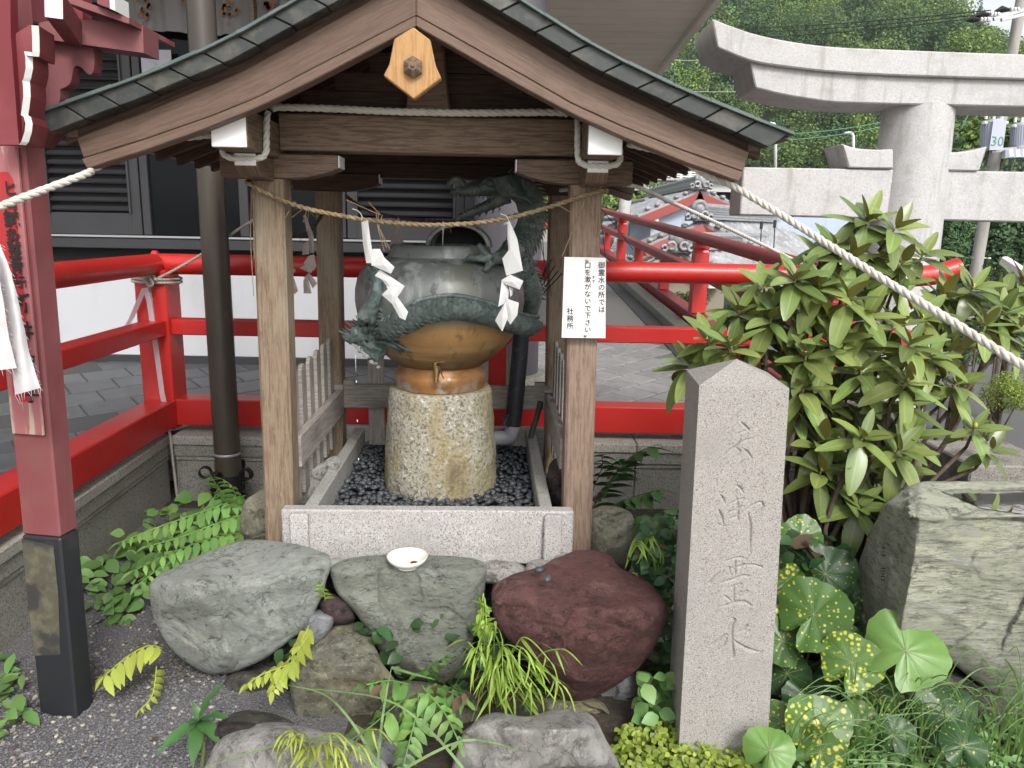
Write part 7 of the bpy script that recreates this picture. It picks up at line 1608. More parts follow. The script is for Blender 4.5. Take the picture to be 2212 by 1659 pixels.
def forest():
    r = random.Random(5); cand = []
    for i in range(5200):
        y = 46+(r.random()**1.35)*250; x = r.uniform(-.15, 1.0)*(y*.9)+r.uniform(-3, 12)
        s = r.uniform(2.3, 4.0)*(1+.35*(y > 120)); z = gz(x, y); u, v = px_of((x, y, z+s))
        if not (1330 < u < 2290 and -60 < v < 520): continue
        if any((x-a)**2+(y-b)**2 < (.5*(s+c))**2 for a, b, c, *_ in cand[-700:]): continue
        cand.append((x, y, s, z, u, v))
    cand.sort(key=lambda c: c[1]); meshes = {}
    for k in range(6):
        for m in range(4): meshes[(k, m)] = np_mesh('tree', *TREEM[k], M_tree[m])
    for k in range(2): meshes[('c', k)] = np_mesh('conifer', *CONE[k], M_conif)
    VV = [[], [], [], []]; n = 0
    labs = {0: 'mid green round crowned tree on the wooded hillside', 1: 'dark green round crowned tree on the wooded hillside', 2: 'bright green round crowned tree on the wooded hillside', 3: 'bluish green round crowned tree on the wooded hillside', 'c': 'pointed conifer standing among round crowns on the wooded hillside'}
    for x, y, s, z, u, v in cand:
        con = r.random() < .10; m = r.choices((0, 1, 2, 3), (4, 2.2, 2, 2))[0]; rz = r.uniform(0, 6.3)
        if n < 280:
            me = meshes[('c', r.randrange(2))] if con else meshes[(r.randrange(6), m)]
            o = bpy.data.objects.new('conifer_tree' if con else 'hillside_tree', me); COL.objects.link(o); o.location = (x, y, z+s*(1.0 if con else .62)); o.rotation_euler = (0, 0, rz); o.scale = (s*.9, s*.9, s*(1.35 if con else r.uniform(.8, 1.1)))
            tag(o, labs['c' if con else m], 'tree', 'trees on the wooded hillside'); n += 1
        else:
            P, F = TREEM[r.randrange(6)]; c, q = cos(rz), sin(rz); sel = np.random.RandomState(int(x*10) % 9999).permutation(2200)[:(700 if y > 120 else 1100)]; P = P.reshape(-1, 4, 3)[sel]; cc = P.mean(1, keepdims=True); P = (cc+(P-cc)*1.5).reshape(-1, 3)
            VV[m].append(np.stack([(P[:, 0]*c-P[:, 1]*q)*s*1.05+x, (P[:, 0]*q+P[:, 1]*c)*s*1.05+y, P[:, 2]*s*1.0+z+s*.6], 1))
    for m in range(4):
        if VV[m]:
            A = np.concatenate(VV[m]); o = bpy.data.objects.new('forest', np_mesh('forest', A, np.arange(len(A)).reshape(-1, 4), M_tree[m])); COL.objects.link(o); tag(o, 'far dense tree cover on the upper hillside', 'forest', kind='stuff')
    return len(cand)
NT = forest()
def near_tree(lab, px, py, Y, rpx, m, kind='round', n=2600, leaf=.05, tall=1.1, trunk=True, nm='tree', cat='tree', leafy=None):
    c = at(px, py, Y); s = rpx/FPX*Y; zb = gz(c.x, Y); root = thing(nm, lab, cat, (c.x, Y, zb))
    if kind == 'round': V_, F = leafcloud(crown_blobs(int(px), 12, tall), n, leaf, int(px), .45)
    elif kind == 'cone': V_, F = leafcloud([(0, 0, -1.7+.28*i, .72*(1-i/14)+.06, .5) for i in range(13)]+[(R.uniform(-.4, .4), R.uniform(-.4, .4), R.uniform(-1.6, .4), .3, .7) for _ in range(8)], n, leaf, int(px), .45, .25)
    V_ = V_*s+np.array([c.x, Y, c.z]); me = np_mesh('crown', V_-np.array([c.x, Y, zb]), F, m); put('crown', me, root)
    if trunk:
        t = MB(); t.tube([(c.x, Y, zb-.1), (c.x+.03*s, Y, zb+(c.z-zb)*.5), (c.x, Y, c.z)], [s*.09, s*.07, s*.03], 9)
        for k in range(5): a = k*1.3; t.tube([(c.x, Y, zb+(c.z-zb)*(.5+.08*k)), (c.x+cos(a)*s*.55, Y+sin(a)*s*.5, c.z+s*(.0+.1*k))], [s*.035, s*.01], 6)
        t.build('trunk', M_bark, root, smooth=True)
    return root
near_tree('yellow green bushy tree behind the grey lamp post', 1330, 425, 30, 60, M_tree[2], n=3000, leaf=.07)
near_tree('yellow green bushy tree right of the lamp post, beside the blue house', 1420, 430, 32, 50, M_tree[2], n=2600, leaf=.07)
near_tree('light green tree seen through the gap by the upper dragon back', 1185, 455, 27, 48, M_tree[2], n=2600, leaf=.07)
near_tree('big dark conifer right of the torii column', 2052, 420, 19, 78, M_conif, 'cone', 5200, .085)
near_tree('yellow green leafy tree behind the transformers', 2150, 300, 26, 95, M_tree[2], n=4200, leaf=.07)
near_tree('dark shadowy tree at the right edge behind the pole', 2190, 520, 23, 80, M_tree[1], n=4200, leaf=.07)
near_tree('dark feathery conifer behind the slender young conifers', 2100, 560, 24, 110, M_conif, 'cone', 5200, .075)
near_tree('dark conifer at the right edge beside the utility pole', 2200, 580, 26, 100, M_conif, 'cone', 4200, .075)
near_tree('low dark green bush below the conifers at right', 2060, 650, 15, 60, M_tree[1], n=3600, leaf=.055, tall=.6, nm='shrub', cat='shrub')
near_tree('low mid green bush at the right edge behind the rope', 2190, 690, 12, 60, M_tree[0], n=3600, leaf=.055, tall=.6, nm='shrub', cat='shrub')
near_tree('slender pointed young conifer left of the tube light', 2128, 600, 17, 30, M_conif, 'cone', 1600, .10)
near_tree('slender pointed young conifer near the right edge', 2180, 560, 17, 34, M_conif, 'cone', 1600, .10)
near_tree('low dark green hedge shrub seen through the railing', 1600, 690, 9.5, 62, M_shrub, n=3600, leaf=.055, tall=.6, trunk=True, nm='shrub', cat='shrub')
near_tree('bright green shrub seen through the railing at its left', 1490, 660, 10.5, 44, M_shrub, n=2600, leaf=.06, tall=.7, nm='shrub', cat='shrub')
near_tree('green shrub right of the hedge behind the rhododendron', 1700, 700, 9.5, 55, M_shrub, n=2600, leaf=.06, tall=.6, nm='shrub', cat='shrub')
near_tree('feathery lime green shrub beside the grey granite blocks', 2165, 855, 4.6, 75, M_shruby, n=6500, leaf=.028, tall=1.0, nm='shrub', cat='shrub')
near_tree('low lime green shrub at the foot of the feathery shrub', 2120, 925, 4.4, 36, M_shruby, n=2600, leaf=.028, tall=.6, nm='shrub', cat='shrub')
# ---- granite blocks behind the rhododendron
def blocks():
    for (l, r_, t, b, Y, lab) in ((1868, 2003, 905, 1075, 3.55, 'weathered granite gate block behind the rhododendron'), (2098, 2300, 1005, 1120, 3.3, 'weathered granite block at the right edge behind the basin')):
        a, c = at(l, t, Y), at(r_, t, Y); z1 = a.z; mb = MB(); d = .42; zb = gz(a.x, Y)-.1
        mb.hexa([(a.x-.02, Y-.01, zb), (c.x+.02, Y-.01, zb), (c.x+.02, Y+d, zb), (a.x-.02, Y+d, zb), (a.x, Y, z1), (c.x, Y, z1), (c.x, Y+d, z1), (a.x, Y+d, z1)])
        tag(mb.build('granite_block', granite('worn_granite_'+str(l), (.25, .235, .21), (.13, .12, .105), (.33, .31, .28), 120, .9, [('noise', 5, .5, .68, (.09, .08, .065), dict(f=.8))], bs=.004), None, bevel=.008), lab, 'stone block')
blocks()

# ---- air between here and the hill
hz = MB(); hz.box(-430, 450, -330, 730, -9, 110); ho = hz.build('haze', MATS['wire'], None); ho.data.materials.clear()
hm = bpy.data.materials.new('haze_air'); hm.use_nodes = True; hn = hm.node_tree; hn.nodes.remove(hn.nodes['Principled BSDF'])
pv = hn.nodes.new('ShaderNodeVolumePrincipled'); pv.inputs['Color'].default_value = (.9, .93, .96, 1); pv.inputs['Density'].default_value = .0003; pv.inputs['Anisotropy'].default_value = .2
hn.links.new(pv.outputs[0], hn.nodes['Material Output'].inputs['Volume']); ho.data.materials.append(hm); tag(ho, 'thin pale haze in the valley air', kind='stuff')
# ================================================================== PLANTS
def leafm(L, Wd, fold=.25, curl=.25, n=7, tip=1.0, wave=0, base=.08):
    """a leaf along +y, tip away, face up; uv.x runs from the midrib (0) to the edge (1)"""
    mb = MB(); st = []
    for i in range(n+1):
        t = i/n; w = Wd/2*(sin(pi*min(1, t*.96+.02)**(.85 if tip >= 1 else .7))**tip); w = max(w, base*Wd*.2*(i < n)); y = L*t; z = -curl*L*t*t
        wv = wave*sin(i*2.1)*Wd*.12; st.append(((-w, y, z+fold*w+wv), (0, y, z), (w, y, z+fold*w-wv)))
    vs = sum([list(s) for s in st], []); fs = []; uv = []
    for i in range(n):
        a = 3*i
        fs += [(a, a+1, a+4, a+3), (a+1, a+2, a+5, a+4)]; t0, t1 = i/n, (i+1)/n; uv += [[(1, t0), (0, t0), (0, t1), (1, t1)], [(0, t0), (1, t0), (1, t1), (0, t1)]]
    return mb.add(vs, fs, uv)
def orient(p, d, up, s=1.0):
    d = Vector(d).normalized(); up = Vector(up); x = d.cross(up)
    x = x.normalized() if x.length > 1e-4 else cross_frame(d)[1]
    z = x.cross(d); return Matrix(((x.x*s, d.x*s, z.x*s, p[0]), (x.y*s, d.y*s, z.y*s, p[1]), (x.z*s, d.z*s, z.z*s, p[2]), (0, 0, 0, 1)))
def rhododendron():
    base = atz(1765, 1150, .25); base = Vector((1.12, 2.62, 0)); root = thing('rhododendron', 'big rhododendron bush with whorls of long glossy leaves behind the pillar', 'bush', tuple(base))
    W_ = [(1873, 477), (1933, 494), (1804, 529), (1898, 572), (1950, 568), (1993, 550), (1769, 615), (1649, 619), (1718, 602), (1834, 645), (1933, 612), (1597, 671), (1692, 688), (2036, 636), (2100, 623), (2165, 645), (1580, 747), (1494, 786), (1666, 687), (1769, 650), (1795, 739), (1873, 680), (1967, 743), (2040, 752), (1705, 812), (1817, 795), (1959, 825), (2057, 700), (2027, 661), (2165, 676), (2186, 717), (1769, 954), (1864, 945), (1941, 975), (1774, 1018), (1830, 980), (1894, 1044), (1855, 1096), (1907, 881), (1864, 872), (1967, 941), (2066, 829), (2105, 924), (2139, 971), (1778, 863), (1735, 838), (1640, 745), (1745, 720), (1690, 760), (1900, 760), (1830, 860), (1930, 700), (1770, 560), (1700, 650), (1740, 770), (1850, 740), (1990, 690), (2130, 700), (1960, 870), (1930, 1010), (1820, 1060), (1860, 800), (2010, 770), (1840, 560), (2210, 610), (1530, 735), (1860, 610), (1990, 800), (1720, 880)]
    var = [leafm(1, .38+.035*(k % 3), .20, (.10, .22, .34, .05)[k % 4], 8, .62) for k in range(6)]; mes = [v.mesh('leaf', M_leaf, True) for v in var]; yel = [v.mesh('leaf', M_leafy, True) for v in var[:2]]
    cand = []; buds = []; r = random.Random(3); stems = MB()
    for i, (x, y) in enumerate(W_):
        f = (y-470)/650; Y = 3.05-.45*f+r.uniform(-.22, .12)+(.25 if x > 1980 else 0)
        if (x, y) in ((2105, 924), (2139, 971)): Y = 2.75
        c = at(x, y, Y); ax = Vector((r.uniform(-.35, .35)+(c.x-1.2)*.25, -.35+r.uniform(-.25, .2), 1)).normalized(); _, e1, e2 = cross_frame(ax); n = r.randint(10, 14)
        for k in range(n):
            az = k*2.399+r.uniform(-.25, .25); t = k/n; el = radians(62)*(1-t*1.75)+r.uniform(-.2, .2)
            d = (e1*cos(az)+e2*sin(az))*cos(el)+ax*sin(el)
            if t > .6: d = (d+Vector((0, 0, -.25*r.random()))).normalized()
            L = (.10+.062*t)*r.uniform(.85, 1.15)*(.8 if y > 900 and x > 2080 else 1); p = c+d*.012-ax*(.03*t)
            yl = t > .75 and r.random() < .10
            cand.append((L*FPX/p.y, orient(p, d, ax if abs(d.dot(ax)) < .95 else e1, L), yl, r.randrange(6)))
        buds.append(c+ax*.012)
        # stem down to the base
        m1 = c-ax*.10; m2 = c.lerp(base, .45)+Vector((r.uniform(-.12, .12), r.uniform(-.05, .12), .05)); b = base+Vector((r.uniform(-.14, .14), r.uniform(-.1, .1), 0))
        if i % 2 == 0 or y > 800: sm = MB(); sm.tube(spl([b, base.lerp(m2, .5)+Vector((r.uniform(-.08, .08), 0, 0)), m2, m1], 4), [.014]*4+[.011]*4+[.008]*4+[.006], 7); sm.build('stem', M_bark, root, smooth=True)
        MB().tube([m1, c-ax*.05, c], [.006, .0055, .004], 7).build('twig', M_twig, root, smooth=True)
    cand.sort(key=lambda q: -q[0]); Mi = ROOTM[root.name].inverted(); st = MB()
    for k, (_, M, yl, v) in enumerate(cand):
        if k < 290: put('leaf', yel[v % 2] if yl else mes[v], root, Mi @ M)
        else: st.merge(var[v], M)
    tag(st.build('foliage', M_leaf, root, smooth=True), kind='stuff')
    for k, c in enumerate(buds):
        if k % 2 == 0: b = MB(); b.ball(c, .008, 8, 7, (1, 1, 1.45)); b.build('bud', M_bud, root, smooth=True)
rhododendron()
def farfugium():
    root_xy = [(1782, 1240, 64, M_far3, 2.36, 0), (1757, 1328, 78, M_far1, 2.22, 1), (1838, 1292, 46, M_far3, 2.38, 0), (1957, 1406, 84, M_far4, 2.06, 2), (1838, 1432, 64, M_far2, 2.10, 1), (1752, 1515, 58, M_far3, 2.16, 0), (1766, 1572, 72, M_far2, 1.98, 1), (1772, 1625, 50, M_far2, 1.92, 1), (1662, 1622, 54, M_far4, 1.90, 2), (2048, 1545, 66, M_far3, 1.98, 0), (1692, 1385, 52, M_far1, 2.24, 1), (1893, 1498, 52, M_far1, 2.10, 1), (1712, 1205, 50, M_far3, 2.44, 0), (1872, 1345, 46, M_far3, 2.34, 0), (1700, 1455, 52, M_far3, 2.22, 0), (1912, 1368, 40, M_far3, 2.2, 0), (1730, 1160, 46, M_far1, 2.5, 1), (1805, 1480, 44, M_far3, 2.24, 0), (1705, 1310, 44, M_far2, 2.3, 1), (1690, 1560, 44, M_far1, 2.02, 1), (1850, 1560, 46, M_far1, 2.02, 1), (1930, 1590, 44, M_far3, 1.96, 0), (1820, 1385, 40, M_far1, 2.2, 1), (1700, 1255, 40, M_far2, 2.38, 1), (2080, 1610, 46, M_far3, 1.9, 0)]
    words = ['dark leaf with yellow speckles', 'light spotted leaf', 'small dark leaf', 'large pale green leaf', 'heavily yellow spotted leaf']
    root = thing('leopard_plant', 'leopard plant of round glossy leaves with yellow spots right of the pillar', 'plant', (1.0, 2.25, 0)); r = random.Random(9)
    for i, (x, y, rp, m, Y, kd) in enumerate(root_xy):
        c = at(x, y, Y); R_ = rp/FPX*(Y*.98+.25); view = (EYEV-c).normalized(); nz = (view+Vector((r.uniform(-.35, .35), r.uniform(-.2, .2), r.uniform(-.1, .5)))).normalized()
        dn = Vector((r.uniform(-.7, .7), 0, -1)); dn = (dn-nz*dn.dot(nz)).normalized(); sx = dn.cross(nz); n = 44; rings = 6; vs = [c]; ph = r.uniform(0, 6)
        for k in range(1, rings+1):
            for j in range(n):
                th = 2*pi*j/n; nt = max(0, 1-abs((th+pi) % (2*pi)-pi)/.42); q = k/rings
                rad = R_*q*(1-.62*nt**1.5)*(1+.05*(q > .9)*(.5+.5*cos(th*15))*(1 if q > .99 else 0)+.07*sin(th*3+ph))*(1+.1*noise.noise(Vector((cos(th), sin(th), i*3))))
                z = R_*(.12*q*q*sin(th*3+ph)+.16*q*q*cos(th*2+ph*.7)-.22*q**2*(1 if kd != 1 else -.4)+.03*cos(th*9)*q); vs.append(c+(dn*cos(th)+sx*sin(th))*rad+nz*z)
        fs = [(0, 1+j, 1+(j+1) % n) for j in range(n)]
        for k in range(rings-1):
            a, b = 1+k*n, 1+(k+1)*n; fs += [(a+j, b+j, b+(j+1) % n, a+(j+1) % n) for j in range(n)]
        mb = MB(); mb.add(vs, fs); lf = mb.build('leaf', m, root, smooth=True)
        v = MB()
        for k in range(9):
            th = .55+(2*pi-1.1)*k/8; P = [c+nz*.001]
            for q in (.3, .6, .85):
                j = int(round(th/(2*pi)*n)) % n; P.append(vs[1+(int(q*rings)-1 if int(q*rings) > 0 else 0)*n+j]+nz*.0012)
            v.tube(P, [.0011, .0008, .0005, .0003], 4)
        v.build('vein', M_leafv, lf)
        g = Vector((1.0+r.uniform(-.2, .2), 2.28+r.uniform(-.1, .1), 0)); MB().tube(spl([c-nz*.004, c-nz*.03-Vector((0, 0, .06)), c.lerp(g, .6)-nz*.05, g], 4), .0035, 6).build('stalk', M_stalk, root)
    q = MB(); P = [at(1700, 1170, 2.4), at(1740, 1165, 2.38), at(1790, 1190, 2.4)]; lm = leafm(.16, .09, .5, .3, 7, 1, 1.5); q.merge(lm, orient(P[0], P[2]-P[0], (0, -.4, 1))); tag(q.build('withered_leaf', M_dead, None, smooth=True), 'brown withered leaf curled above the leopard plant', 'leaf')
farfugium()
def frond(mb, P, n, L, Wd, mat_i=0, ang=60, up=(0, 0, 1), fold=.15, curl=.2, taper=True, tip=True, wave=0, droop=.15):
    Q = even(spl([Vector(p) for p in P], 10), .004); m = len(Q); lm = leafm(1, Wd/L, fold, curl, 5, 1.0, wave)
    mb.tube(Q[::3]+[Q[-1]], [.0022]*(len(Q[::3]))+[.0006], 5)
    for k in range(n):
        t = (k+.7)/n; i = min(m-2, int(t*(m-1))); d = (Q[min(i+1, m-1)]-Q[max(0, i-1)]).normalized(); s_ = d.cross(Vector(up)).normalized(); u = s_.cross(d)
        for sg in (-1, 1):
            a = radians(ang+R.uniform(-8, 8)); dd = d*cos(a)+s_*sg*sin(a)+u*(-droop+R.uniform(-.12, .12)); sc_ = L*(1-.62*t**2 if taper else 1)*R.uniform(.9, 1.1)
            mb.merge(lm, orient(Q[min(m-1, i+(sg > 0)*3)], dd, u, sc_))
    if tip: mb.merge(lm, orient(Q[-1], Q[-1]-Q[-4], (0, 0, 1), L*.6))
def fern(name, lab, fr, m, cat='fern'):
    b = fr[0][0][0]; root = thing(name, lab, cat, tuple(b))
    for P, n, L, Wd, kw in fr:
        mb = MB(); frond(mb, P, n, L, Wd, **kw); mb.build('frond', m if not isinstance(m, dict) else m[kw.get('mat_i', 0)], root, smooth=True)
    return root
def ferns():
    A = at; Y = 3.0
    FR = lambda pts, Y0, Y1: [A(x, y, Y0+(Y1-Y0)*i/(len(pts)-1)) for i, (x, y) in enumerate(pts)]
    kw = dict(ang=64, droop=.2, curl=.3, fold=.25)
    fern('holly_fern', 'big green fern arching left from behind the green grey boulder', [
        (FR([(530, 1070), (480, 1090), (400, 1118), (325, 1145), (258, 1172)], 3.0, 2.72), 15, .085, .034, kw), (FR([(528, 1110), (470, 1130), (390, 1160), (320, 1180)], 2.9, 2.66), 12, .08, .033, kw),
        (FR([(525, 1150), (450, 1165), (370, 1195), (285, 1235)], 2.8, 2.5), 13, .08, .033, kw), (FR([(515, 1160), (430, 1190), (350, 1225), (300, 1262)], 2.75, 2.45), 11, .075, .03, kw), (FR([(520, 1120), (512, 1080), (500, 1050), (480, 1035)], 2.95, 2.85), 8, .07, .03, kw), (FR([(530, 1100), (500, 1085), (470, 1050), (455, 1030)], 3.1, 3.0), 8, .07, .03, kw)], M_fern)
    fern('holly_fern', 'lone yellow fern frond over the gravel left of the green grey boulder', [(FR([(352, 1400), (320, 1395), (280, 1415), (248, 1440), (222, 1465)], 2.32, 2.2), 8, .075, .030, dict(ang=58, droop=.3, curl=.35, taper=False))], M_ferny)
    fern('holly_fern', 'curled half dead yellow fern frond below the lone frond', [(FR([(338, 1440), (334, 1480), (325, 1510), (300, 1535)], 2.25, 2.16), 7, .04, .02, dict(ang=50, droop=.5, curl=.8))], M_ferny)
    fern('holly_fern', 'pale yellow fern sprigs between the green grey and lower boulders', [(FR([(665, 1375), (630, 1420), (590, 1450), (545, 1475)], 2.12, 2.02), 8, .055, .028, dict(ang=55, curl=.4)), (FR([(640, 1420), (605, 1460), (590, 1495)], 2.05, 1.98), 6, .055, .028, dict(ang=55, curl=.4)), (FR([(668, 1350), (650, 1385), (640, 1400)], 2.15, 2.1), 4, .05, .03, dict(ang=50)), (FR([(640, 1430), (570, 1455), (532, 1480)], 2.05, 1.98), 5, .05, .026, dict(ang=55, curl=.4))], M_ferny)
    fern('holly_fern', 'green fern in the gap by the purple stone', [(FR([(703, 1298), (700, 1280), (692, 1262)], 2.2, 2.16), 4, .04, .02, {})], M_fernl)
    pk = dict(ang=40, droop=.35, curl=.9, fold=.1, wave=1.2); fr = []; r = random.Random(4)
    for k in range(19):
        x0, y0 = 1085+r.uniform(-40, 50), 1450+r.uniform(-50, 30); x1, y1 = x0+r.uniform(-70, 115), y0+r.uniform(-85, 40); Y0 = 2.1
        fr.append((FR([(x0, y0+60), ((x0*.6+x1*.4), y0-30), (x1, y1)], Y0, Y0-.12), 3, r.uniform(.10, .15), .0125, pk))
    for k in range(7): fr.append((FR([(1035, 1420), (1045, 1340-10*k), (1035+8*(k % 3), 1290+12*k)], 2.12, 2.06), 2, .05, .02, dict(ang=60, curl=.3)))
    fern('ribbon_fern', 'bushy lime green ribbon fern hanging between middle and red boulders', fr, M_fernl)
    hk = dict(ang=62, droop=.25, curl=.35, fold=.2, wave=1.6)
    fern('holly_fern', 'large serrated green fern below the middle boulder', [(FR([(900, 1500), (860, 1520), (800, 1570), (740, 1610), (690, 1640)], 2.05, 1.82), 5, .11, .044, hk), (FR([(905, 1490), (900, 1540), (885, 1600), (870, 1659)], 2.02, 1.8), 9, .075, .03, hk), (FR([(920, 1480), (960, 1490), (1000, 1510)], 2.1, 2.0), 4, .09, .03, hk), (FR([(890, 1480), (840, 1470), (790, 1480)], 2.1, 2.0), 4, .09, .032, hk), (FR([(910, 1480), (960, 1540), (990, 1600)], 2.0, 1.85), 6, .075, .028, hk), (FR([(930, 1470), (930, 1440), (960, 1420)], 2.15, 2.1), 4, .07, .03, hk)], M_fern)
    fr = []
    for k in range(14):
        x0, y0 = 705+r.uniform(-45, 45), 1625+r.uniform(-10, 35); x1, y1 = x0+r.uniform(-75, 75), y0-r.uniform(0, 60)+15; fr.append((FR([(x0, y0+30), ((x0+x1)/2, y0-35), (x1, y1)], 1.82, 1.74), 2, r.uniform(.06, .09), .010, pk))
    fern('ribbon_fern', 'pale yellow ribbon fern on the bottom pale boulder', fr, M_ferny)
    fr = []
    for (x, y, dx) in ((1350, 1190, 60), (1345, 1265, 55), (1385, 1175, 40)):
        for k in range(4): fr.append((FR([(x, y+40), (x+dx*.4, y-10-6*k), (x+dx*(.8+.12*k), y+10*k-4)], 2.4, 2.32), 1, .07, .008, pk))
    fern('ribbon_fern', 'small lime ribbon fern behind the red boulder', fr, M_fernl)
    # dark leafy climber behind the right post
    root = thing('climbing_shrub', 'dark green leafy shrub in front of the kerb right of the pavilion', 'shrub', tuple(A(1330, 1100, 3.2)))
    for k, (P, n) in enumerate((([(1275, 1110), (1310, 1050), (1360, 990), (1405, 965)], 8), ([(1280, 1080), (1320, 1040), (1340, 1000)], 7), ([(1290, 1110), (1350, 1080), (1415, 1060)], 7), ([(1285, 1130), (1360, 1120), (1440, 1110)], 8), ([(1280, 1060), (1300, 1010), (1300, 985)], 5))):
        mb = MB(); frond(mb, FR(P, 3.25, 3.05), n, .11, .045, ang=50, droop=.2, curl=.3, taper=False); mb.build('leafy_stem', M_ivy, root, smooth=True)
ferns()
def herb():
    c = at(430, 1560, 1.98); g = atz(445, 1660, 0); root = thing('weed', 'upright green weed with long toothed leaves at bottom left', 'plant', (g.x, g.y, 0)); base = at(432, 1690, 1.95)
    MB().tube(spl([base, at(440, 1610, 1.96), c], 5), [.006]*10+[.004], 8).build('stem', M_stalk, root)
    for x, y, Y, L, w in ((455, 1485, 2.0, .12, .04), (490, 1535, 1.95, .11, .04), (368, 1600, 1.9, .13, .042), (400, 1548, 1.9, .07, .03), (415, 1640, 1.86, .13, .042), (470, 1590, 1.9, .12, .042), (485, 1600, 2.02, .10, .035), (420, 1520, 2.0, .06, .025)):
        t = at(x, y, Y); d = t-c; m = MB(); m.merge(leafm(L, w, .3, .35, 8, 1, .8), orient(c, d+Vector((0, 0, .02)), (0, 0, 1))); m.build('leaf', M_herb, root, smooth=True)
herb()
def scatter(name, lab, poly, n, spx, m, Y=None, z=0, h=.05, shape=(.75, .2, .3), grp=None, seed=1, updir=(0, -.5, 1)):
    """many small leaves nobody could count, spread over an area of ground (z) or a bank at distance Y"""
    r = random.Random(seed); lm = [leafm(1, shape[0]*(.9+.1*k), shape[1], shape[2], 4, 1) for k in range(3)]; mb = MB(); k = 0; xs = [p[0] for p in poly]; ys = [p[1] for p in poly]
    while k < n:
        x, y = r.uniform(min(xs), max(xs)), r.uniform(min(ys), max(ys))
        k += 1
        if not inside(poly, x, y): continue
        p = atz(x, y, z)+Vector((0, 0, r.uniform(0, h))) if Y is None else at(x, y, r.uniform(*Y))
        d = Vector((r.uniform(-1, 1), r.uniform(-1, .6), r.uniform(-.5, .35))); up = Vector(updir)+Vector((r.uniform(-.4, .4), r.uniform(-.4, .4), 0))
        mb.merge(r.choice(lm), orient(p, d, up, spx/FPX*p.y*r.uniform(.6, 1.25)))
    return tag(mb.build(name, m, None, smooth=True), lab, kind='stuff')
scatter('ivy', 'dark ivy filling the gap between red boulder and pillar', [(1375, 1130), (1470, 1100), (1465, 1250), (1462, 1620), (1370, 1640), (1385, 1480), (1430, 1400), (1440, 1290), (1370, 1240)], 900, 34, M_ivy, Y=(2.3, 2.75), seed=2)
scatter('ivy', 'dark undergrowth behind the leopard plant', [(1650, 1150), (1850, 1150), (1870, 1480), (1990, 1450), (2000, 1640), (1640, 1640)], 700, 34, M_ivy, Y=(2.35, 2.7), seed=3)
scatter('ivy', 'light round leaved creeper left of the pillar foot', [(1380, 1480), (1462, 1440), (1470, 1659), (1350, 1659)], 150, 42, M_ivyl, Y=(2.1, 2.25), seed=4, shape=(.85, .15, .2))
scatter('ground_cover', 'lime green ground cover round the pillar foot', [(1330, 1600), (1480, 1580), (1650, 1600), (1680, 1690), (1320, 1690)], 1500, 17, M_lime, z=.0, h=.07, seed=5, shape=(.85, .1, .2))
scatter('ground_cover', 'green ground cover at the lower right corner', [(1640, 1560), (1900, 1540), (2212, 1500), (2240, 1700), (1640, 1700)], 1700, 22, M_ivyl, z=.0, h=.08, seed=6, shape=(.7, .1, .25))
scatter('ground_cover', 'leafy ground cover along the left kerb foot', [(170, 1270), (260, 1190), (330, 1240), (330, 1330), (230, 1360), (170, 1330)], 150, 40, M_ivyl, z=0, h=.10, seed=7, shape=(.7, .15, .2))
scatter('ground_cover', 'light green ground leaves at the left edge of the gravel', [(-30, 1440), (70, 1430), (60, 1560), (-30, 1659)], 60, 48, M_ivyl, z=0, h=.06, seed=8, shape=(.5, .2, .2))
scatter('ground_cover', 'dark leaves under the big fern', [(260, 1190), (420, 1130), (520, 1100), (520, 1180), (340, 1290)], 260, 34, M_fern, z=0, h=.2, seed=9)
scatter('fallen_leaves', 'brown fallen leaves scattered on the gravel and stones', [(0, 1430), (300, 1240), (480, 1400), (560, 1659), (0, 1659)], 45, 24, M_dead, z=.004, h=.006, seed=10, shape=(.5, .3, .3), updir=(0, 0, 1))
scatter('fallen_leaves', 'dead brown leaves caught among the centre ferns', [(800, 1480), (1120, 1470), (1130, 1600), (820, 1640)], 40, 32, M_dead, Y=(1.95, 2.1), seed=11, shape=(.5, .4, .5))
scatter('undergrowth', 'dark leaves in the shaded gaps between the boulders', [(600, 1380), (1200, 1300), (1300, 1500), (1100, 1659), (640, 1659)], 420, 38, M_ivy, Y=(2.25, 2.45), seed=12)
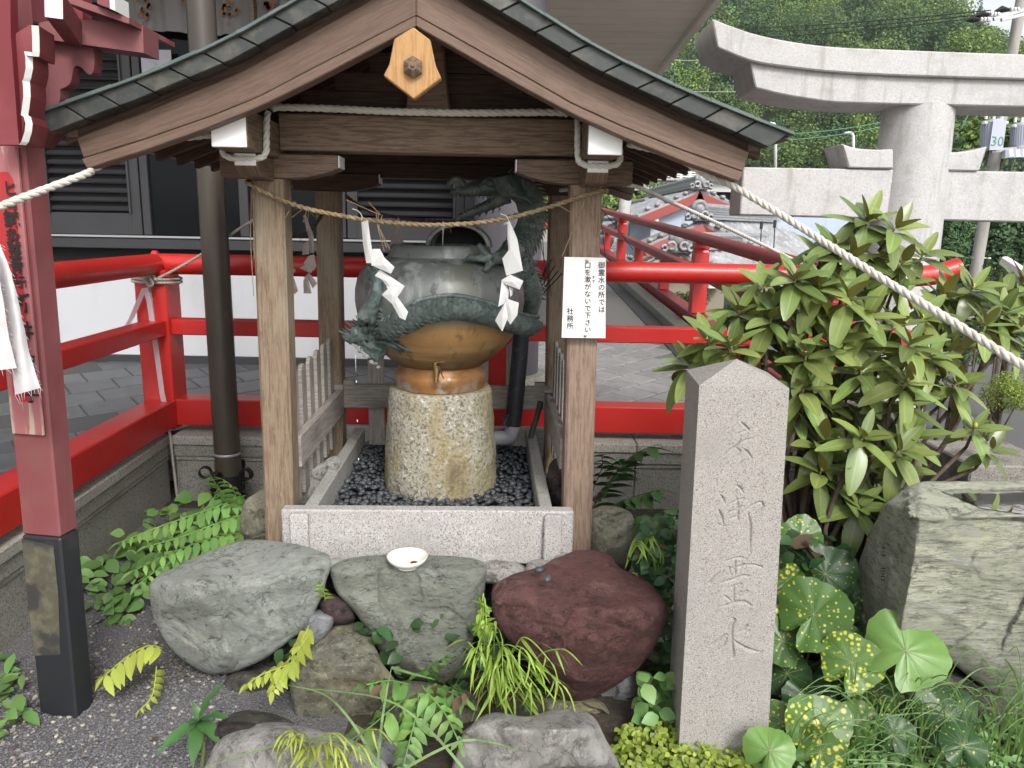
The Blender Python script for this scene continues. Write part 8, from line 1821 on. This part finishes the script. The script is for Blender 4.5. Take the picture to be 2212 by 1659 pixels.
def grass():
    r = random.Random(8); mb = MB()
    def blade(P, w):
        Q = spl(P, 5); n = len(Q)
        for i in range(n-1):
            a, b = Q[i], Q[i+1]; s_ = (b-a).cross(EYEV-a).normalized(); w0, w1 = w*(1-(i/n)**2)*.5, w*(1-((i+1)/n)**2)*.5; mb.add([a-s_*w0, a+s_*w0, b+s_*w1, b-s_*w1], [(0, 1, 2, 3)])
    for k in range(130):
        x, y = r.uniform(1820, 2260), r.uniform(1600, 1700); g = atz(x, y, 0); L = r.uniform(.15, .42); dx = r.uniform(-.25, .2); dy = r.uniform(-.18, .08)
        blade([g, g+Vector((dx*.3, dy*.3, L*.6)), g+Vector((dx*.8, dy*.8, L*.85)), g+Vector((dx*1.4, dy*1.3, L*.75))], r.uniform(.003, .0055))
    for k in range(26):
        x, y = r.uniform(1680, 1900), r.uniform(1640, 1690); g = atz(x, y, 0); L = r.uniform(.1, .3); dx = r.uniform(-.1, .3); blade([g, g+Vector((dx*.4, -.03, L*.6)), g+Vector((dx, -.05, L*.8)), g+Vector((dx*1.5, -.06, L*.7))], .005)
    tag(mb.build('grass', M_grass, None), 'thin arching grass blades at the lower right', kind='stuff')
    for i, (P, lab) in enumerate((([(820, 1659, 1.8), (760, 1560, 1.85), (700, 1500, 1.9), (620, 1480, 1.95)], 'long grass blade arching left over the olive boulder'), ([(1000, 1659, 1.75), (930, 1580, 1.8), (830, 1510, 1.85), (640, 1485, 1.9)], 'very long grass blade crossing in front of the centre ferns'), ([(815, 1659, 1.8), (825, 1560, 1.85), (838, 1480, 1.9), (846, 1440, 1.92)], 'upright grass blade in front of the middle boulder'), ([(846, 1442, 1.92), (890, 1455, 1.9), (940, 1468, 1.88)], 'bent grass blade tip across the middle boulder'), ([(830, 1680, 1.7), (740, 1600, 1.75), (600, 1610, 1.78), (440, 1659, 1.75)], 'long grass blade drooping over the bottom pale boulder'), ([(840, 1680, 1.7), (1000, 1600, 1.75), (1120, 1620, 1.78)], 'grass blade leaning right at the bottom centre'))):
        mb = MB(); blade([at(*p) for p in P], .0075); tag(mb.build('grass_blade', M_grass, None), lab, 'grass', 'long grass blades over the boulders')
grass()
def gravel():
    r = random.Random(12); P = [(-40, 1480), (200, 1330), (330, 1300), (480, 1430), (560, 1640), (560, 1720), (-40, 1720)]
    mb = MB(); mw = MB(); tm = []
    for k in range(5):
        b = MB(); b.ball((0, 0, 0), 1, 5, 3, (1, r.uniform(.6, .9), r.uniform(.4, .6))); b.v = [tuple(Vector(v)*r.uniform(.8, 1.2)) for v in b.v]; tm.append(b)
    for k in range(11500):
        x, y = r.uniform(-40, 560), r.uniform(1250, 1720)
        if not inside(P, x, y): continue
        g = atz(x, y, 0); w = r.random() < .035; s = r.uniform(.0028, .0058)*(1.7 if w or r.random() < .02 else 1)
        (mw if w else mb).merge(r.choice(tm), Matrix.Translation(g+Vector((0, 0, .002+r.uniform(-.001, .003)))) @ Matrix.Rotation(r.uniform(0, 6), 4, 'Z') @ Matrix.Rotation(r.uniform(-.6, .6), 4, 'X') @ Matrix.Scale(s, 4))
    tag(mb.build('gravel', M_gravel, None), 'grey gravel in front of the pavilion', kind='stuff'); tag(mw.build('pale_gravel', M_gravw, None), 'scattered pale stones in the gravel', kind='stuff')
gravel()
